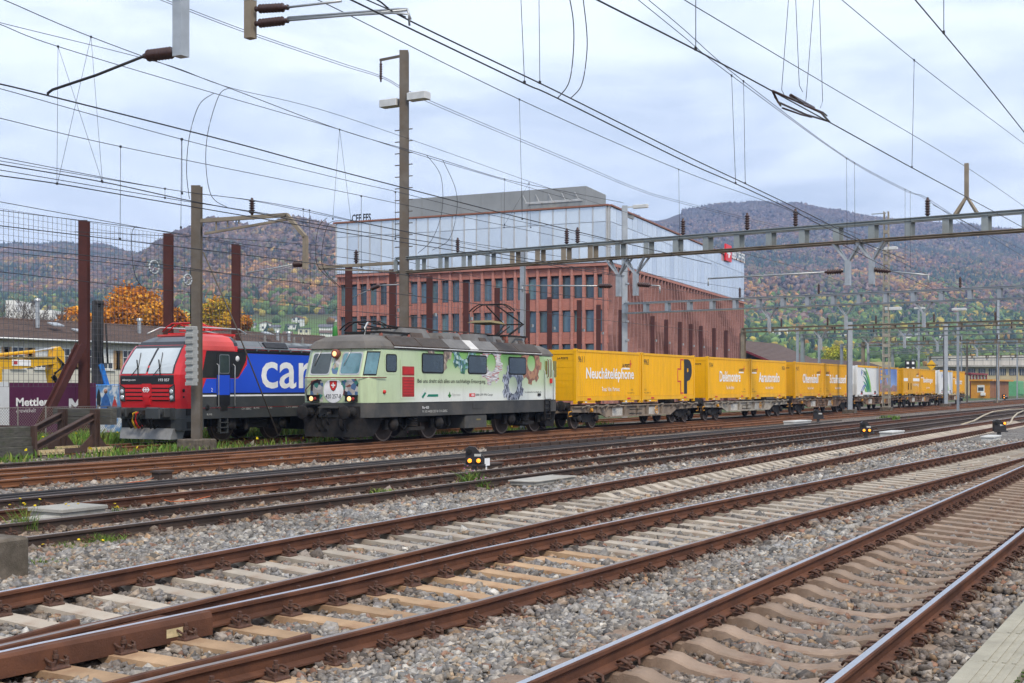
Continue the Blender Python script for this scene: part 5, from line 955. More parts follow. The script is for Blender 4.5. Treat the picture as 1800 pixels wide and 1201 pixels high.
mb = MB(); mb.loft([H_(.06, 1.22, 1.485, .30, 1.18), H_(.0, 1.22, 1.485, .30, 1.5), H_(-.02, 1.22, 1.485, .30, 2.30), H_(.10, 1.2, 1.485, .34, 2.6), H_(.46, 1.12, 1.485, .40, 3.12), H_(.62, 1.08, 1.44, .42, 3.30)]); mb.build('body', 'paint_red', ve)
mb = MB(); mb.loft([H_(1.4, 1.10, 1.465, .45, 3.20), H_(1.5, 1.02, 1.38, .5, 3.36), H_(1.6, .85, 1.22, .6, 3.47), H_(2.0, .6, .95, .8, 3.52)]); mb.build('roof', 'paint_black', ve)
CR = lambda xf, fw, hw, ch, z: [(xf, fw, z), (xf, -fw, z), (xf+ch*.4, -(fw+(hw-fw)*.6), z), (xf+ch, -hw, z), (2.85, -hw, z), (2.85, hw, z), (xf+ch, hw, z), (xf+ch*.4, fw+(hw-fw)*.6, z)]
mb = MB(); mb.loft([CR(.56, 1.05, 1.46, .5, 3.22), CR(.72, .98, 1.38, .5, 3.42), CR(1.1, .8, 1.2, .6, 3.59), CR(1.7, .55, .9, .7, 3.67)]); mb.build('cab_roof', 'paint_black', ve)
rx0, rx1 = .92, vx(415)
sl_p = lambda z: -float(np.interp(z, [3.2, 3.36, 3.47, 3.52], [1.475, 1.40, 1.26, .98]))
def roofpanel(name, x0, x1, z0, z1, m, e=.02, sk=0.0, parent=None):
    mb = MB(); a = [(x0, sl_p(z0)-e, z0+e), (x1, sl_p(z0)-e, z0+e), (x1-sk, sl_p(z1)-e, z1+e), (x0-sk*.2, sl_p(z1)-e, z1+e)]; mb.loft([[(x, y+e+.06, z-e) for x, y, z in a], a]); return mb.build(name, m, parent or ve)
mb = MB(); hp = [(-1.495, 3.14), (-1.475, 3.28), (-1.40, 3.44), (-1.22, 3.61), (-.9, 3.70), (.9, 3.70), (.9, 3.64), (-.85, 3.64), (-1.15, 3.54), (-1.33, 3.40), (-1.40, 3.24), (-1.42, 3.14)]; mb.loft([[(x+(.35 if z > 3.5 and x < 1.2 else 0), y, z) for y, z in hp] for x in (1.02, rx1-.05)]); mb.build('red_roof_hood', 'paint_red_roof', ve)
roofpanel('roof_panel', rx1+.12, vx(463), 3.2, 3.48, 'roof_grey_panel', .03); gpn = roofpanel('roof_panel', vx(464), vx(511), 3.2, 3.48, 'roof_grey_panel', .03)
roofpanel('grille', vx(468), vx(507), 3.25, 3.44, 'paint_black', .05, 0, gpn); roofpanel('roof_panel', vx(512), vx(640), 3.2, 3.49, 'roof_grey_foil', .03)
mb = MB(); mb.box(rx1+.1, VL-2.5, -1.52, -1.46, 3.12, 3.19); mb.build('gutter', 'paint_black', ve)
for k in range(9): mb = MB(); q = rx1+.4+k*.62; mb.box(q, q+.07, -1.535, -1.50, 3.15, 3.24); mb.build('roof_catch', 'lamp_chrome', ve)
# side colours
S_ = -1.4855
def sp_(name, pts, m, t=.004): mb = MB(); side(mb, pts, S_, t); return mb.build(name, m, ve)
zt = 3.115; zw = vz2(900, 702)[1]
a1 = vz2(825, 345); a2 = vz2(785, 560); b1 = vz2(1130, 365); b2 = vz2(1062, 562)
sp_('black_band', [(a2[0], a2[1]), (b2[0]-.05, b2[1]), (b2[0]+.12, b2[1]+.06), (b1[0]+.06, b1[1]-.25), (b1[0]+.06, zt), (a1[0], zt)], 'paint_black', .004)
c1 = vz2(1150, 378); c0 = vz2(1075, 560); e1 = vz2(825, 562); e0 = vz2(783, 682)
sp_('blue_panel', [(e0[0], zw+.10), (VL-1.5, zw+.10), (VL-1.5, zt-.05), (c1[0], zt-.05), (c1[0]-.03, c1[1]-.35), (c0[0]+.08, c0[1]+.06), (c0[0], c0[1]-.02), (e1[0], e1[1]-.02)], 'paint_blue', .0045)
sp_('top_band', [(b1[0]+.06, zt-.045), (VL-1.5, zt-.045), (VL-1.5, zt+.02), (b1[0]+.06, zt+.02)], 'paint_black', .006)
sp_('grey_sill', [(e0[0]-.12, 1.19), (VL-.4, 1.19), (VL-.4, zw-.02), (e0[0], zw-.02)], 'paint_grey', .004); sp_('white_stripe', [(e0[0], zw-.02), (VL-.4, zw-.02), (VL-.4, zw+.035), (e0[0], zw+.035)], 'text_white', .006); sp_('dark_stripe', [(e0[0], zw+.035), (VL-.4, zw+.035), (VL-.4, zw+.10), (e0[0], zw+.10)], 'paint_black', .004)
a = vz2(1258, 668); b_ = vz2(1660, 445); wl = b_[0]-a[0]; text('lettering', 'cargo', (a[0], S_-.005, a[1]-.33), XU, ZZ, wl*1.78, (b_[1]-a[1])*1.33, 'text_white', ve, bold=.012)
d0, d1 = vz2(905, 700), vz2(1012, 358); mb = MB(); side(mb, rrect(d0[0], d1[0], 1.25, d1[1], .06), S_, .007); dv = mb.build('cab_door', 'paint_black', ve)
mb = MB(); side(mb, [(d0[0]+.02, 1.62), (d1[0]-.02, 1.62), (d1[0]-.02, 2.30), (d0[0]+.02, 2.30)], S_-.0075, .002); mb.build('door_lower', 'paint_blue', dv)
w0, w1 = vz2(930, 520), vz2(1002, 382); mb = MB(); side(mb, rrect(w0[0]-.03, w1[0]+.03, w0[1]-.03, w1[1]+.03, .07), S_-.007, .006); mb.build('door_window_frame', 'roof_grey_panel', dv); mb = MB(); side(mb, rrect(w0[0], w1[0], w0[1], w1[1], .06), S_-.012, .004); mb.build('door_window', 'cab_glass', dv)
for zx in (907, 1035): g_ = vz2(zx, 600)[0]; mb = MB(); mb.tube([(g_, S_-.01, 1.2), (g_, S_-.09, 1.24), (g_, S_-.09, 2.62), (g_, S_-.01, 2.68)], .018, 6); mb.build('handrail', 'aluminium', ve)
a = vz2(862, 668); text('cab_number', '2', (a[0], S_-.005, a[1]), XU, ZZ, .07, .12, 'text_white', ve)
a = vz2(1055, 420); mb = MB(); mb.lathe((a[0]+.1, S_-.004, a[1]+.05), NEAR, [(0, .1), (.004, .1), (.005, .02)], 12); mb.build('crest', 'text_white', ve)
# skirt, steps, bogies
mb = MB(); mb.loft([H_(.05, 1.2, 1.46, .3, .82), H_(.05, 1.2, 1.475, .3, 1.185)]); mb.build('underframe', 'paint_grey', ve)
for zx, zy, w_ in ((1105, 805, .5), (1200, 800, .3), (1310, 798, .25), (1455, 790, .75), (830, 852, .25)):
    a = vz2(zx, zy); text('data_letters', 'CH SBBC' if w_ > .4 else '8,95', (a[0], -1.478, a[1]-.03), XU, ZZ, w_, .07, 'pale_text', ve)
for a0 in (2.7, 5.4, 12.2, 14.9):
    for y in (-.78, .78): wheel(ve, a0, y, .6)
    mb = MB(); mb.cbox(a0-.32, a0+.32, -1.25, -.9, .4, .8, .05); mb.lathe((a0, -1.25, .6), (0, -1, 0), [(0, .2), (.08, .19), (.1, .05)], 14); mb.build('axle_box', 'bogie_dark', ve)
for a0 in (4.05, 13.55): mb = MB(); mb.box(a0-2.1, a0+2.1, -1.02, -.9, .55, .85); mb.box(a0-2.1, a0+2.1, .9, 1.02, .55, .85); mb.box(a0-.6, a0+.6, -1.2, 1.2, .45, .85); mb.cyl((a0-.5, -1.2, .62), (a0+.6, -1.2, .72), .06, n=8); mb.cyl((a0-.55, -1.22, .4), (a0-.55, -1.22, .85), .08, n=8); mb.build('bogie', 'bogie_dark', ve)
mb = MB(); mb.box(7, 10.6, -1.3, 1.3, .3, .82); mb.build('transformer_tank', 'bogie_dark', ve)
s0, s1 = vz2(937, 955), vz2(1003, 850); mb = MB(); mb.box(s0[0], s0[0]+.05, -1.46, -1.36, .3, .85); mb.box(s1[0]-.05, s1[0], -1.46, -1.36, .3, .85)
for k in range(4): mb.box(s0[0], s1[0], -1.48, -1.3, .32+k*.17, .35+k*.17)
mb.build('steps', 'paint_grey', ve); a, b_ = vz2(938, 820), vz2(992, 778); sp_('step_recess', [(a[0], a[1]), (b_[0], a[1]), (b_[0], b_[1]), (a[0], b_[1])], 'rubber', .009)
a = vz2(832, 792); mb = MB(); mb.lathe((a[0], S_-.004, a[1]), NEAR, [(0, .1), (.01, .1), (.012, .05)], 14); mb.build('filler_cap', 'rubber', ve)
# front
def xfz(z): return float(np.interp(z, [1.18, 1.5, 2.30, 2.6, 3.12, 3.30], [.06, 0, -.02, .10, .46, .62]))
def fr_(name, pts, m, e=.01, parent=None): mb = MB(); mb.loft([[(xfz(z)+.01, y, z) for y, z in pts], [(xfz(z)-e, y, z) for y, z in pts]]); return mb.build(name, m, parent or ve)
def sub(y0, y1, z0, z1, y0t=None, y1t=None, nz=8):
    y0t = y0 if y0t is None else y0t; y1t = y1 if y1t is None else y1t; zs = np.linspace(z0, z1, nz)
    return [(y0+(y0t-y0)*(z-z0)/(z1-z0), z) for z in zs]+[(y1+(y1t-y1)*(z-z0)/(z1-z0), z) for z in zs[::-1]]
fr_('windscreen_surround', sub(-1.215, 1.215, 2.24, 3.29, -1.08, 1.08), 'paint_black', .012); 
for sg_ in (-1, 1): fr_('windscreen', sub(sg_*1.14, sg_*.05, 2.34, 3.20, sg_*1.04, sg_*.05) if sg_ < 0 else sub(sg_*.05, sg_*1.14, 2.34, 3.20, sg_*.05, sg_*1.04), 'screen_glass', .022)
for y in (-.55, .45): mb = MB(); mb.tube([(xfz(2.30)-.05, y-.1, 2.28), (xfz(2.5)-.06, y-.02, 2.5), (xfz(2.8)-.05, y+.22, 2.80)], .02, 5); mb.tube([(xfz(2.28)-.05, y+.2, 2.28), (xfz(2.5)-.06, y-.02, 2.55)], .014, 5); mb.tube([(xfz(2.6)-.055, y+.0, 2.55), (xfz(3.05)-.055, y+.2, 3.05)], .012, 5); mb.build('wiper', 'rubber', ve)
fr_('nose_band', sub(-1.215, 1.215, 1.98, 2.245), 'paint_black', .012)
text('fleet_number', '193 057', (xfz(2.1)-.014, -.55, 2.08), (0, -1, 0), ZZ, .48, .09, 'text_white', ve, bold=.01); text('web_letters', 'sbbcargo.com', (xfz(2.1)-.014, 1.12, 2.08), (0, -1, 0), ZZ, .62, .085, 'text_white', ve)
for k in range(4):
    z = 1.42+k*.135; 
    for y0, y1 in ((-.98, -.22), (.22, .98)): fr_('grille_slit', sub(y0, y1, z, z+.035, nz=2), 'paint_black', .006); fr_('grille_slat', sub(y0, y1, z+.045, z+.12, nz=2), 'paint_red', .03)
pts = [(-.20, 2.0), (.20, 2.0), (.20, 1.62), (.12, 1.55), (.12, 1.3), (-.12, 1.3), (-.12, 1.55), (-.20, 1.62)]; fr_('emblem_panel', pts, 'paint_red', .035)
mb = MB(); q = -.06
pz = 1.80
mb.box(q, q+.004, -.15, .15, pz-.018, pz+.018); mb.box(q-.0005, q+.0035, -.018, .018, pz-.08, pz+.08)
for sg_ in (-1, 1):
    for s2 in (-1, 1): mb.loft([[(q, sg_*.17, pz), (q, sg_*.09, pz+s2*.085), (q, sg_*.045, pz+s2*.085), (q, sg_*.125, pz)], [(q-.004, sg_*.17, pz), (q-.004, sg_*.09, pz+s2*.085), (q-.004, sg_*.045, pz+s2*.085), (q-.004, sg_*.125, pz)]])
mb.build('arrow_emblem', 'text_white', ve)
for sg_ in (-1, 1):
    pts = [(sg_*1.02, 1.40), (sg_*1.24, 1.42), (sg_*1.24, 1.98), (sg_*1.0, 1.86)]; o = fr_('headlight', pts if sg_ > 0 else pts[::-1], 'paint_black', .02)
    pts = [(sg_*1.04, 1.43), (sg_*1.22, 1.45), (sg_*1.22, 1.93), (sg_*1.03, 1.83)]; fr_('lens', pts if sg_ > 0 else pts[::-1], 'lamp_chrome', .026, o)
    for zc in (1.54, 1.74): mb = MB(); mb.lathe((xfz(zc)-.025, sg_*1.125, zc), (-1, 0, 0), [(0, .075), (.02, .075), (.03, .05)], 14); mb.build('lamp', 'screen_glass', o)
mb = MB(); mb.box(-.02, .1, -1.2, 1.2, .82, 1.20); bmz = mb.build('buffer_beam', 'paint_grey', ve)
for y in (-.875, .875): mb = MB(); mb.cbox(-.30, 0, y-.2, y+.2, .9, 1.2, .03); mb.cbox(-.66, -.58, y-.33, y+.33, .87, 1.23, .04); mb.cyl((-.6, y, 1.05), (-.2, y, 1.05), .14, n=14); mb.build('buffer', 'paint_grey', ve)
for y, m_ in ((.42, 'hose_yellow'), (.28, 'signal_red'), (-.28, 'rubber'), (-.45, 'rubber'), (.62, 'rubber'), (.12, 'bogie_dark')): mb = MB(); mb.tube([(-.05, y, 1.05), (-.22, y, 1.0), (-.3, y-.04, .75), (-.2, y-.09, .52), (-.08, y-.13, .6)], .035, 6); mb.build('brake_hose', m_, ve)
mb = MB(); mb.tube([(-.02, 0, 1.05), (-.35, 0, 1.0), (-.4, 0, .78), (-.3, 0, .6)], .045, 6); mb.box(-.3, 0, -.09, .09, .96, 1.12); mb.build('coupling', 'bogie_dark', ve)
mb = MB(); mb.loft([[(-.12, -1.15, .16), (-.12, 1.15, .16), (.45, 1.15, .16), (.45, -1.15, .16)], [(-.02, -1.2, .52), (-.02, 1.2, .52), (.55, 1.2, .52), (.55, -1.2, .52)]]); mb.build('snow_plough', 'plough_pale', ve)
mb = MB(); mb.box(.06, 1.1, -1.475, -1.0, .45, .86); mb.build('corner_step', 'paint_grey', ve); mb = MB(); mb.box(.12, 1.3, -.99, 1.3, .3, .84); mb.build('front_underbox', 'bogie_dark', ve)
for z in (.52, .95): mb = MB(); mb.box(.3, .8, -1.482, -1.3, z, z+.22); mb.build('step_recess', 'rubber', ve)
for zx, zy, r_ in ((645, 660, .06), (645, 712, .04)): a = vz2(zx, zy); mb = MB(); mb.lathe((a[0], S_, a[1]), NEAR, [(0, r_), (.01, r_), (.012, .01)], 10); mb.build('socket', 'rubber', ve)
pantograph(ve, 2.6, 3.42, 0, 'signal_red', w=.7); mb = MB(); mb.tube([(.9, -.9, 3.72), (1.5, -1.0, 3.92), (3.4, -1.0, 3.92), (4.2, -.6, 3.8)], .03, 5); mb.tube([(.9, .9, 3.72), (1.5, .9, 3.95), (3.4, .9, 3.95), (4.2, .6, 3.8)], .03, 5); mb.build('contact_bow', 'aluminium', ve)
for q in (5.6, 6.6, 7.3, 7.8): mb = MB(); mb.lathe((q, -.3, 3.45), ZZ, [(0, .04), (.06, .07), (.09, .04), (.15, .07), (.18, .04), (.24, .07), (.27, .035), (.36, .03)], 8); mb.build('insulator', 'louver_grey', ve)
mb = MB(); mb.tube([(4.0, -.3, 3.8), (5.6, -.3, 3.84), (7.8, -.3, 3.82)], .015, 5); mb.box(4.2, 9, -.9, .9, 3.42, 3.535); mb.build('roof_equipment', 'louver_grey', ve)
# ---------------------------------------------------------------- container wagons
mat('wagon_tan', (.25, .20, .155), rough=.85, var=.25, scale=1.3, dirt=(.13, .095, .07), dirt_amt=.5, dscale=1.5); mat('wagon_pale', (.36, .33, .28), rough=.85, var=.2, scale=1.5, dirt=(.16, .11, .08), dirt_amt=.5, dscale=1.6)
mat('wagon_brown', (.20, .125, .085), rough=.85, var=.25, scale=1.3, dirt=(.10, .07, .05), dirt_amt=.5, dscale=1.5); mat('wheel_orange', (.60, .28, .03), rough=.5); mat('stencil', (.48, .46, .42), rough=.8, var=.3, scale=14)
WU0, WP = 50.40, 16.5
def make_wagon(label, mt, loc):
    wg = thing('container_wagon', label, 'freight wagon', loc, 'container wagons of the train'); X0, X1 = .15, 15.35; yb = -1.18
    outline = [(X0, .98), (X0, .76), (2.9, .70), (3.7, .46), (11.6, .46), (12.4, .72), (X1, .76), (X1, .98)]
    for sg_ in (-1, 1): mb = MB(); mb.extr(outline, (0, sg_*1.18-(.06 if sg_ > 0 else 0), 0), XU, ZZ, (0, 1, 0), .06); mb.box(X0, X1, sg_*1.18-.09, sg_*1.18+.09, .98, 1.03); o = mb.build('side_sill', mt, wg)
    mb = MB()
    for x in (X0, 3.4, 7.7, 12.0, X1-.14): mb.box(x, x+.14, -1.12, 1.12, .74, .96)
    mb.box(X0, X1, -.2, .2, .70, .94); mb.build('cross_beam', mt, wg)
    mb = MB(); mb.box(3.9, 11.4, yb-.10, yb-.01, .46, .53); mb.build('lower_flange', mt, wg)
    for x in (1.6, 2.6, 3.6, 5.6, 7.1, 8.3, 10.2, 11.6, 12.6, 13.6, 14.3):
        mb = MB(); zb = .5 if 3.9 < x < 11.4 else .78; mb.loft([[(x, yb-.02, .97), (x+.05, yb-.02, .97), (x+.05, yb-.02, zb), (x, yb-.02, zb)], [(x, yb-.17, .97), (x+.05, yb-.17, .97), (x+.05, yb-.06, zb), (x, yb-.06, zb)]]); mb.build('rib', mt, wg)
    for x in (1.0, 1.9, 3.0, 4.3, 9.6, 12.2, 13.3, 14.4):
        mb = MB(); mb.loft([[(x, yb-.03, .90), (x+.34, yb-.03, .90), (x+.34, yb-.30, 1.04), (x, yb-.30, 1.04)], [(x, yb-.03, .94), (x+.34, yb-.03, .94), (x+.34, yb-.30, 1.08), (x, yb-.30, 1.08)]]); mb.build('fold_bracket', 'wagon_pale', wg)
    for x in (4.35, 8.7): mb = MB(); mb.box(x, x+(1.15 if x < 5 else 1.3), yb-.008, yb-.001, .53, .90); mb.build('data_stencil', 'stencil', wg)
    mb = MB(); mb.lathe((9.35, yb-.12, .74), NEAR, [(0, .05), (.05, .05), (.06, .02)], 8)
    for k in range(12): t0, t1 = 2*math.pi*k/12, 2*math.pi*(k+1)/12; mb.tube([(9.35+.19*math.cos(t0), yb-.15, .74+.19*math.sin(t0)), (9.35+.19*math.cos(t1), yb-.15, .74+.19*math.sin(t1))], .018, 5)
    for k in range(3): t0 = 2*math.pi*k/3; mb.tube([(9.35, yb-.15, .74), (9.35+.19*math.cos(t0), yb-.15, .74+.19*math.sin(t0))], .014, 4)
    mb.build('brake_wheel', 'wheel_orange', wg)
    for x in (6.5, 7.3): mb = MB(); mb.tube([(x-.25, yb-.05, .8), (x-.25, yb-.14, .8), (x+.25, yb-.14, .8), (x+.25, yb-.05, .8)], .022, 5); mb.tube([(x-.25, yb-.05, .6), (x-.25, yb-.14, .6), (x+.25, yb-.14, .6), (x+.25, yb-.05, .6)], .022, 5); mb.build('grab_handle', 'rubber', wg)
    mb = MB(); mb.box(1.9, 2.0, yb-.1, yb-.03, .74, .92); mb.lathe((1.95, yb-.1, .83), NEAR, [(0, .1), (.04, .1), (.05, .03)], 10); mb.build('release_handle', 'wheel_orange', wg)
    for x, d_ in ((X0, -1), (X1, 1)):
        for y in (-.875, .875): mb = MB(); mb.box(min(x, x+.05*d_), max(x, x+.05*d_), y-.22, y+.22, .82, 1.20); buffer_round(mb, x+.03*d_, y, 1.04, d_); mb.build('buffer', 'bogie_dark', wg)
        mb = MB(); mb.tube([(x, -1.15, .8), (x+d_*.3, -1.15, .78), (x+d_*.3, -1.15, .58), (x, -1.15, .6)], .025, 5); mb.build('shunter_step', 'wheel_orange', wg)
        mb = MB(); mb.tube([(x, 0, .95), (x+d_*.3, 0, .9), (x+d_*.42, 0, .7)], .05, 6); mb.build('coupling', 'bogie_dark', wg)
    for cx in (1.95, 13.5):
        mb = MB()
        for y in (-1.0, .92): mb.extr([(cx-1.35, .52), (cx-1.1, .34), (cx-.5, .40), (cx-.4, .28), (cx+.4, .28), (cx+.5, .40), (cx+1.1, .34), (cx+1.35, .52), (cx+.5, .66), (cx-.5, .66)], (0, y, 0), XU, ZZ, (0, 1, 0), .08)
        mb.box(cx-.3, cx+.3, -.95, .95, .4, .68); bg_ = mb.build('bogie', 'bogie_dark', wg)
        for x in (cx-.9, cx+.9):
            for y in (-.78, .78): wheel(bg_, x, y, .46)
            mb = MB(); mb.lathe((x, -1.0, .46), NEAR, [(0, .17), (.12, .15), (.14, .08)], 12); mb.build('axle_box', 'bogie_dark', bg_)
    return wg
wag = []
names = ['tan container wagon directly behind the green locomotive', 'pale dirty container wagon carrying Delémontre and Aarautoradio', 'brown container wagon under the Oltennisball and Schaffhausen containers', 'brown container wagon under a white refrigerated box and a desert picture', 'brown container wagon under the box with a white stripe', 'last brown container wagon of the train, beside the yellow cabin']
protos = {}
for i, nm in enumerate(names):
    mt = ['wagon_tan', 'wagon_pale', 'wagon_brown', 'wagon_brown', 'wagon_brown', 'wagon_brown'][i]; loc = (WU0-.35+WP*i, LV, 0)
    if mt not in protos: protos[mt] = make_wagon(nm, mt, loc)
    else: c = copy_tree(protos[mt], loc); c['label'] = nm

# ---------------------------------------------------------------- swap containers
mat('post_yellow', (.82, .42, .003), rough=.45, var=.07, scale=.7, stretch=(1.4, 1.4, .3), dirt=(.48, .27, .02), dirt_amt=.3, dscale=1.5); mat('post_yellow_b', (.70, .345, .006), rough=.5, var=.08, scale=.7, stretch=(1.4, 1.4, .3), dirt=(.40, .23, .03), dirt_amt=.35, dscale=1.5); mat('reefer_white', (.74, .75, .74), rough=.4, var=.06, scale=.8, dirt=(.5, .48, .42), dirt_amt=.25, dscale=.8)
mat('swoosh_green', (.03, .30, .12), rough=.4); mat('swoosh_lime', (.22, .50, .07), rough=.4); mat('swoosh_dark', (.008, .18, .13), rough=.4); mat('swoosh_blue', (.02, .10, .42), rough=.4)
CL, CH, CYN = 7.15, 2.45, -1.50; CB = 1.13
def make_container(label, u, m, kind='plain', door=True):
    ct = thing('freight_container', label, 'container', (u, LV, CB), 'containers on the wagons'); W2 = 1.27
    yn = -W2
    mb = MB(); mb.box(.06, CL-.06, yn+.05, W2-.05, .14, CH-.02); mb.build('body', m, ct)
    # side sheets with shallow upright ribs
    if kind in ('plain', 'desert'):
        mb = MB(); n_ = 36; pr = []
        for i in range(n_):
            a = .14+(CL-.28)*i/n_; b_ = (CL-.28)/n_; pr += [(a, 0), (a+b_*.35, 0), (a+b_*.5, -.02), (a+b_*.85, -.02)]
        pr.append((CL-.14, 0)); mb.loft([[(x, yn+.035+y, .34) for x, y in pr], [(x, yn+.035+y, CH-.12) for x, y in pr]], caps=False, closed=False); mb.build('side_sheet', m, ct)
    else:
        mb = MB(); mb.box(.12, CL-.12, yn+.02, yn+.05, .2, CH-.1); mb.build('side_sheet', m, ct)
    mb = MB(); mb.box(.13, CL-.13, yn-.0, yn+.09, CH-.12, CH-.01); mb.build('top_rail', m, ct); mb = MB(); mb.box(.13, CL-.13, yn, yn+.08, .13, .33); mb.build('bottom_rail', m, ct)
    for x in (0, CL-.14):
        for y in (yn-.005, W2-.135): mb = MB(); mb.box(x, x+.14, y, y+.14, .12, CH-.11); mb.build('corner_post', m, ct)
        for y in (yn-.012, W2-.155):
            for z in (0, CH-.115): mb = MB(); mb.cbox(x-.008, x+.155, y, y+.165, z, z+.125, .012); o = mb.build('corner_casting', m, ct); mb = MB(); mb.box(x+.045, x+.10, y-.004, y, z+.03, z+.09); mb.build('casting_hole', 'rubber', o)
    mb = MB(); mb.box(.14, CL-.14, W2-.08, W2, CH-.12, CH-.01); mb.build('far_top_rail', m, ct)
    if door:      # slatted roller door in the end facing the locomotive
        mb = MB(); mb.box(.0, .07, yn+.13, W2-.13, CH-.22, CH-.02); mb.build('end_header', m, ct)
        for k in range(7): mb = MB(); z = .16+k*.295; mb.box(.02, .055, yn+.15, W2-.15, z, z+.285); mb.build('door_slat', m, ct)
        text('end_brand', 'LA POSTE', (.015, yn+.95, CH-.46), (0, -1, 0), ZZ, .55, .10, 'text_dark', ct, bold=.02, shear=.15)
    for x in (1.15, CL-1.6): mb = MB(); mb.box(x, x+.36, yn-.012, yn-.001, .17, .25); mb.build('reflector', 'signal_red', ct)
    for x in (.75, CL-2.0): mb = MB(); mb.box(x, x+1.25, yn+.02, yn+.20, .03, .12); o = mb.build('lift_pocket', m, ct); mb = MB(); mb.box(x+.2, x+.38, yn+.012, yn+.02, .05, .10); mb.build('pocket_plate', 'text_white', o)
    return ct, yn
def brand(ct, x, z, yn):
    mb = MB(); side(mb, [(x, z-.10), (x+.86, z-.10), (x+.86, z-.02), (x, z-.02)], yn+.018, .004); mb.build('white_bar', 'text_white', ct)
    text('brand_letters', 'LA POSTE', (x, yn+.016, z), XU, ZZ, .86, .17, 'text_dark', ct, bold=.03, shear=.1)
    mb = MB(); a = x+.93; side(mb, [(a, z), (a+.05, z), (a+.05, z+.36), (a, z+.36)], yn+.018, .004); side(mb, [(a-.08, z+.15), (a+.16, z+.15), (a+.16, z+.2), (a-.08, z+.2)], yn+.0175, .004); mb.build('red_cross', 'signal_red', ct)
def small(ct, x, z, yn, s1='CH 26', s2='PCA 33897 (4)'):
    text('code_letters', s1, (x, yn+.016, z+.16), XU, ZZ, .26, .09, 'text_dark', ct); text('code_letters', s2, (x-.4 if x > 3 else x, yn+.016, z), XU, ZZ, .8, .08, 'text_dark', ct)
def word(ct, yn, s_, sub_, x0, x1, z0, hz_): text('town_letters', s_, (x0, yn+.016, z0), XU, ZZ, x1-x0, hz_, 'text_white', ct, bold=.022); w_ = (x1-x0)*.38; c_ = (x0+x1)/2; text('slogan_letters', sub_, (c_-w_/2, yn+.016, z0-.42), XU, ZZ, w_, .20, 'text_white', ct, bold=.008)
cu = lambda i: WU0+(i//2)*WP+(i % 2)*7.32
T1, T2 = 'Tout. Vite. Partout.', 'Alles. Schnell. Überall.'
ct, yn = make_container('yellow container lettered Neuchâteléphone, first behind the green locomotive', cu(0), 'post_yellow'); text('number', '9611', (.25, yn+.016, 1.86), XU, ZZ, .62, .28, 'text_dark', ct, bold=.005); brand(ct, 5.0, 1.70, yn); word(ct, yn, 'Neuchâteléphone', T1, 1.05, 6.35, .98, .66); small(ct, 6.0, .42, yn); text('end_number', '9611', (-.005, .70, CH-.17), (0, -1, 0), ZZ, .42, .12, 'text_dark', ct, bold=.01)
ct, yn = make_container('yellow container with large red cross and dark letter P', cu(1), 'post_yellow', door=False); text('number', '9963', (.25, yn+.016, 1.86), XU, ZZ, .62, .28, 'text_dark', ct, bold=.005); small(ct, .3, .42, yn)
mb = MB(); xm, zm, t_ = 5.55, 1.32, .07
cross = [(-.0, .92), (-.42, .92), (-.42, .42), (-.85, .42), (-.85, -.30), (-.42, -.30), (-.42, -.92), (0, -.92)]; inner = [(-.0, .92-t_), (-.42+t_, .92-t_), (-.42+t_, .42-t_), (-.85+t_, .42-t_), (-.85+t_, -.30+t_), (-.42+t_, -.30+t_), (-.42+t_, -.92+t_), (0, -.92+t_)]
for i in range(7):
    a, b_, c_, d_ = cross[i], cross[i+1], inner[i+1], inner[i]; mb.loft([[(xm+p[0], yn+.017, zm+p[1]) for p in (a, b_, c_, d_)], [(xm+p[0], yn+.013, zm+p[1]) for p in (a, b_, c_, d_)]])
mb.build('cross_outline', 'signal_red', ct); text('big_letter', 'P', (xm+.06, yn+.016, zm-.92), XU, ZZ, 1.15, 1.84, 'text_dark', ct, bold=.06)
ct, yn = make_container('yellow container lettered Delémontre', cu(2), 'post_yellow'); text('number', '9764', (.25, yn+.016, 1.86), XU, ZZ, .6, .26, 'text_dark', ct); brand(ct, 5.2, 1.68, yn); word(ct, yn, 'Delémontre', T1, 1.9, 5.5, 1.05, .62); small(ct, 6.1, .42, yn)
ct, yn = make_container('yellow container lettered Aarautoradio', cu(3), 'post_yellow', door=False); text('number', '9626', (6.3, yn+.016, 1.86), XU, ZZ, .6, .26, 'text_dark', ct); brand(ct, .3, 1.68, yn); word(ct, yn, 'Aarautoradio', T2, 1.6, 5.8, 1.05, .62); small(ct, .3, .42, yn)
ct, yn = make_container('yellow container lettered Oltennisball', cu(4), 'post_yellow_b'); text('number', '9673', (.3, yn+.016, 1.86), XU, ZZ, .6, .26, 'text_dark', ct); brand(ct, 5.2, 1.68, yn); word(ct, yn, 'Oltennisball', T2, 1.8, 5.6, 1.02, .64); small(ct, 6.1, .42, yn)
ct, yn = make_container('yellow container lettered Schaffhausenf, partly behind the slender mast', cu(5), 'post_yellow_b', door=False); text('number', '9622', (6.3, yn+.016, 1.86), XU, ZZ, .6, .26, 'text_dark', ct); brand(ct, .3, 1.68, yn); word(ct, yn, 'Schaffhausenf', T2, 1.3, 5.9, 1.02, .64); small(ct, .3, .42, yn)
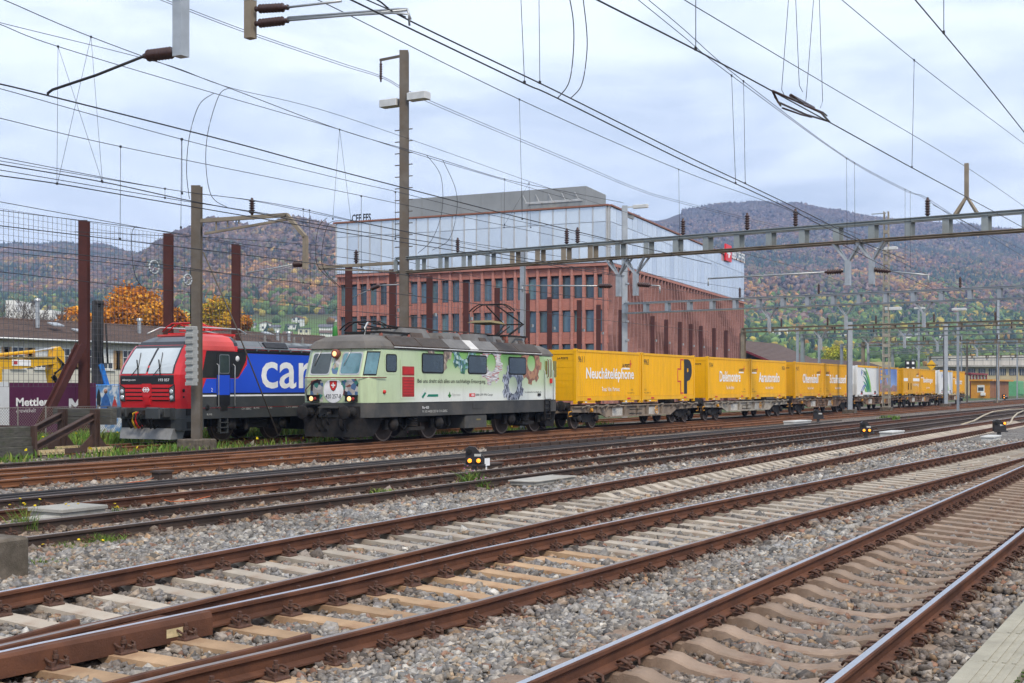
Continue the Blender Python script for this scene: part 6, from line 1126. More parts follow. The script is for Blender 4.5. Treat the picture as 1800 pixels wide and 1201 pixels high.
def swoosh(ct, yn, x0):
    for k, m_ in enumerate(['swoosh_lime', 'swoosh_green', 'swoosh_dark', 'swoosh_green', 'swoosh_lime', 'swoosh_blue', 'swoosh_blue']):
        mb = MB(); pa, pb = [], []
        for t in np.linspace(0, 1, 14):
            if k < 5:
                cx, cz, r1 = x0+.3+k*.2, -.2-.05*k, 2.75-k*.40; a = R(8+k*4+(80-k*2)*t); w_ = .26*math.sin(math.pi*min(1, .15+t*.95))+.02
                pa.append((cx+r1*math.cos(a)*1.25, cz+r1*math.sin(a))); pb.append((cx+(r1-w_)*math.cos(a)*1.25, cz+(r1-w_)*math.sin(a)))
            else:
                q = x0+.3+(k-5)*.45; pa.append((q+t*1.0, .45+.75*t-.25*t*t)); pb.append((q+t*1.0+.12, .42+.70*t-.25*t*t))
        pts = [p for p in pa+pb[::-1]]; pts = [(min(max(x, .2), CL-.2), min(max(z, .24), CH-.16)) for x, z in pts]
        n_ = len(pa); mb.add([(x, yn+.012-.001*k, z) for x, z in pts], [(i, i+1, 2*n_-2-i, 2*n_-1-i) for i in range(n_-1)]); mb.build('swoosh', m_, ct)
def reefer(label, u, mark):
    ct, yn = make_container(label, u, 'reefer_white', 'reefer', door=False); swoosh(ct, yn, 1.0 if mark else 1.4)
    mb = MB(); mb.cbox(-.55, -.01, -1.0, 1.0, 1.0, 2.3, .08); cu_ = mb.build('cooling_unit', 'reefer_white', ct); mb = MB(); mb.box(-.565, -.55, -.8, .8, 1.15, 1.6); mb.build('cooling_grille', 'rubber', cu_); mb = MB(); mb.cbox(-.5, -.01, -.9, .9, .25, .95, .05); mb.build('fuel_box', 'louver_grey', cu_)
    mb = MB(); mb.box(.13, CL-.13, yn-.004, yn+.02, CH-.14, CH+.01); mb.build('yellow_rim', 'post_yellow', ct); text('maker_letters', 'EKSB', (2.1, yn+.012, 1.7), XU, ZZ, 1.0, .3, 'text_dark', ct); mb = MB(); mb.add([(1.45, yn+.014, 1.6), (1.75, yn+.014, 1.9), (1.5, yn+.014, 2.2), (1.38, yn+.014, 1.9)], [(0, 1, 2, 3)]); mb.build('maker_mark', 'swoosh_blue', ct)
    for x in (1.2, 5.6): mb = MB(); mb.box(x, x+.55, yn-.0, yn+.03, .16, .42); mb.build('vent_box', 'louver_grey', ct)
reefer('white refrigerated container with green swoosh right of the slender mast', cu(6), 1)
def desert_fn(n, l, b, tc, sp): l.new(mixc(n, l, ramp(n, l, sp.outputs['Z'], .5, 2.2), (.20, .33, .62), (.03, .12, .45)), b.inputs['Base Color'])
zone_mat('print_sky', desert_fn); zone_mat('print_rocky', print_fn([(.34,.13,.08),(.22,.08,.06),(.42,.22,.16),(.28,.13,.11)], 5, (1, 1, 2)))
ct, yn = make_container('yellow container with a picture of a red rock spire, behind the lattice mast', cu(7), 'post_yellow_b', 'desert', door=False)
mb = MB(); side(mb, [(.16, .36), (CL-.5, .36), (CL-.5, CH-.16), (.16, CH-.16)], yn+.016, .004); mb.build('picture_sky', 'print_sky', ct)
mb = MB(); side(mb, [(.16, .37), (CL-.55, .37), (CL-.55, .8), (5.2, .95), (4.0, .6), (3.2, .9), (2.7, 1.25), (2.35, 1.9), (2.2, 2.2), (2.0, 1.8), (1.8, 1.3), (1.0, 1.1), (.16, 1.0)], yn+.011, .008); mb.build('picture_rock', 'print_rocky', ct)
for k in range(3): mb = MB(); side(mb, [(.5, 1.35+k*.3), (1.0, 1.35+k*.3), (1.0, 1.57+k*.3), (.5, 1.57+k*.3)], yn+.002, .004); mb.build('yellow_tile', 'post_yellow', ct)
ct, yn = make_container('ochre container with white stripe, side doors and Pakete unterwegs lettering', cu(8), 'post_yellow_b', 'smooth')
mb = MB(); mb.box(.16, CL-.2, yn+.010, yn+.016, 1.28, 1.56); mb.build('white_stripe', 'text_white', ct); text('word_letters', 'Pakete unterwegs', (3.0, yn+.012, .72), XU, ZZ, 3.6, .46, 'text_white', ct); brand(ct, 5.6, 1.85, yn-.006)
for x in (1.9, 3.0): mb = MB(); mb.box(x, x+1.02, yn-.005, yn+.008, .25, 2.25); o = mb.build('side_door', 'post_yellow_b', ct); mb = MB(); mb.box(x+.05, x+.11, yn-.05, yn-.005, .5, 1.1); mb.build('door_bar', 'rubber', o)
ct, yn = make_container('ochre container lettered Baselstongue beside the striped box', cu(9), 'post_yellow_b', door=False); brand(ct, .3, 1.68, yn); word(ct, yn, 'Baselstongue', T2, 1.4, 5.8, 1.02, .66)
reefer('white refrigerated container with green swoosh nearest the train end', cu(10), 0)
ct, yn = make_container('ochre container lettered Bellinzonautor at the end of the train', cu(11), 'post_yellow_b', door=False); brand(ct, .3, 1.68, yn); word(ct, yn, 'Bellinzonautor', T1, 1.4, 5.6, 1.02, .6)
# ---------------------------------------------------------------- platform
pf = thing('platform_paving', 'paved platform with pale kerb slabs and a mossy joint in the corner', 'platform', (8, .6, -.3))
mb = MB(); mb.box(2, 60, -40, 1.30, -.4, .16); mb.build('platform_body', 'concrete_old', pf, world=True)
mat('kerb_face', (.13, .065, .045), rough=.95, var=.25, scale=6); mb = MB(); mb.box(2, 60, 1.301, 1.335, -.35, .20); mb.build('kerb_face', 'kerb_face', pf, world=True)
for i in range(34):
    u = 4+i*1.0; mb = MB(); mb.cbox(u+.004, u+.996, 1.02, 1.345, .165, .25+random.uniform(-.003, .003), .006)
    for k in range(4): mb.box(u+.02, u+.98, 1.07+k*.055, 1.095+k*.055, .2505, .257)
    mb.build('kerb_slab', 'paving_edge', pf, world=True)
for j in range(5):
    for i in range(36 if j < 3 else 26):
        u = 4.0+i*.62+(j % 2)*.31; y = .985-j*.46; mb = MB(); mb.cbox(u+.004, u+.612, y-.45, y, .165, .245+random.uniform(-.004, .004), .008); mb.build('paving_slab', 'paving', pf, world=True)
mat('moss', (.045, .085, .012), rough=1, var=.4, scale=30)
n_ = 350; uu = RNG.uniform(5, 18, n_); vv = 1.003+RNG.normal(0, .012, n_); V0m, F0m = ico(); Pm = V0m[None]*(1+RNG.normal(0, .2, (n_, 12, 1)))*RNG.uniform(.004, .012, (n_, 1, 1)); Pm[:, :, 2] *= .7; Pm += np.stack([uu, vv, np.full(n_, .245)], 1)[:, None]
q = pf.location; o = np_mesh('moss', Pm.reshape(-1, 3)-np.array(q), (F0m[None]+(np.arange(n_)*12)[:, None, None]).reshape(-1, 3), 'moss', parent=pf, kind='stuff')

# ---------------------------------------------------------------- old concrete block, covers, cabinets, cables
bl = G(53, 1018, -.16); bt = thing('concrete_block', 'weathered dark concrete foundation block with a smaller block on it', 'concrete block', (bl.x-.6, bl.y+.5, -.16))
mb = MB(); mb.cbox(bl.x-1.6, bl.x, bl.y, bl.y+1.1, -.3, .30, .03); mb.build('footing', 'concrete_old', bt, world=True); mb = MB(); mb.cbox(bl.x-1.7, bl.x-.33, bl.y+.35, bl.y+1.0, .29, .55, .02); mb.build('upper_block', 'concrete', bt, world=True)
def cover(name, label, x, y, v, sx, sy, h, mt='concrete', cat='cover', z0=-.16):
    u = UV(x, v); mb = MB(); mb.cbox(-sx/2, sx/2, -sy/2, sy/2, 0, h*.75, .01); mb.cbox(-sx/2-.03, sx/2+.03, -sy/2-.03, sy/2+.03, h*.75, h, .012)
    r = thing(name, label, cat, (u, v, z0)); m1 = MB(); m1.cbox(-sx/2, sx/2, -sy/2, sy/2, 0, h*.75, .01); m1.build('box', mt, r); m2 = MB(); m2.cbox(-sx/2-.03, sx/2+.03, -sy/2-.03, sy/2+.03, h*.752, h, .012); m2.build('lid', mt, r); return r
mat('box_pale', (.50, .50, .48), rough=.7, var=.1, scale=3)
cover('cable_box', 'low concrete cable box with lid near the weedy foundation block', 120, 905, 15.55, .85, .7, .22); cover('cable_box', 'small concrete lump beside the low cable box', 78, 912, 15.4, .5, .3, .12)
cover('walkway_slab', 'flat concrete slab between the ballast bed and the dark track', 955, 842, 12.75, 1.9, .6, .10); cover('cable_box', 'pale cable box beside the second twin-lamp dwarf signal', 1568, 758, 12.0, 2.2, .5, .22, 'box_pale'); cover('cable_box', 'pale cable box at the foot of the dwarf signal by the bent cables', 1742, 763, 7.7, 1.7, .45, .2, 'box_pale')
cover('cable_box', 'pale cable box beside the orange track under the containers', 1402, 736, 19.9, 3.0, .6, .25, 'box_pale'); cover('point_machine', 'small point machine with white tag beside the orange track', 285, 831, 20.6, .4, .25, .2, 'rail_dark'); cover('point_machine', 'dark point machine box behind the first twin-lamp dwarf signal', 862, 818, 16.0, .8, .25, .16, 'rail_dark')
def cable(label, pts, v, mt, r=.03, name='cable'):
    mb = MB(); mb.tube([P(x, y, vv) for (x, y), vv in zip(pts, v)], r, 6); return solo(mb, name, mt, label, 'cable')
mat('cable_pale', (.42, .36, .27), rough=.8, var=.15); mat('cable_orange', (.55, .12, .03), rough=.6)
def gcable(label, pts, mt, r): mb = MB(); mb.tube([G(x, y, z) for x, y, z in pts], r, 6); return solo(mb, 'cable', mt, label, 'cable')
gcable('pale cable bending over the rails right of the second dwarf signal', [(1690, 747, -.1), (1712, 740, -.05), (1728, 731, .08), (1745, 724, .1), (1775, 720, .02), (1800, 719, -.05)], 'cable_pale', .05); gcable('pale cable bending beside the right-hand dwarf signal', [(1762, 752, -.1), (1776, 744, .0), (1780, 735, .1), (1788, 727, .12), (1800, 722, .08)], 'cable_pale', .05)
gcable('thin orange wire lying on the ballast beside the orange track', [(205, 853, -.1), (230, 848, -.08), (252, 846, -.08), (270, 840, -.05)], 'cable_orange', .009); gcable('red wire loop on the ballast in front of the point rods', [(262, 872, -.08), (300, 882, -.1), (340, 880, -.08), (370, 872, -.05)], 'cable_orange', .008)
# dwarf signals
mat('signal_body', (.030, .028, .030), rough=.5, var=.15); glow('signal_amber', (.95, .30, .02), .9); mat('signal_post', (.16, .15, .14), rough=.8)
def dwarf(label, x, v, s=1.0, lit=((-.11, .10), (.10, .10)), z0=-.16, legs=True, plate=True):
    u = UV(x, v); r = thing('dwarf_signal', label, 'signal', (u, v, z0), 'dwarf shunting signals'); fw = Vector((-CT, -ST, 0)); sd = Vector((ST, -CT, 0)); T = lambda a, b, c: sd*(a*s)+fw*(b*s)+Vector((0, 0, c*s))
    mb = MB(); mb.loft([[T(-.06,-.05,0), T(.06,-.05,0), T(.06,.05,0), T(-.06,.05,0)], [T(-.06,-.05,.22), T(.06,-.05,.22), T(.06,.05,.22), T(-.06,.05,.22)]]); mb.build('post', 'signal_post', r)
    poly = [(-.21, .20), (.24, .20), (.24, .36), (.02, .62), (-.13, .64), (-.21, .58)]; mb = MB(); mb.loft([[T(a, -.10, c) for a, c in poly], [T(a, .10, c) for a, c in poly]]); b_ = mb.build('housing', 'signal_body', r)
    mb = MB(); mb.loft([[T(-.24, .10, .19), T(.27, .10, .19), T(.27, .10, .22), T(-.24, .10, .22)], [T(-.24, .20, .17), T(.27, .20, .17), T(.27, .20, .2), T(-.24, .20, .2)]]); mb.build('visor', 'signal_body', b_)
    for a, c in lit: mb = MB(); mb.lathe(T(a, .10, .2+c), fw, [(0, .07*s), (.05*s, .075*s), (.051*s, .055*s)], 14); h_ = mb.build('lamp_hood', 'signal_body', b_); mb = MB(); mb.lathe(T(a, .152*1, .2+c), fw, [(0, .052*s), (.008*s, .04*s)], 12); mb.build('lens', 'signal_amber', b_)
    mb = MB(); mb.lathe(T(-.12, .10, .52), fw, [(0, .06*s), (.04*s, .065*s), (.041*s, .05*s)], 12); mb.build('unlit_lens', 'rubber', b_)
    if plate: mb = MB(); mb.loft([[T(.0, .101, .40), T(.16, .101, .40), T(.16, .101, .46), T(.0, .101, .46)], [T(.0, .106, .40), T(.16, .106, .40), T(.16, .106, .46), T(.0, .106, .46)]]); mb.build('number_plate', 'pale_text', b_)
    return r
dwarf('dwarf signal with two amber lamps nearest the camera, beside the dark track', 834, 15.6, 1.0); dwarf('dwarf signal with two amber lamps in the middle of the far tracks', 1522, 12.5, 1.05); dwarf('dwarf signal with one amber lamp beside the bent pale cables', 1756, 8.1, 1.1, ((.16, .30),)); dwarf('dark dwarf signal in front of the third wagon', 1438, 20.3, 1.2, ()); dwarf('dwarf signal with amber lamps at the foot of the yellow cabin', 1766, 27.5, 1.6, ((-.11, .10), (-.11, .3)))
u_ = UV(856, 15.45); mb = MB(); mb.box(u_-.12, u_+.12, 15.44, 15.46, .0, .18); mb.box(u_-.02, u_+.02, 15.46, 15.48, -.16, .1); solo(mb, 'tag_plate', 'text_white', 'small white number plate beside the nearest dwarf signal', 'plate')

# ---------------------------------------------------------------- buffer stop
mat('timber_old', (.085, .080, .070), rough=.95, var=.35, scale=5, bump=.6, bscale=30, stretch=(1, .25, 4), dirt=(.05, .06, .03), dirt_amt=.4, dscale=3); mat('steel_rust_dark', (.060, .038, .032), rough=.85, var=.3, scale=3, dirt=(.11, .055, .035), dirt_amt=.4)
bu = 28.1; bs = thing('buffer_stop', 'rusty steel buffer stop with weathered timber beam in front of the red locomotive', 'buffer stop', (26.5, VC, -.15))
for z0, z1 in ((.72, .96), (.97, 1.22)): mb = MB(); mb.cbox(bu, bu+.26, VC-1.3, VC+1.3, z0, z1, .02); mb.build('buffer_beam', 'timber_old', bs, world=True)
for sg_ in (-1, 1):
    v = VC+sg_*.72; mb = MB(); mb.hbeam((bu-.1, v, -.1), (bu-.1, v, 1.2), .22, .22, .03, up=(1, 0, 0)); mb.build('upright', 'steel_rust_dark', bs, world=True)
    mb = MB(); mb.hbeam((bu-.15, v, 1.0), (bu-2.6, v, .02), .2, .2, .03); mb.build('strut', 'steel_rust_dark', bs, world=True)
    mb = MB(); mb.extr([(bu-.75, 0), (bu+.4, 0), (bu-.02, .45), (bu-.2, .45)], (0, v-.02, 0), XU, ZZ, (0, 1, 0), .04); mb.build('gusset', 'steel_rust_dark', bs, world=True)
    mb = MB(); mb.box(bu-2.9, bu+.9, v-.09, v+.09, -.12, .03); mb.build('base_rail', 'steel_rust_dark', bs, world=True)
    for x in (bu-2.4, bu-.5):
        mb = MB(); mb.box(x, x+.95, v-.19, v-.11, -.12, .03)
        for k in range(6): mb.cyl((x+.1+k*.15, v-.19, -.04), (x+.1+k*.15, v-.23, -.04), .03, n=6)
        mb.build('fish_plate', 'plate_cream', bs, world=True)
for k, (z0, z1) in enumerate(((-.12, .17), (.18, .45), (.46, .74))): mb = MB(); mb.cbox(bu-6.5, bu-2.75, VC-1.1+.05*k, VC-.75+.05*k, z0, z1, .02); mb.build('timber_baulk', 'timber_old', bs, world=True)
for k, (z0, z1) in enumerate(((-.12, .17), (.18, .45))): mb = MB(); mb.cbox(bu-6.5, bu-2.75, VC+.6, VC+.95, z0, z1, .02); mb.build('timber_baulk', 'timber_old', bs, world=True)
mb = MB(); mb.box(bu-2.78, bu-2.70, VC-1.2, VC+1.1, -.12, .76); mb.build('end_plate', 'steel_rust_dark', bs, world=True)

# ---------------------------------------------------------------- hoarding, banner, wire fence
HVh = 43.0; mat('hoard_purple', (.095, .018, .062), rough=.55, var=.06); mat('hoard_white', (.66, .68, .71), rough=.6, var=.06)
hu = lambda x: UV(x, HVh); ztop, zbot = P(100, 673, HVh).z, -.12
ho = thing('site_hoarding', 'purple site hoarding lettered Mettler entwickelt behind the buffer stop', 'hoarding', (hu(90), HVh, -.15))
for i, (x0, x1) in enumerate(((17, 56), (56.3, 95), (95.3, 133), (133.3, 169))): mb = MB(); mb.box(hu(x0), hu(x1)-.01, HVh, HVh+.05, zbot, ztop); mb.build('panel', 'hoard_purple', ho, world=True)
q = ho.location
def htext(s_, x0, x1, y0, y1, b=.02): a, c = P(x0, y1, HVh), P(x1, y0, HVh); text('letters', s_, (a.x-q.x, -.003, a.z-q.z), XU, ZZ, c.x-a.x, c.z-a.z, 'text_white', ho, bold=b)
htext('Mettler', 28, 85, 699, 714.5, .03); htext('entwickelt', 28, 63, 718, 725.5, .0)
a, c = P(121, 717, HVh), P(143, 700.5, HVh); mb = MB(); w_, h_ = c.x-a.x, c.z-a.z; mb.extr([(0, 0), (0, h_), (w_*.25, h_), (w_*.5, h_*.45), (w_*.75, h_), (w_, h_), (w_, 0), (w_*.8, 0), (w_*.8, h_*.4), (w_*.5, 0), (w_*.2, h_*.4), (w_*.2, 0)], (a.x, HVh-.002, a.z), XU, ZZ, NEAR, .006); mb.build('letters', 'text_white', ho, world=True)
hw = thing('white_hoarding', 'white site hoarding panel at the picture edge left of the purple one', 'hoarding', (hu(0), HVh, -.15))
for x0, x1 in ((-60, -22), (-21.7, 16.5)): mb = MB(); mb.box(hu(x0), hu(x1), HVh+.01, HVh+.06, zbot, ztop+.03); mb.build('panel', 'hoard_white', hw, world=True)
def ban_fn(n, l, b, tc, sp):
    nz = n.new('ShaderNodeTexNoise'); nz.inputs['Scale'].default_value = 2.2; nz.inputs['Detail'].default_value = 3; l.new(tc.outputs['Object'], nz.inputs['Vector']); l.new(mixc(n, l, ramp(n, l, nz.outputs['Fac'], .42, .55), (.60, .66, .72), (.10, .26, .52)), b.inputs['Base Color'])
zone_mat('banner_print', ban_fn, .6, 0); ba = thing('photo_banner', 'banner with a pale blue photograph of people beside the purple hoarding', 'banner', (hu(192), HVh, -.15))
mb = MB(); mb.box(hu(169.3), hu(216), HVh, HVh+.05, zbot, P(190, 677, HVh).z); mb.build('panel', 'banner_print', ba, world=True)
mat('print_blue', (.035, .12, .36), rough=.6, var=.3, scale=6); mat('print_skin', (.40, .22, .17), rough=.7); mat('print_red', (.45, .05, .05), rough=.6)
for x0, x1, y0, y1, m_ in ((176, 195, 690, 745, 'print_blue'), (197, 206, 700, 730, 'print_red'), (170, 177, 683, 715, 'text_dark')):
    a, c = P(x0, y1, HVh), P(x1, y0, HVh); mb = MB(); w_, h_ = c.x-a.x, c.z-a.z; mb.extr([(w_*.1, 0), (w_*.0, h_*.55), (w_*.25, h_*.85), (w_*.5, h_), (w_*.75, h_*.85), (w_, h_*.55), (w_*.9, 0)], (a.x, HVh-.001, a.z), XU, ZZ, NEAR, .004); mb.build('printed_figure', m_, ba, world=True)
    if m_ != 'text_dark': mb = MB(); mb.lathe((a.x+w_*.5, HVh-.006, a.z+h_*1.04), NEAR, [(0, w_*.17), (.003, w_*.17)], 10); mb.build('printed_head', 'print_skin', ba, world=True)
mat('fence_wire', (.24, .22, .20), rough=.6, metal=.4)
cf = thing('wire_fence', 'low chain-link fence in front of the purple hoarding', 'fence', (28, 37.5, -.15)); mb = MB(); v = 37.5; u0, u1 = UV(-20, v), UV(215, v); zt_ = 1.15; k = 0
x = u0-1.3
while x < u1:
    for dx in (-1.25, 1.25):
        a, b_ = Vector((x, v, -.1)), Vector((x+dx, v, zt_)); mb.obeam(a, b_, .006, .006)
    x += .11
mb.build('mesh', 'fence_wire', cf, world=True, kind='stuff'); mb = MB(); mb.tube([(u0, v, zt_), (u1, v, zt_)], .012, 4); mb.build('top_wire', 'fence_wire', cf, world=True)
for i in range(6): mb = MB(); x = u0+(u1-u0)*i/5; mb.cyl((x, v, -.15), (x, v, zt_+.05), .03, n=6); mb.build('post', 'fence_wire', cf, world=True)

# ---------------------------------------------------------------- excavator and drill rig behind the hoarding
mat('digger_yellow', (.72, .40, .015), rough=.4, var=.08, dirt=(.35, .2, .04), dirt_amt=.3); mat('rig_blue', (.03, .19, .55), rough=.4, var=.12); EV = 50.0
ep = lambda x, y: P(x, y, EV)
ex_ = thing('yellow_excavator', 'yellow excavator arm reaching over the purple hoarding', 'excavator', (ep(40, 700).x, EV, -.15))
mb = MB(); pts = [ep(-45, 640), ep(30, 640), ep(60, 636), ep(92, 633.5)]; wd = [.5, .48, .42, .34]
mb.loft([[p+Vector((0, -.3, -w_/2)), p+Vector((0, .3, -w_/2)), p+Vector((0, .3, w_/2)), p+Vector((0, -.3, w_/2))] for p, w_ in zip(pts, wd)]); mb.build('boom', 'digger_yellow', ex_, world=True)
mb = MB(); prof = [(93, 612), (99, 609.5), (106, 618), (107, 640), (109, 648), (105, 675), (90, 675), (86, 650), (88, 640), (91, 633)]; pp = [ep(*a) for a in prof]; mb.loft([[p+Vector((0, -.28, 0)) for p in pp], [p+Vector((0, .28, 0)) for p in pp]]); st_ = mb.build('stick', 'digger_yellow', ex_, world=True)
mb = MB(); mb.cyl(ep(58, 618), ep(97, 612), .06, n=8); mb.build('piston_rod', 'aluminium', ex_, world=True); mb = MB(); mb.cyl(ep(-30, 627), ep(60, 618), .085, n=10); mb.build('cylinder', 'digger_yellow', ex_, world=True)
mb = MB(); mb.cyl(ep(-10, 629)+Vector((0, -.32, 0)), ep(88, 629)+Vector((0, -.32, 0)), .05, n=6); mb.build('pipe_run', 'khaki', ex_, world=True)
for k in range(5): mb = MB(); mb.tube([ep(92+k*2, 628+k*2)+Vector((0, -.34, 0)), ep(100+k*1.5, 640+k)+Vector((0, -.42, 0)), ep(92-k*2, 652+k)+Vector((0, -.45, 0)), ep(80+k*2, 664)+Vector((0, -.42, 0)), ep(90+k*2, 674)+Vector((0, -.36, 0))], .035, 5); mb.build('hydraulic_hose', 'rubber', ex_, world=True)
a, c = ep(13, 643), ep(46, 633); mb = MB(); mb.box(a.x, c.x, EV-.33, EV-.31, a.z, c.z); sg_o = mb.build('name_board', 'text_white', ex_, world=True); mb = MB(); mb.box(a.x+.08, a.x+.3, EV-.335, EV-.33, a.z+.06, c.z-.06); mb.build('board_mark', 'print_red', sg_o, world=True)
b0 = ep(-75, 660); mb = MB(); mb.cbox(b0.x-1.5, b0.x+1.5, EV-1.3, EV+1.3, 1.1, 2.9, .15); mb.build('machine_house', 'digger_yellow', ex_, world=True); mb = MB(); mb.cbox(b0.x-1.9, b0.x+1.9, EV-1.4, EV-.85, -.15, .75, .2); mb.cbox(b0.x-1.9, b0.x+1.9, EV+.85, EV+1.4, -.15, .75, .2); mb.box(b0.x-.6, b0.x+.6, EV-.9, EV+.9, .5, 1.1); mb.build('tracks', 'rubber', ex_, world=True)
rg_ = thing('drill_rig', 'tall black drill mast with blue carrier behind the red-brown posts', 'drill rig', (ep(172, 700).x, EV+1, -.15)); RV = EV+1; rp_ = lambda x, y: P(x, y, RV)
mb = MB(); 
for dx in (163, 173): mb.obeam(rp_(dx+3, 690), rp_(dx+4, 529), .18, .25)
for k in range(16): y = 540+k*9; mb.obeam(rp_(164, y), rp_(178, y-5), .06, .06)
mb.build('mast', 'steel_black', rg_, world=True); mb = MB(); mb.cyl(rp_(172, 690), rp_(173, 540), .11, n=10); mb.build('auger', 'steel_black', rg_, world=True); mb = MB(); mb.cbox(rp_(166, 0).x, rp_(179, 0).x, RV-.2, RV+.2, rp_(170, 534).z, rp_(170, 528).z, .05); mb.build('head', 'steel_black', rg_, world=True)
for k in range(3): mb = MB(); mb.tube([rp_(163+k*8, 570)+Vector((0, -.3, 0)), rp_(160+k*9, 600)+Vector((0, -.4, 0)), rp_(164+k*8, 640)+Vector((0, -.4, 0))], .05, 5); mb.build('hose', 'rubber', rg_, world=True)
mb = MB(); mb.obeam(rp_(174, 640), rp_(186, 680), .3, .3); mb.build('arm', 'rig_blue', rg_, world=True); mb = MB(); mb.cbox(rp_(160, 0).x, rp_(222, 0).x, RV-1, RV+1, .3, rp_(190, 676).z, .15); mb.build('carrier', 'rig_blue', rg_, world=True)
mb = MB(); mb.cbox(rp_(160, 0).x, rp_(222, 0).x, RV-1.2, RV-.6, -.15, .5, .12); mb.cbox(rp_(160, 0).x, rp_(222, 0).x, RV+.6, RV+1.2, -.15, .5, .12); mb.build('tracks', 'rubber', rg_, world=True)
for k in range(4): mb = MB(); mb.tube([rp_(192+k*4, 676)+Vector((0, -.8, 0)), rp_(194+k*4, 655)+Vector((0, -1.0, 0)), rp_(204+k*3, 645)+Vector((0, -1.0, 0)), rp_(212+k*2, 660)+Vector((0, -.9, 0))], .07, 5); mb.build('hose', 'rubber', rg_, world=True)

# ---------------------------------------------------------------- far right: cabin, works, signs
mat('cabin_ochre', (.58, .26, .03), rough=.6, var=.1); mat('cabin_brown', (.27, .115, .045), rough=.7, var=.15, stretch=(1, 1, .2)); KV = 36.0
ku = lambda x: UV(x, KV); kz = lambda x, y: P(x, y, KV).z
cb = thing('trackside_cabin', 'yellow and brown trackside cabin with white window at the end of the train', 'cabin', (ku(1745), KV, -.15)); zc = kz(1740, 670)
mb = MB(); mb.box(ku(1740), ku(1773), KV, KV+3, -.15, zc); mb.build('brown_wall', 'cabin_brown', cb, world=True); mb = MB(); mb.box(ku(1740)-.08, ku(1740)-.002, KV-.02, KV+3.2, -.15, zc); mb.build('end_wall', 'cabin_ochre', cb, world=True)
mb = MB(); mb.box(ku(1740)-.5, ku(1777), KV-.5, KV+3.4, zc+.003, zc+.3); mb.build('roof', 'cabin_ochre', cb, world=True)
mb = MB(); mb.box(ku(1740)-.13, ku(1740)-.081, KV+.9, KV+2.1, .9, 2.2); wn = mb.build('window', 'frame_white', cb, world=True); mb = MB(); mb.box(ku(1740)-.15, ku(1740)-.131, KV+1.05, KV+1.95, 1.15, 1.8); mb.build('pane', 'far_glass', wn, world=True); mb = MB(); mb.cbox(ku(1740)-.55, ku(1740)-.081, KV+.7, KV+1.5, .35, .85, .05); mb.build('air_conditioner', 'frame_white', cb, world=True)
for x in (1748, 1756, 1765): mb = MB(); mb.box(ku(x)-.02, ku(x)+.02, KV-.02, KV-.001, -.1, zc-.02); mb.build('panel_seam', 'bargeboard', cb, world=True)
WD = 300.0; wc = Q(1720, HY, WD); sdv = Vector((ST, -CT, 0)); fwv = Vector((CT, ST, 0)); wk = thing('works_building', 'long cream works building with pale concrete roof band behind the yellow cabin', 'building', (wc.x, wc.y, -.15)); mat('works_cream', (.44, .36, .22), rough=.9, var=.12, scale=.4); mat('works_band', (.50, .47, .42), rough=.9, var=.2, scale=.6, stretch=(3, 3, .3))
wz = lambda y: EYE+(HY-y)/F*WD+.15; wl = lambda x: (x-1720)/F*WD
def wbox(mb, x0, x1, b0, b1, z0, z1):
    r_ = lambda z: [sdv*wl(x0)+fwv*b0+Vector((0,0,z)), sdv*wl(x1)+fwv*b0+Vector((0,0,z)), sdv*wl(x1)+fwv*b1+Vector((0,0,z)), sdv*wl(x0)+fwv*b1+Vector((0,0,z))]
    mb.loft([r_(z0), r_(z1)]); return mb
wbox(MB(), 1642, 1850, 0, 14, 0, wz(643)).build('wall', 'works_cream', wk); wbox(MB(), 1664, 1850, -.6, 14, wz(643)+.02, wz(625)).build('roof_band', 'works_band', wk); wbox(MB(), 1636, 1850, -1.2, -.02, wz(645), wz(642)).build('eaves', 'concrete', wk)
for k in range(11):
    x0 = 1648+k*18; wn = wbox(MB(), x0, x0+12, -.08, .03, wz(660), wz(648)).build('window', 'far_glass', wk)
    for j in range(1, 4): wbox(MB(), x0+3*j-.3, x0+3*j+.3, -.14, -.081, wz(660), wz(648)).build('glazing_bar', 'works_band', wn)
for k in range(12): wbox(MB(), 1664+k*15.5, 1664.5+k*15.5, -.66, -.601, wz(643)+.05, wz(625)-.05).build('band_joint', 'concrete', wk)
wbox(MB(), 1560, 1640, 30, 44, 0, wz(632)).build('rear_wing', 'works_cream', wk)
rs = thing('red_framed_shelter', 'red framed glass shelter between the last container and the cabin', 'shelter', (UV(1719, 40), 40, -.15))
for x in np.linspace(1706, 1734, 6): mb = MB(); q_ = UV(x, 40); mb.box(q_-.09, q_+.09, 39.9, 40.1, -.15, P(x, 659, 40).z); mb.build('post', 'bargeboard', rs, world=True)
mb = MB(); mb.box(UV(1706, 40), UV(1734, 40), 40.11, 40.15, 0, P(1719, 660, 40).z); mb.build('glass', 'facade_glass_b', rs, world=True); mb = MB(); mb.box(UV(1705, 40), UV(1735, 40), 39.8, 42, P(1719, 659, 40).z+.01, P(1719, 657, 40).z+.1); mb.build('roof', 'bargeboard', rs, world=True)
gs = UV(1790, 40); mb = MB(); mb.cbox(gs, gs+9, 40, 43, -.15, 3.2, .1); mb.box(gs+.3, gs+8.7, 39.8, 39.99, .2, 1.3); mat('bin_green', (.12, .34, .16), rough=.6); solo(mb, 'green_container', 'bin_green', 'pale green skip at the picture edge behind the cabin', 'skip')
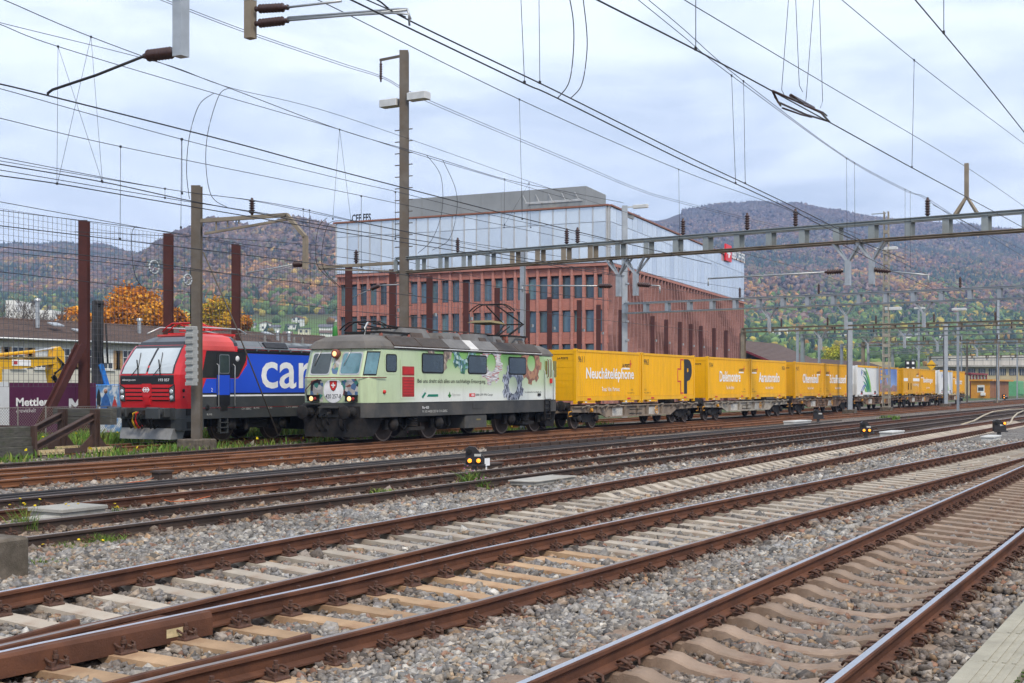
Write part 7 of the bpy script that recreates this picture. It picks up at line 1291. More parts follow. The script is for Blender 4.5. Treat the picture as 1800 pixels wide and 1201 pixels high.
def board(label, x, y, s_, v, diamond):
    c = P(x, y, v); r = thing('track_sign', label, 'sign', (c.x, v, -.15)); h_ = s_; q = r.location
    mb = MB(); mb.cyl((c.x, v+.05, -.15), (c.x, v+.05, c.z+h_/2), .07, n=6); mb.build('pole', 'galvanised', r, world=True); mb = MB(); fw = Vector((-CT, -ST, 0)); sd = Vector((ST, -CT, 0))
    poly = [(-.5, 0), (0, -.5), (.5, 0), (0, .5)] if diamond else [(-.5, -.5), (.5, -.5), (.5, .5), (-.5, .5)]
    mb.loft([[c+sd*a*h_+Vector((0, 0, b*h_)) for a, b in poly], [c+fw*.08+sd*a*h_+Vector((0, 0, b*h_)) for a, b in poly]]); mb.build('plate', 'digger_yellow' if diamond else 'text_dark', r, world=True)
    if diamond: mb = MB(); mb.loft([[c+fw*.085+sd*a*h_+Vector((0, 0, b*h_)) for a, b in ((-.62, -.04), (.62, -.04), (.62, .04), (-.62, .04))], [c+fw*.1+sd*a*h_+Vector((0, 0, b*h_)) for a, b in ((-.62, -.04), (.62, -.04), (.62, .04), (-.62, .04))]]); mb.build('bar', 'text_dark', r, world=True)
    else:
        for a0, b0 in ((-.42, .08), (.08, .08), (-.42, -.42), (.08, -.42)): mb = MB(); pl = [(a0+.06, b0+.06), (a0+.28, b0+.06), (a0+.28, b0+.28), (a0+.06, b0+.28)]; mb.loft([[c+fw*.085+sd*a*h_+Vector((0, 0, b*h_)) for a, b in pl], [c+fw*.1+sd*a*h_+Vector((0, 0, b*h_)) for a, b in pl]]); mb.build('white_square', 'text_white', r, world=True)
board('black and white square board above the striped container', 1600, 643, 1.3, 33, False); board('yellow diamond sign above the striped container', 1637, 642, 1.4, 34, True)
# ---------------------------------------------------------------- rust-red net posts and their net
mat('post_rust', (.066, .020, .017), rough=.8, var=.25, scale=1.2, bump=.1, dirt=(.055, .022, .022), dirt_amt=.4, dscale=.9); mat('net_wire', (.10, .10, .115), rough=.6)
NPOST = [(148, 388), (296, 411), (415, 430), (613, 466), (690, 474), (755, 486), (819, 497), (874, 506.5), (927, 516), (966, 522.5), (1018, 528), (1052, 536), (1091, 545), (1147, 556), (1171, 562), (1195, 566), (1214, 570), (1232, 573), (1255, 577), (1276, 581), (1303, 586)]
ORD = ['first', 'second', 'third', 'fourth', 'fifth', 'sixth', 'seventh', 'eighth', 'ninth', 'tenth', 'eleventh', 'twelfth', 'thirteenth', 'fourteenth', 'fifteenth', 'sixteenth', 'seventeenth', 'eighteenth', 'nineteenth', 'twentieth']
PZ = 8.55; pos = []
for i, (x, y) in enumerate(NPOST):
    d = (PZ-EYE)*F/(HY-y); c = Q(x, HY, d); pos.append(Vector((c.x, c.y, 0))); wd = .40
    lab = 'rust-red steel net post with a diagonal brace, behind the buffer stop' if i == 0 else 'rust-red steel net post, %s to the right of the braced one' % ORD[i-1]
    r = thing('net_post', lab, 'post', (c.x, c.y, -.15), 'rust-red net posts'); mb = MB(); mb.hbeam((0, 0, 0), (0, 0, PZ+.15), .36, .36, .03, up=(CT, ST, 0)); mb.build('column', 'post_rust', r)
    mb = MB(); mb.box(-.3, .3, -.3, .3, 0, .03); mb.build('foot_plate', 'post_rust', r)
    if i == 0:
        a = P(142, 606, c.y-.4)-Vector(r.location); e = P(60, 752, c.y-1.0); e.z = -.1; b_ = e-Vector(r.location); mb = MB(); mb.hbeam(a, b_, .30, .30, .03, up=(.0, 1, .2)); mb.build('diagonal_brace', 'post_rust', r)
    if i > 3:
        for z in (6.3, 4.4): mb = MB(); mb.box(.15, .35, -.32, -.2, z, z+.2); mb.build('bracket', 'galvanised', r)
nt = thing('safety_net', 'tall wire net strung between the rust-red posts', 'net', (40, 41, 0)); runs = [(pos[0]-(pos[1]-pos[0])*2.2, pos[2])] + [(pos[2], pos[3])] + [(pos[i], pos[i+1]) for i in range(3, 8)]
for k, (a, b_) in enumerate(runs):
    mb = MB(); L_ = (b_-a).length; st_ = .235 if k < 2 else .4; th_ = .0105 if k < 2 else .013; n1 = int(L_/st_); n2 = int(6.6/st_)
    for i in range(n1+1): p = a+(b_-a)*(i/n1); mb.obeam(p+Vector((0, .2, 1.9)), p+Vector((0, .2, PZ)), th_, th_)
    for j in range(n2+1): z = 1.9+6.65*j/n2; mb.obeam(a+Vector((0, .2, z)), b_+Vector((0, .2, z)), th_, th_)
    mb.build('net_bay', 'net_wire', nt, world=True, kind='stuff')

# ---------------------------------------------------------------- masts
mat('mast_steel', (.135, .118, .10), rough=.65, metal=.35, var=.25, scale=1.5, dirt=(.12, .085, .055), dirt_amt=.5, dscale=1.0); mat('mast_zinc', (.36, .39, .42), rough=.5, metal=.5, var=.12, scale=1.5); mat('beam_green', (.30, .33, .33), rough=.6, metal=.3, var=.15, scale=1.0, dirt=(.18, .13, .08), dirt_amt=.3); mat('beam_rust', (.24, .20, .15), rough=.8, var=.25, scale=1.5)
mat('mast_lattice', (.30, .27, .22), rough=.75, var=.2, scale=2); mat('insul', (.055, .030, .028), rough=.25, var=.2); mat('lamp_box', (.55, .56, .56), rough=.45, var=.1); mat('wire', (.022, .022, .026), rough=.5); mat('weight', (.33, .34, .33), rough=.85, var=.15, scale=3)
def insulator(parent, p0, axis, L_=.6, r=.09, n_=6, world=True, name='insulator', mt='insul'):
    mb = MB(); co = min(.045, r*.5); pr = [(0, .03), (.06*L_, co)]
    for i in range(n_): t = .1+.78*i/n_; s_ = .78/n_; pr += [(t*L_, co), ((t+s_*.4)*L_, r), ((t+s_*.55)*L_, r), ((t+s_*.95)*L_, co)]
    pr += [(.93*L_, co), (L_, .03)]; mb.lathe(p0, axis, pr, 10); return mb.build(name, mt, parent, world=world)
def mast(label, x, v, ytop, w=.28, mt='mast_steel', name='catenary_mast', base=True, steps=None, lattice=False):
    u = UV(x, v); zt = P(x, ytop, v).z; r = thing(name, label, 'mast', (u, v, -.2)); mb = MB()
    if lattice:
        h = w*.5
        for sx in (-h, h):
            for sy in (-h, h): mb.obeam((sx*1.25, sy*1.25, 0), (sx*.8, sy*.8, zt+.2), .07, .07)
        mb.build('legs', mt, r); nb = int(zt/.85)
        for i in range(nb):
            z = .4+i*.85; k = 1.25-.45*z/zt; q_ = h*k; mb = MB()
            for a, b_ in (((-q_, -q_), (q_, -q_)), ((q_, -q_), (q_, q_)), ((q_, q_), (-q_, q_)), ((-q_, q_), (-q_, -q_))): mb.obeam((a[0], a[1], z), (b_[0], b_[1], z), .06, .24)
            mb.build('batten', mt, r)
    else: mb.hbeam((0, 0, 0), (0, 0, zt+.2), w, w, .025, up=(CT, ST, 0) if w > .2 else (1, 0, 0)); mb.build('column', mt, r)
    if base: mb = MB(); mb.cbox(-.45, .45, -.45, .45, -.3, .42, .03); mb.build('foundation', 'concrete_old', r)
    return r, u, zt
# mast A with bracket, counterweight and stay
MA, ua, za = mast('brown steel mast with stacked counterweights in front of the red locomotive', 346, 28.8, 327, .30); q = Vector(MA.location)
W_ = lambda *p: Vector(p)
mb = MB(); mb.obeam((ua, 28.6, U(358, 388, ua).z), U(505, 378, ua), .12, .12); mb.obeam(U(360, 411, ua), U(505, 379, ua)-W_(0, 0, .12), .07, .07); mb.build('bracket_arm', 'beam_rust', MA, world=True)
for x in (380, 400, 420, 445): a = U(x, 388-(x-358)*.068, ua); mb = MB(); mb.obeam(a, a-W_(0, 0, .34-(x-380)*.004), .04, .04); mb.build('bracket_strut', 'beam_rust', MA, world=True)
mb = MB(); mb.obeam(U(504, 378, ua), U(537, 417, ua), .12, .12); mb.obeam(U(537, 416, ua), U(537, 473, ua), .14, .12); mb.build('drop_arm', 'beam_rust', MA, world=True)
insulator(MA, U(443, 379, ua), ZZ, .55, .10); e0 = U(532, 464, ua); e1 = U(515, 465, ua); insulator(MA, e0, e1-e0, .38, .1); mb = MB(); mb.tube([e1, U(480, 472, ua), U(433, 480, ua)], .022, 6); mb.tube([e1-W_(0,0,.04), U(482, 477, ua)], .015, 5); mb.tube([U(433, 478, ua), U(433, 486, ua)], .02, 5); mb.build('steady_arm', 'galvanised', MA, world=True)
for k in range(17): a = P(335+(k % 2)*1.5, 577+k*6.1, 28.5); mb = MB(); mb.cbox(a.x-.13, a.x+.11, 28.3, 28.62, a.z-.055, a.z+.055, .012); mb.build('counterweight', 'weight', MA, world=True)
mb = MB(); a, b_ = P(335, 570, 28.45), P(335, 470, 28.45); mb.tube([a, b_], .015, 5); mb.build('weight_rope', 'wire', MA, world=True)
for x, y, r_ in ((330, 492, .17), (271, 470, .20)):
    a = P(x, y, 28.4); mb = MB(); [mb.tube([a+W_(r_*math.cos(t), 0, r_*math.sin(t)), a+W_(r_*math.cos(t+.53), 0, r_*math.sin(t+.53))], .03, 5) for t in np.arange(0, 6.28, .5236)]; [mb.tube([a, a+W_(r_*math.cos(t), 0, r_*math.sin(t))], .015, 4) for t in (0, 2.09, 4.19)]; mb.build('pulley_wheel', 'galvanised', MA, world=True)
mb = MB(); mb.tube([P(357, 443, 28.7), P(415, 575, 28.2), P(489, 765, 27.9)], .025, 5); solo(mb, 'stay_rod', 'mast_steel', 'slanting stay rod from the counterweight mast down past the blue locomotive side', 'stay')
# mast B: tall, with lamps, pegs, and the first portal
MBt, ub, zb = mast('tall steel mast with two lamp boxes behind the green locomotive', 710.5, 28.9, 90, .36)
for k in range(18): z = P(710, 228+k*20.6, 28.9).z; mb = MB(); mb.obeam((ub, 28.5, z), (ub, 29.35, z), .035, .035); mb.build('step_peg', 'mast_steel', MBt, world=True)
for v0, v1, yy in ((29.15, 30.0, 178), (27.75, 28.65, 172)): z = P(710, yy, 28.9).z; mb = MB(); mb.cbox(ub-.22, ub+.22, v0, v1, z-.16, z+.14, .03); mb.build('lamp_box', 'lamp_box', MBt, world=True)
z = P(710, 97, 28.9).z; mb = MB(); mb.obeam((ub, 28.8, z), (ub, 30.1, z-.05), .06, .1); mb.build('top_arm', 'mast_steel', MBt, world=True); insulator(MBt, W_(ub, 30.05, z-.1), (0, 0, -1), .85, .07, 7)
BZ0, BZ1 = 6.50, 7.15
def portal(label, u, vl, vr, z0, z1, mt, step, name='portal_gantry', legs=(), dep=.36, hang=(), stand=(), mt2=None, lattice=True):
    r = thing(name, label, 'gantry', (u, vl, -.2))
    for dy in (0, dep):
        mb = MB(); mb.hbeam((u+dy, vl, z1-.05), (u+dy, vr, z1-.05), .14, .10, .02); mb.build('top_chord', mt, r, world=True); mb = MB(); mb.hbeam((u+dy, vl, z0+.04), (u+dy, vr, z0+.04), .16, .08, .02); mb.build('bottom_chord', mt2 or mt, r, world=True)
    n_ = int(abs(vl-vr)/step)
    for i in range(n_+1):
        v = vl+(vr-vl)*i/n_; rs_ = mt2 if (mt2 and 4 < i < 9) else mt
        for dy in (-.02, dep+.02): mb = MB(); mb.box(u+dy-.012, u+dy+.012, v-.10, v+.10, z0+.08, z1-.10); mb.build('batten', rs_, r, world=True)
    mb = MB(); 
    for i in range(n_): a, b_ = vl+(vr-vl)*i/n_, vl+(vr-vl)*(i+1)/n_; mb.obeam((u+.02, a, z0+.04), (u+dep-.02, b_, z0+.04), .05, .03)
    mb.build('bracing', mt2 or mt, r, world=True)
    for v in legs: mb = MB(); mb.hbeam((u+dep/2, v, -.2), (u+dep/2, v, z1), .3, .3, .03, up=(1, 0, 0)); mb.build('leg', mt, r, world=True)
    for v in stand: insulator(r, W_(u+.2, v, z1), ZZ, .62, .09)
    for v in hang:
        mb = MB()
        for sx in (-.45, .45):
            for sy in (0, dep): mb.obeam((u+sy, v+sx, z0), (u+dep/2, v, z0-.62), .07, .07)
        mb.obeam((u+dep/2, v, z0-.55), (u+dep/2, v, z0-1.35), .16, .16); mb.build('hanger', 'galvanised', r, world=True)
    rot = Matrix.Rotation(-math.atan(SKEW), 4, 'Z')
    for ch in r.children: ch.data.transform(rot)
    return r
SKEW = .105                                                    # the portals stand a little askew to the tracks
def skew_v(x, u, vl=29.3): k = (x-CX)/F; rho = (ST-k*CT)/(CT+k*ST); return rho*(u-SKEW*vl)/(1-rho*SKEW)
def SP(x, y, u, vl=29.3): return P(x, y, skew_v(x, u, vl))
def vU(x, u, vl=29.3): return vl-(vl-skew_v(x, u, vl))/math.cos(math.atan(SKEW))
pt1 = portal('long grey portal beam spanning the tracks from the tall lamp mast', ub, 29.3, -2.0, BZ0, BZ1, 'beam_green', 1.12, legs=(-1.9,), hang=[vU(x, ub) for x in (1083, 1113, 1487, 1529)], stand=[vU(x, ub) for x in (799, 991, 1010, 1196, 1309, 1394, 1627)], mt2='beam_rust')
mb = MB(); mb.obeam((ub+.2, 29.3, 6.95), (ub+.2, 33.4, 6.95), .16, .12); mb.obeam((ub+.2, 29.3, 6.6), (ub+.2, 33.4, 6.88), .06, .06); mb.build('side_arm', 'beam_rust', pt1, world=True); insulator(pt1, W_(ub+.2, U(621, HY, ub).y, 7.0), ZZ, .6, .11)
v = skew_v(1697, ub); uT = ub+SKEW*(v-29.3); mb = MB(); 
for sx in (-.32, .32):
    for sy in (0, .5): mb.obeam((uT+sy*.7, v+sx, BZ1), (uT+.2, v, BZ1+.55), .07, .07)
mb.obeam((uT+.2, v, BZ1+.5), (uT+.2, v, BZ1+1.55), .12, .12); mb.build('tripod_post', 'beam_rust', pt1, world=True)
def regarm(parent, u, x0, y0, x1, y1, ins_at='start', r_=.03):       # insulated registration rod hanging under a portal
    a, b_ = SP(x0, y0, u), SP(x1, y1, u); d = (b_-a).normalized(); insulator(parent, a, d, .62, .09); mb = MB(); mb.tube([a+d*.6, b_], r_, 6); mb.tube([b_, b_-W_(0, 0, .25)], r_*.8, 5); mb.build('registration_arm', 'galvanised', parent, world=True)
for a in ((1482, 477, 1245, 490), (1533, 474, 1632, 484), (1076, 503, 918, 502), (1118, 500, 1160, 503)): regarm(pt1, ub+.25, *a)
mb = MB(); mb.tube([U(707, 500, ub), U(668, 502, ub)], .03, 6); mb.build('registration_arm', 'galvanised', pt1, world=True); e0 = U(668, 502, ub); insulator(pt1, e0, U(655, 507, ub)-e0, .5, .09); mb = MB(); mb.tube([U(655, 507, ub), U(620, 523, ub)], .02, 5); mb.build('registration_arm', 'galvanised', pt1, world=True)
uD = 73.2
pt2 = portal('second grey portal beam beyond the first wagons', uD, 33.0, -2.0, 6.5, 7.2, 'mast_zinc', 1.5, legs=(-1.9,), hang=[vU(x, uD, 33) for x in (1350, 1485, 1622)], stand=[vU(x, uD, 33) for x in (1298, 1437, 1686)])
MD, um, zm_ = mast('grey mast with a lamp arm standing before the office building corner', 1098, 33.2, 362, .34, 'mast_zinc', base=False); mb = MB(); z = zm_-.1; mb.obeam((um, 33.1, z), (um, 32.0, z), .06, .08); mb.cbox(um-.15, um+.15, 31.6, 32.6, z-.12, z+.1, .03); mb.build('lamp_arm', 'lamp_box', MD, world=True)
for k in range(7): mb = MB(); z = 1.2+k*1.2; mb.box(um-.2, um+.2, 32.98, 33.03, z, z+.12); mb.build('clamp', 'galvanised', MD, world=True)
mast('slender grey mast in front of the brick facade', 919, 28.9, 440, .20, 'mast_zinc', base=False); r = mast('plain grey box mast standing in front of the third wagon', 1493.5, 24.0, 566, .34, 'mast_zinc', name='box_mast')[0]
ML, ul, zl = mast('tall lattice mast with floodlights in front of the desert picture container', 1558, 24.2, 372, .42, 'mast_lattice', name='lattice_mast', lattice=True)
for yy, a0, a1 in ((437, -.9, .9), (543, -1.2, .1)): z = P(1558, yy, 24.2).z; mb = MB(); mb.cbox(ul-.2, ul+.2, 24.2+a0, 24.2+a1, z-.12, z+.12, .03); mb.build('floodlight', 'lamp_box', ML, world=True)
z = P(1558, 375, 24.2).z; mb = MB(); mb.obeam((ul, 24.2, z), (ul, 25.4, z), .08, .08); mb.build('top_arm', 'mast_zinc', ML, world=True)
mast('grey mast rising in front of the last refrigerated container', 1662, 24.0, 570, .36, 'mast_zinc', name='catenary_mast'); MH, uh, zh = mast('grey mast with a ladder beside the yellow cabin', 1754, 24.4, 516, .30, 'mast_zinc')
mb = MB(); 
for sx in (-.2, .2): mb.obeam((uh-1.6+sx, 24.2, -.1), (uh-.3+sx, 24.2, 7.5), .06, .06)
for k in range(18): t = k/18; mb.obeam((uh-1.6-.2+1.3*t, 24.2, 7.6*t), (uh-1.6+.2+1.3*t, 24.2, 7.6*t), .05, .05)
mb.build('ladder', 'beam_rust', MH, world=True)
for k, (u, vl, x, nm) in enumerate(((90, 31, 1317, 'third portal beam, low and thin, above the second wagon'), (112, 33, 1420, 'fourth portal beam above the brown-roofed sheds'), (138, 34, 1500, 'fifth portal beam behind the lattice mast'), (170, 38, 1560, 'sixth portal beam, far along the yard'), (215, 42, 1620, 'farthest portal beam in front of the works building'), (152, 40, 0, 'pale zinc portal beam just beyond the lattice mast'), (190, 46, 0, 'pale zinc portal beam level with the yellow cabin'), (250, 52, 0, 'pale zinc portal beam low before the wooded slope'))):
    pr_ = portal(nm, u, vl, 4, 5.9 if k == 0 else 6.1+.1*k, 6.25 if k == 0 else 6.55+.1*k, 'mast_zinc' if k > 4 else 'beam_green' if k % 2 else 'beam_rust', 2.2, legs=(vl, 10.6) if k > 2 else (vl,), dep=.36, hang=[vl-6, vl-12] if k < 3 else (), stand=[vl-3, vl-6.5, vl-10, vl-14, vl-18])
for k, (x, v, yt, nm) in enumerate(((1402, 31.5, 575, 'thin pole above the second wagon, near the shed roof'), (1440, 33, 588, 'thin pole between the shed roofs and the yellow tree'), (1615, 30, 545, 'thin pole with a lamp above the striped container'), (1690, 33, 590, 'thin pole behind the last container'), (1700, 28, 596, 'dark lattice pole before the works building'), (1788, 30, 600, 'thin pole at the picture edge by the skip'), (1684, 20.2, 548, 'thin pole with a flat lamp right of the lattice mast'))): 
    rr, uq, zq = mast(nm, x, v, yt, .2, 'mast_zinc' if k != 4 else 'mast_steel', base=False, name='signal_pole')
    if k in (2, 6): mb = MB(); mb.cbox(uq-.2, uq+.2, v-.7, v+.5, zq+.1, zq+.3, .03); mb.build('lamp_head', 'lamp_box', rr, world=True)
for x, yt, v in ((1572, 533, 21), (1660, 527, 22), (1750, 541, 19)): pass

# ---------------------------------------------------------------- hanging supports at the top of the picture
def cm(pts, n_=8):
    pts = [Vector(p) for p in pts]
    if len(pts) < 3: return pts
    o = []
    for i in range(len(pts)-1):
        p0, p1, p2, p3 = pts[max(i-1, 0)], pts[i], pts[i+1], pts[min(i+2, len(pts)-1)]
        for k in range(n_): t = k/n_; o.append(.5*((2*p1)+(p2-p0)*t+(2*p0-5*p1+4*p2-p3)*t*t+(3*p1-p0-3*p2+p3)*t**3))
    return o+[pts[-1]]
us1 = P(85, 166, 12.2).x; s1 = U(318, 100, us1); hs1 = thing('hanging_support', 'galvanised hanging post with insulated steady arm above the left locomotive', 'support', (us1, s1.y, s1.z))
mb = MB(); mb.obeam((us1, s1.y, s1.z), (us1, s1.y, 9.0), .13, .13); mb.build('hanging_post', 'galvanised', hs1, world=True); mb = MB(); mb.obeam((us1-.02, s1.y, s1.z+.22*3), (us1-.02, s1.y, 9.0), .16, .16); mb.build('post_sleeve', 'galvanised', hs1, world=True); mb = MB(); mb.obeam((us1, s1.y-.3, 9.05), (us1, 19, 9.05), .3, .3); mb.build('cross_beam', 'beam_green', hs1, world=True)
a, b_ = U(308, 92, us1), U(253, 99, us1); insulator(hs1, a, b_-a, (b_-a).length, .07, 8); mb = MB(); mb.tube([b_, U(170, 132, us1), U(92, 158, us1), U(84, 164, us1), U(84, 168, us1)], .016, 6); mb.build('steady_arm', 'steel_black', hs1, world=True)
us2 = P(720, 45, 7.0).x; s2 = U(440, 68, us2); hs2 = thing('hanging_support', 'rusty hanging post with two stacked insulators and pale rods at the top edge', 'support', (us2, s2.y, s2.z))
mb = MB(); mb.obeam((us2, s2.y, s2.z), (us2, s2.y, s2.z+.42), .095, .095); mb.build('hanging_post', 'beam_rust', hs2, world=True); mb = MB(); mb.obeam((us2, s2.y, s2.z+.40), (us2, s2.y, 8.0), .1, .1); mb.build('post_sleeve', 'galvanised', hs2, world=True); mb = MB(); mb.obeam((us2, s2.y+3, 8.05), (us2, 3, 8.05), .3, .3); mb.build('cross_beam', 'beam_green', hs2, world=True)
for y0, y1, x1, y2 in ((16, 13, 600, 2), (42, 36, 715, 18)): a, b_ = U(450, y0, us2), U(506, y1, us2); insulator(hs2, a, b_-a, (b_-a).length, .05, 8, mt='insul'); mb = MB(); mb.tube([b_, U(x1, y2, us2)], .013, 6); mb.build('steady_arm', 'galvanised', hs2, world=True)
mb = MB(); mb.tube([U(506, 33, us2), U(690, 23, us2), U(718, 25, us2), U(720, 45, us2)], .012, 5); mb.tube([U(506, 31, us2), U(700, 16, us2), U(716, 16, us2), U(722, 34, us2)], .012, 5); mb.build('rod_pair', 'galvanised', hs2, world=True)

# ---------------------------------------------------------------- wires: traced in their own upright planes along the tracks
def wire(label, pts, v, r=.008, name='overhead_wire', drops=(), loops=(), group=None, ext=True):
    vs = v if isinstance(v, (list, tuple)) else [v]*len(pts); p3 = [P(x, y, vv) for (x, y), vv in zip(pts, vs)]
    r_ = thing(name, label, 'wire', p3[len(p3)//2], group); c = cm(p3)
    if ext: c = [c[0]-(c[1]-c[0]).normalized()*4]+c+[c[-1]+(c[-1]-c[-2]).normalized()*4]
    mb = MB(); mb.tube(c, r, 5); mb.build('strand', 'wire', r_, world=True)
    for x0, y0, x1, y1, vv in drops:
        a, b_ = P(x0, y0, vv), P(x1, y1, vv); mb = MB(); mb.tube([a, b_], .0045 if vv < 20 else .008, 4); mb.build('dropper', 'wire', r_, world=True)
        for e in (a, b_): s_ = .012 if vv < 20 else .018; mb = MB(); mb.box(e.x-s_, e.x+s_, e.y-s_, e.y+s_, e.z-s_*1.5, e.z+s_*1.5); mb.build('clamp', 'wire', r_, world=True)
    for lp, vv in loops: mb = MB(); mb.tube(cm([P(x, y, vv) for x, y in lp]), .007 if vv < 20 else .011, 5); mb.build('jumper', 'wire', r_, world=True)
    return r_
wire('messenger wire entering at the upper left corner and passing the tall lamp mast', [(-60, -25), (7, 0), (160, 65), (403, 155), (597, 228), (750, 273), (887, 315), (1000, 338)], 17.3, .008, drops=[(160, 65, 180, 320, 17.3), (160, 65, 101, 323, 17.0), (930, 322, 933, 400, 17.3), (930, 322, 887, 395, 17.3)], loops=[([(403, 155), (385, 168), (366, 230), (362, 290), (372, 345), (400, 365)], 17.3), ([(750, 273), (775, 310), (777, 370), (760, 420), (735, 445)], 17.3)])
wire('thin wire joining the messenger near the pair of hanging loops', [(-40, 28), (0, 40), (283, 111), (403, 154), (600, 204), (933, 320), (1010, 345)], 17.4, .006)
wire('messenger wire with crossed droppers above the counterweight mast', [(-60, 22), (0, 43), (102, 82), (376, 164), (597, 228), (755, 278), (890, 318)], 16.9, .007, drops=[(102, 82, 100, 323, 16.9), (102, 82, 179, 318, 16.9), (597, 228, 585, 385, 17), (597, 228, 617, 388, 17), (290, 332, 290, 348, 17), (887, 315, 886, 400, 17)], loops=[([(376, 164), (350, 185), (333, 240), (328, 300), (333, 350)], 16.9), ([(778, 281), (800, 330), (803, 370), (790, 420), (760, 440)], 16.9)])
wire('thick contact wire held by the hanging steady arm, running past the tall lamp mast', [(-40, 139), (0, 148), (83, 168), (407, 250), (600, 302), (943, 390), (1150, 440)], 12.2, .010, 'contact_wire')
wire('thin wire just under the thick contact wire at the left edge', [(-40, 148), (0, 156), (319, 245), (600, 315), (700, 338), (850, 375), (1000, 408)], 22.0, .009, drops=[(319, 245, 318, 400, 22), (695, 338, 695, 420, 22), (320, 245, 320, 340, 22)])
wire('thin messenger wire crossing the left sky at mid height', [(-40, 200), (0, 208), (212, 258), (600, 337), (700, 358), (1000, 420)], 22.4, .009, drops=[(212, 258, 211, 420, 22.4), (635, 345, 635, 470, 22.4)])
wire('upper of two close messenger wires resting on the bracket insulator', [(-40, 270), (0, 277), (290, 332), (443, 352), (533, 368), (640, 392), (800, 423), (991, 452)], 26.3, .010, drops=[(533, 368, 533, 497, 26.3), (544, 370, 546, 500, 26.3)], loops=[([(575, 383), (560, 400), (555, 440), (560, 470), (590, 500)], 26.3), ([(600, 388), (577, 395), (566, 440), (570, 475), (598, 505)], 26.3)])
wire('lower of two close messenger wires resting on the bracket insulator', [(-40, 276), (0, 283), (308, 335), (443, 353), (600, 385), (800, 425)], 26.5, .009)
wire('thick contact wire meeting the top of the counterweight mast', [(-40, 282), (0, 289), (180, 320), (333, 353), (453, 375), (600, 402), (800, 433), (1000, 468)], 16.9, .010, 'contact_wire')
wire('thin wire below the thick contact wire left of the counterweight mast', [(-40, 293), (0, 299), (290, 348), (340, 356)], 17.1, .007)
wire('lowest thick contact wire above the net posts', [(-40, 303), (0, 309), (100, 323), (217, 343), (433, 380), (700, 425), (1000, 472)], 17.1, .010, 'contact_wire')
wire('thin wire along the top of the net', [(-40, 348), (0, 355), (218, 395), (290, 408)], 31.0, .011); wire('messenger wire of the siding above the red locomotive', [(-40, 364), (0, 370), (277, 405), (420, 428), (620, 455)], 31.3, .011, loops=[([(240, 398), (232, 410), (233, 460), (240, 490), (250, 504)], 31.3)])
wire('contact wire above the orange track, crossing the first net posts', [(-40, 392), (0, 397), (210, 422), (420, 447), (700, 482), (1000, 520)], 22.4, .011, 'contact_wire'); wire('contact wire above the green locomotive', [(-40, 428), (0, 434), (230, 458), (435, 486), (590, 504), (700, 517), (862, 537), (1000, 556), (1200, 578)], 26.3, .011, 'contact_wire')
wire('thin wire running to the pulley wheel', [(-40, 440), (0, 443), (230, 466), (262, 469)], 28.4, .010); wire('contact wire of the siding above the red locomotive', [(-40, 474), (0, 478), (230, 504), (330, 514), (480, 530), (600, 545), (680, 553)], 31.3, .011, 'contact_wire'); wire('thin wire between the net posts and the office facade', [(300, 415), (420, 421), (600, 437), (760, 470)], 30, .010)
wire('upper wire of the feeder pair passing the top arm of the tall lamp mast', [(250, -18), (292, 0), (430, 53), (600, 111), (675, 136), (753, 176), (1000, 280), (1120, 331), (1200, 355), (1400, 405)], 30.0, .012, 'feeder_wire'); wire('lower wire of the feeder pair passing the top arm of the tall lamp mast', [(250, -14), (292, 4), (430, 57), (600, 115), (675, 139), (753, 180), (1000, 284), (1120, 334), (1200, 358), (1400, 409)], 30.2, .012, 'feeder_wire')
wire('lower thick contact wire of the pair leaving the top edge above the tall lamp mast', [(560, -25), (617, 0), (720, 50), (922, 147), (980, 173), (1200, 282), (1293, 323), (1393, 370), (1453, 401), (1520, 428)], 7.0, .009, 'contact_wire', drops=[(914, -40, 922, 145, 7.0)], loops=[([(993, -40), (1007, 30), (1008, 90), (1000, 145), (980, 173)], 7.0)])
wire('upper thick contact wire of the pair leaving the top edge above the tall lamp mast', [(600, -28), (663, 0), (723, 38), (950, 147), (1003, 173), (1200, 271), (1310, 323), (1400, 366), (1460, 396)], 7.3, .009, 'contact_wire', drops=[(947, -40, 949, 145, 7.3)], loops=[([(1020, -40), (1031, 50), (1031, 100), (1022, 150), (1003, 173)], 7.3)])
wire('thin wire beside the thick contact pair at the top edge', [(600, -20), (645, 0), (713, 30)], 7.2, .007, ext=False)
wire('messenger wire falling from the top centre towards the grey portal', [(540, -8), (600, 20), (913, 175), (1193, 298), (1360, 359), (1430, 386), (1560, 428)], 12.2, .008, drops=[(913, 175, 918, 385, 12.2), (1193, 298, 1195, 440, 12.2)])
wire('upper messenger of the pair ending at the tall portal insulator', [(1085, -45), (1140, 0), (1200, 50), (1307, 143), (1488, 277), (1600, 337), (1627, 347), (1700, 392), (1800, 440)], 8.46, .007, drops=[(1307, 143, 1310, 322, 7.3), (1502, 287, 1503, 430, 8.46), (1600, 337, 1600, 470, 8.46)]); wire('lower messenger of the pair ending at the tall portal insulator', [(1060, -48), (1122, 0), (1200, 63), (1286, 133), (1488, 279), (1590, 335), (1627, 350), (1700, 400)], 8.6, .007, drops=[(1286, 133, 1293, 322, 7.0), (1488, 279, 1489, 430, 8.6), (1591, 333, 1591, 470, 8.6)])
wire('feeder wire descending to the tripod post on the grey portal', [(1140, -38), (1203, 0), (1450, 147), (1697, 293), (1800, 363)], 7.2, .008, 'feeder_wire')
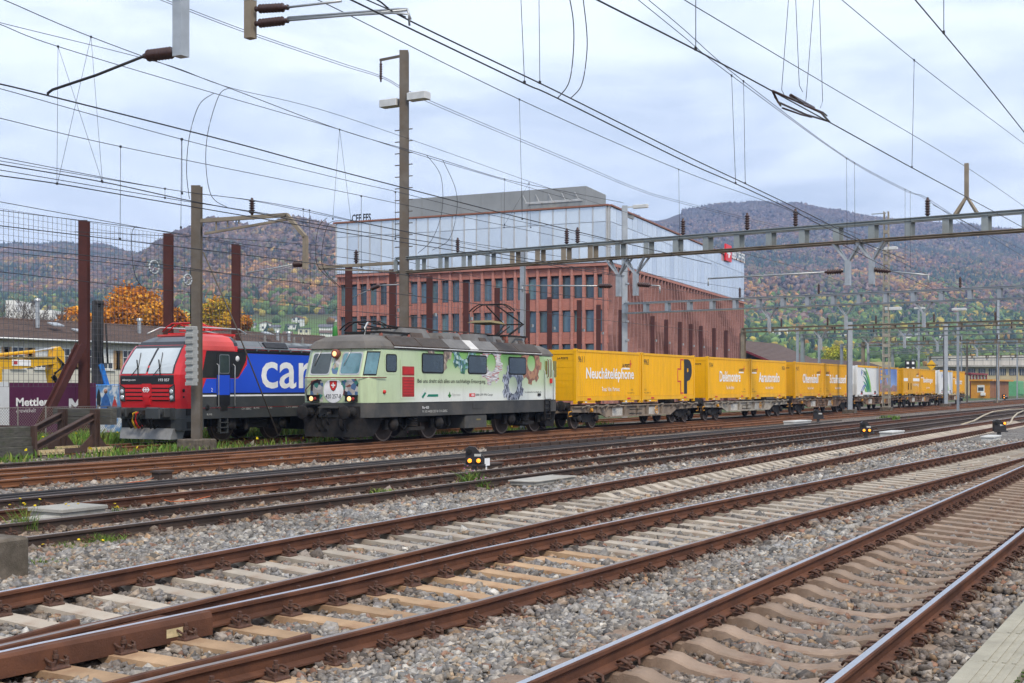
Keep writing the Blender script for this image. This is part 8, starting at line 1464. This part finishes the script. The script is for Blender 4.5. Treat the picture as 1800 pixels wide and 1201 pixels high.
x3 = wire('thick contact wire carrying the section insulator', [(1000, -26), (1050, 0), (1223, 88), (1357, 160), (1458, 215), (1603, 295), (1743, 370), (1800, 401)], 4.6, .0085, 'contact_wire', drops=[(1223, -40, 1223, 86, 4.6)]); wire('messenger wire above the contact wire at the upper right', [(1430, -40), (1480, 0), (1607, 106), (1700, 178), (1800, 253)], 4.6, .006, drops=[(1607, 106, 1603, 294, 4.6)]); wire('thick contact wire across the upper right corner', [(1575, -40), (1609, 0), (1658, 58), (1733, 148), (1800, 232)], 2.75, .0075, 'contact_wire', drops=[(1659, -40, 1659, 57, 2.75)])
si = thing('section_insulator', 'dark section insulator frame hanging in the contact wire at the upper right', 'insulator', P(1405, 190, 4.6)); sp3 = lambda x, y, dv=0: P(x, y, 4.6)+W_(0, dv, 0)
for dv in (-.10, .10):
    mb = MB(); mb.tube([sp3(1358, 160), sp3(1382, 178, dv), sp3(1430, 200, dv), sp3(1458, 214)], .014, 5); mb.tube([sp3(1376, 168, dv), sp3(1392, 184, dv*1.4)], .012, 5); mb.tube([sp3(1395, 188, dv*1.4), sp3(1428, 200, dv*1.4), sp3(1440, 205, dv)], .012, 5); mb.build('runner', 'insul', si, world=True)
mb = MB(); mb.cyl(sp3(1390, 168), sp3(1430, 190), .022, n=8); mb.build('insulating_rod', 'insul', si, world=True)
for x0, x1, y1 in ((1389, 1374, 158), (1397, 1405, 150), (1433, 1417, 174), (1439, 1446, 178)): mb = MB(); mb.tube([sp3(x0, -40), sp3(x1, y1), sp3(x1+(6 if x1 < 1410 else -4), y1+12)], .004, 4); mb.build('suspension', 'wire', si, world=True)
for i, (pts, v) in enumerate((([(1000, 470), (1120, 480), (1302, 508), (1560, 545)], 24.0), ([(1100, 500), (1250, 520), (1480, 560), (1700, 590)], 22.4), ([(1240, 430), (1400, 470), (1560, 520), (1760, 575)], 17.2), ([(1480, 430), (1620, 500), (1760, 560), (1800, 575)], 9.5), ([(1300, 520), (1500, 548), (1700, 580), (1800, 596)], 26.3), ([(1440, 395), (1560, 450), (1700, 515), (1800, 558)], 12.2), ([(1640, 360), (1730, 410), (1800, 452)], 8.5), ([(1570, 600), (1680, 612), (1800, 628)], 30.), ([(1360, 585), (1560, 602), (1800, 625)], 26.5))):
    wire('overhead wire number %s counted downwards among the wires beyond the grey portal' % ORD[i], pts, v, .010, ext=False)
# ---------------------------------------------------------------- trees behind the long house
attr_mat('leaf', rough=.85, var=.25, scale=1.2); mat('bark', (.085, .065, .05), rough=.95, var=.3, scale=4); mat('bark_grey', (.13, .115, .10), rough=.95, var=.3, scale=4)
def leaf_cloud(c, rad, n, size, pal, clumps=26, seed=0):
    g = np.random.default_rng(seed); cc = g.normal(size=(clumps, 3)); cc /= np.linalg.norm(cc, axis=1)[:, None]; cc *= g.uniform(.35, .95, (clumps, 1)); cc[:, 2] = cc[:, 2]*.9+.05; cc *= np.array(rad)
    k = g.integers(0, clumps, n); p = cc[k]+g.normal(size=(n, 3))*np.array(rad)*.15; s = size*g.uniform(.6, 1.5, n)
    a = g.normal(size=(n, 3)); a /= np.linalg.norm(a, axis=1)[:, None]; b = np.cross(a, g.normal(size=(n, 3))); b /= np.linalg.norm(b, axis=1)[:, None]
    V = np.stack([p+(-a)*s[:, None]*.5, p+b*s[:, None]*.35, p+a*s[:, None]*.5, p-b*s[:, None]*.35], 1)+np.array(c); cl = np.array(pal)[g.integers(0, len(pal), clumps)][k]*g.uniform(.7, 1.3, (n, 1))
    return V.reshape(-1, 3), np.arange(4*n).reshape(n, 4), np.repeat(cl, 4, 0)
def tree(name, label, x, v, ybase_z, ytop, wpx, pal, n=3800, seed=0, group=None, size=.42, barkm='bark', ellip=.85):
    u = UV(x, v); dep = u*CT+v*ST; zt = EYE+(HY-ytop)/F*dep; rr = wpx/2/F*dep; r = thing(name, label, 'tree', (u, v, -.15), group); zc = zt-rr*ellip
    g = random.Random(seed); mb = MB(); mb.tube([(0, 0, 0), (.1, 0, zc*.4), (0, .1, zc)], [rr*.09, rr*.07, rr*.04], 7)
    for k in range(9): a = g.uniform(0, 6.28); h = zc*g.uniform(.45, .9); L_ = rr*g.uniform(.5, .9); mb.tube([(0, 0, h), (math.cos(a)*L_*.5, math.sin(a)*L_*.5, h+L_*.35), (math.cos(a)*L_, math.sin(a)*L_, h+L_*.8)], [rr*.035, rr*.022, rr*.01], 5)
    mb.build('trunk', barkm, r)
    if n: V, FA, cl = leaf_cloud((0, 0, zc), (rr, rr, rr*ellip), n, size, pal, 60, seed); np_mesh('crown', V, FA, 'leaf', cl, parent=r)
    return r
ORA = [(.60, .24, .022), (.50, .175, .018), (.66, .31, .03), (.38, .13, .02)]; YEL = [(.56, .34, .025), (.40, .28, .03), (.30, .27, .035), (.60, .28, .025)]; GRY = [(.11, .14, .03), (.16, .17, .03), (.07, .10, .025)]
tree('orange_tree', 'broad orange autumn tree behind the tiled roof between two rust-red posts', 238, 100, 0, 503, 115, ORA, 15000, 3, 'autumn trees behind the tiled roof', .30); tree('orange_tree', 'small orange tree top left of the drill mast', 133, 103, 0, 538, 50, ORA, 4500, 4, 'autumn trees behind the tiled roof', .28); tree('yellow_tree', 'yellow and orange tree right of the counterweight mast', 378, 98, 0, 520, 84, YEL, 10000, 5, 'autumn trees behind the tiled roof', .28); tree('orange_tree', 'orange tree beside the third rust-red post', 428, 104, 0, 553, 34, ORA, 3000, 6, 'autumn trees behind the tiled roof', .28); tree('orange_tree', 'orange tree just behind the second rust-red post', 307, 102, 0, 540, 46, ORA, 4500, 7, 'autumn trees behind the tiled roof', .28)
tree('yellow_tree', 'bright yellow-green tree behind the slender grey mast and sheds', 1468, 90, 0, 608, 42, [(.42, .40, .03), (.34, .36, .03), (.48, .42, .04)], 6500, 8, None, .45)
tree('green_tree', 'green bushy tree between the long shed and the black and white board', 1612, 80, 0, 646, 50, GRY, 6000, 9, None, .4); tree('green_tree', 'green tree in front of the works building at the picture edge', 1760, 52, 0, 652, 26, GRY, 3000, 10, None, .35)
def bare_tree(label, x, v, ytop, wpx, seed):
    u = UV(x, v); dep = u*CT+v*ST; zt = EYE+(HY-ytop)/F*dep; rr = wpx/2/F*dep; r = thing('bare_tree', label, 'tree', (u, v, -.15), 'leafless trees'); g = random.Random(seed); mb = MB(); tw = MB()
    def grow(p, d, L_, rad, lv, m_):
        e = p+d*L_; m_.tube([p, (p+e)/2+Vector((g.uniform(-.1, .1), g.uniform(-.1, .1), 0))*L_, e], [rad, rad*.8, rad*.55], 4)
        if lv == 0: return
        for k in range(3 if lv > 1 else 4):
            dd = (d+Vector((g.uniform(-.75, .75), g.uniform(-.75, .75), g.uniform(-.1, .5)))).normalized(); grow(p+d*L_*g.uniform(.55, 1), dd, L_*g.uniform(.55, .78), max(rad*.55, .018), lv-1, tw if lv < 3 else m_)
    h = zt*.42; mb.tube([(0, 0, 0), (0, 0, h)], [.22, .16], 6)
    for k in range(5): a = k*1.26+g.uniform(-.3, .3); grow(Vector((0, 0, h*g.uniform(.7, 1))), Vector((math.cos(a)*.7, math.sin(a)*.7, 1)).normalized(), (zt-h)*.42, .09, 4, mb)
    mb.build('trunk', 'bark_grey', r); tw.build('twigs', 'bark_grey', r, kind='stuff')
bare_tree('leafless tree nearest the left picture edge above the tiled roof', 30, 92, 506, 70, 1); bare_tree('leafless tree above the tiled roof beside the first rust-red post', 85, 94, 508, 80, 2)
fb = thing('white_factory_block', 'white factory block with roof vents far behind the leafless trees', 'building', Q(25, HY, 190)-Vector((0, 0, 2)))
mb = MB(); c = Q(25, HY, 190); 
for x0, x1, yt in ((-30, 42, 560), (10, 28, 528), (36, 92, 545)): a, b_ = Q(x0, yt, 190), Q(x1, yt, 190); dv_ = Vector((-ST*0+CT, ST, 0))*8; m2 = MB(); m2.loft([[Vector((p.x, p.y, -.1)) for p in (a, b_, b_+dv_, a+dv_)], [Vector((p.x, p.y, a.z)) for p in (a, b_, b_+dv_, a+dv_)]]); m2.build('wall_block', 'render_white', fb, world=True)

# ---------------------------------------------------------------- grass, weeds and flowers
attr_mat('blade', rough=.8, var=.2, scale=3)
def blades(u, v, z, h, w_, pal, g, lean=.35):
    n = len(u); a = g.uniform(0, 6.28, n); dx, dy = np.cos(a), np.sin(a); la = g.normal(0, lean, (n, 2)); hh = h*g.uniform(.5, 1.3, n); b0 = np.stack([u, v, z], 1); wv = np.stack([dx, dy, 0*dx], 1)*(w_*g.uniform(.6, 1.4, n))[:, None]
    mid = b0+np.stack([la[:, 0]*hh*.35, la[:, 1]*hh*.35, hh*.6], 1); tip = b0+np.stack([la[:, 0]*hh, la[:, 1]*hh, hh], 1)
    V = np.stack([b0-wv, b0+wv, mid+wv*.8, tip, mid-wv*.8], 1).reshape(-1, 3); o = np.arange(n)[:, None]*5; FA = np.concatenate([np.concatenate([o, o+1, o+2], 1), np.concatenate([o, o+2, o+4], 1), np.concatenate([o+4, o+2, o+3], 1)]); cl = np.array(pal)[g.integers(0, len(pal), n)]*g.uniform(.7, 1.3, (n, 1)); return V, FA, np.repeat(cl, 5, 0)
GP = [(.085, .17, .024), (.11, .20, .03), (.065, .13, .022), (.15, .21, .035), (.18, .18, .05)]
def merge(L_): o = np.cumsum([0]+[len(a[0]) for a in L_[:-1]]); return np.concatenate([a[0] for a in L_]), np.concatenate([a[1]+k for a, k in zip(L_, o)]), np.concatenate([a[2] for a in L_])
g = np.random.default_rng(5); n = 34000; u = g.uniform(18, 62, n); v = g.uniform(28.0, 37.4, n); pn = np.sin(u*1.7)*np.sin(v*2.1+u*.4)+.6*np.sin(u*4.1+v*3.3)
ok = ((v > 32.9) & (pn > -.9)) | ((v > 27.9) & (v < 30.1) & (pn > .25)) | ((v > 30.7) & (v < 31.9) & (u > 25) & (pn > -.2)); u, v = u[ok], v[ok]
hgt = np.where(v > 32.9, .42, .16)+.12*np.sin(u*2.3)*np.sin(v*1.9); L1 = blades(u, v, np.full(len(u), -.16), hgt, .022, GP, g)
n = 500; uf = g.uniform(19, 60, n); vf = g.uniform(28.2, 36, n); sel = (vf > 32.9) | ((vf < 30) & (np.sin(uf*1.7)*np.sin(vf*2.1+uf*.4) > .1)); uf, vf = uf[sel], vf[sel]
L2 = blades(uf, vf, np.where(vf > 32.9, .28, .06), .07, .045, [(.62, .48, .015), (.62, .48, .015), (.60, .46, .01), (.50, .25, .38)], g, .8)
V, FA, cl = merge([L1, L2]); o = np_mesh('verge_grass', V, FA, 'blade', cl, kind='stuff'); tag(o, 'rank green grass and yellow flowers around the buffer stop and siding', 'grass')
def weed(label, x, y, z, n, h, spread, flowers=0, fcol=(.65, .48, .01), pal=GP, seed=1, v=None, w_=.008):
    g = np.random.default_rng(seed); c = G(x, y, z); r = thing('weed', label, 'plant', (c.x, c.y, float(gz(c.x, c.y))-.02), 'weeds in the ballast'); u = g.normal(0, spread, n); vv = g.normal(0, spread, n); a = blades(u, vv, np.zeros(n), h, w_, pal, g, .5); np_mesh('leaves', a[0], a[1], 'blade', a[2], parent=r)
    if flowers:
        mb = MB()
        for k in range(flowers): p = Vector((g.normal(0, spread), g.normal(0, spread), h*g.uniform(.9, 1.45))); mb2 = MB(); mb2.tube([(p.x*.4, p.y*.4, 0), tuple(p)], .003, 3); mb2.lathe(tuple(p), (g.normal(0, .3), g.normal(0, .3), 1), [(0, .006), (.006, .022), (.012, .018), (.016, .004)], 7, mi=1); fm = 'flower_y' if fcol[2] < .1 else 'flower_p'; mb2.build('flower', ['moss', fm], r)
    return r
mat('flower_y', (.70, .50, .01), rough=.7); mat('flower_p', (.50, .18, .36), rough=.7)
weed('tall weed with yellow flowers beside the concrete foundation block', 42, 936, -.16, 120, .36, .10, 6, seed=1, w_=.005); weed('yellow-flowered weed tuft on the ballast near the foundation block', 135, 912, -.16, 150, .2, .12, 7, seed=2); weed('small yellow-flowered weed against the dark rail', 210, 906, -.16, 60, .16, .07, 5, seed=3); weed('low green tuft on the ballast below the yellow flowers', 175, 953, -.16, 300, .13, .15, 0, seed=4, w_=.006); weed('low mossy weed patch right of the foundation block', 130, 965, -.18, 260, .10, .22, 3, seed=5, w_=.006); weed('faint weed tuft at the corner of the foundation block', 78, 1000, -.2, 160, .08, .16, 0, seed=6)
weed('leafy green weed beside the dark rail in mid ballast', 675, 868, -.16, 180, .12, .15, 0, seed=7, w_=.016); weed('weed with pink flowers in front of the nearest dwarf signal', 828, 852, -.16, 160, .30, .12, 5, (.5, .2, .4), seed=8, w_=.012); weed('weed with pink flowers left of the walkway slab', 845, 858, -.16, 90, .18, .1, 4, (.5, .2, .4), seed=9, w_=.01); weed('green weed growing beside the far tracks below the lattice mast', 1565, 737, -.12, 220, .3, .3, 0, seed=10, w_=.03); weed('leafy weed patch in front of the mast foundation', 320, 790, -.15, 500, .22, .5, 0, seed=11, w_=.035, pal=[(.10, .19, .03), (.13, .22, .04)]); weed('bushy weed behind the buffer stop timbers', 38, 752, -.15, 900, .8, .8, 0, seed=12, w_=.05, pal=[(.09, .17, .025), (.06, .12, .02)]); weed('bushy weed between the buffer stop struts', 92, 762, -.15, 800, .7, .6, 6, seed=13, w_=.05, pal=[(.09, .17, .025), (.06, .12, .02)]); weed('yellow-flowered weed at the left picture edge by the timber baulks', 8, 795, -.15, 400, .6, .35, 14, seed=14, w_=.025)
cut_letters()
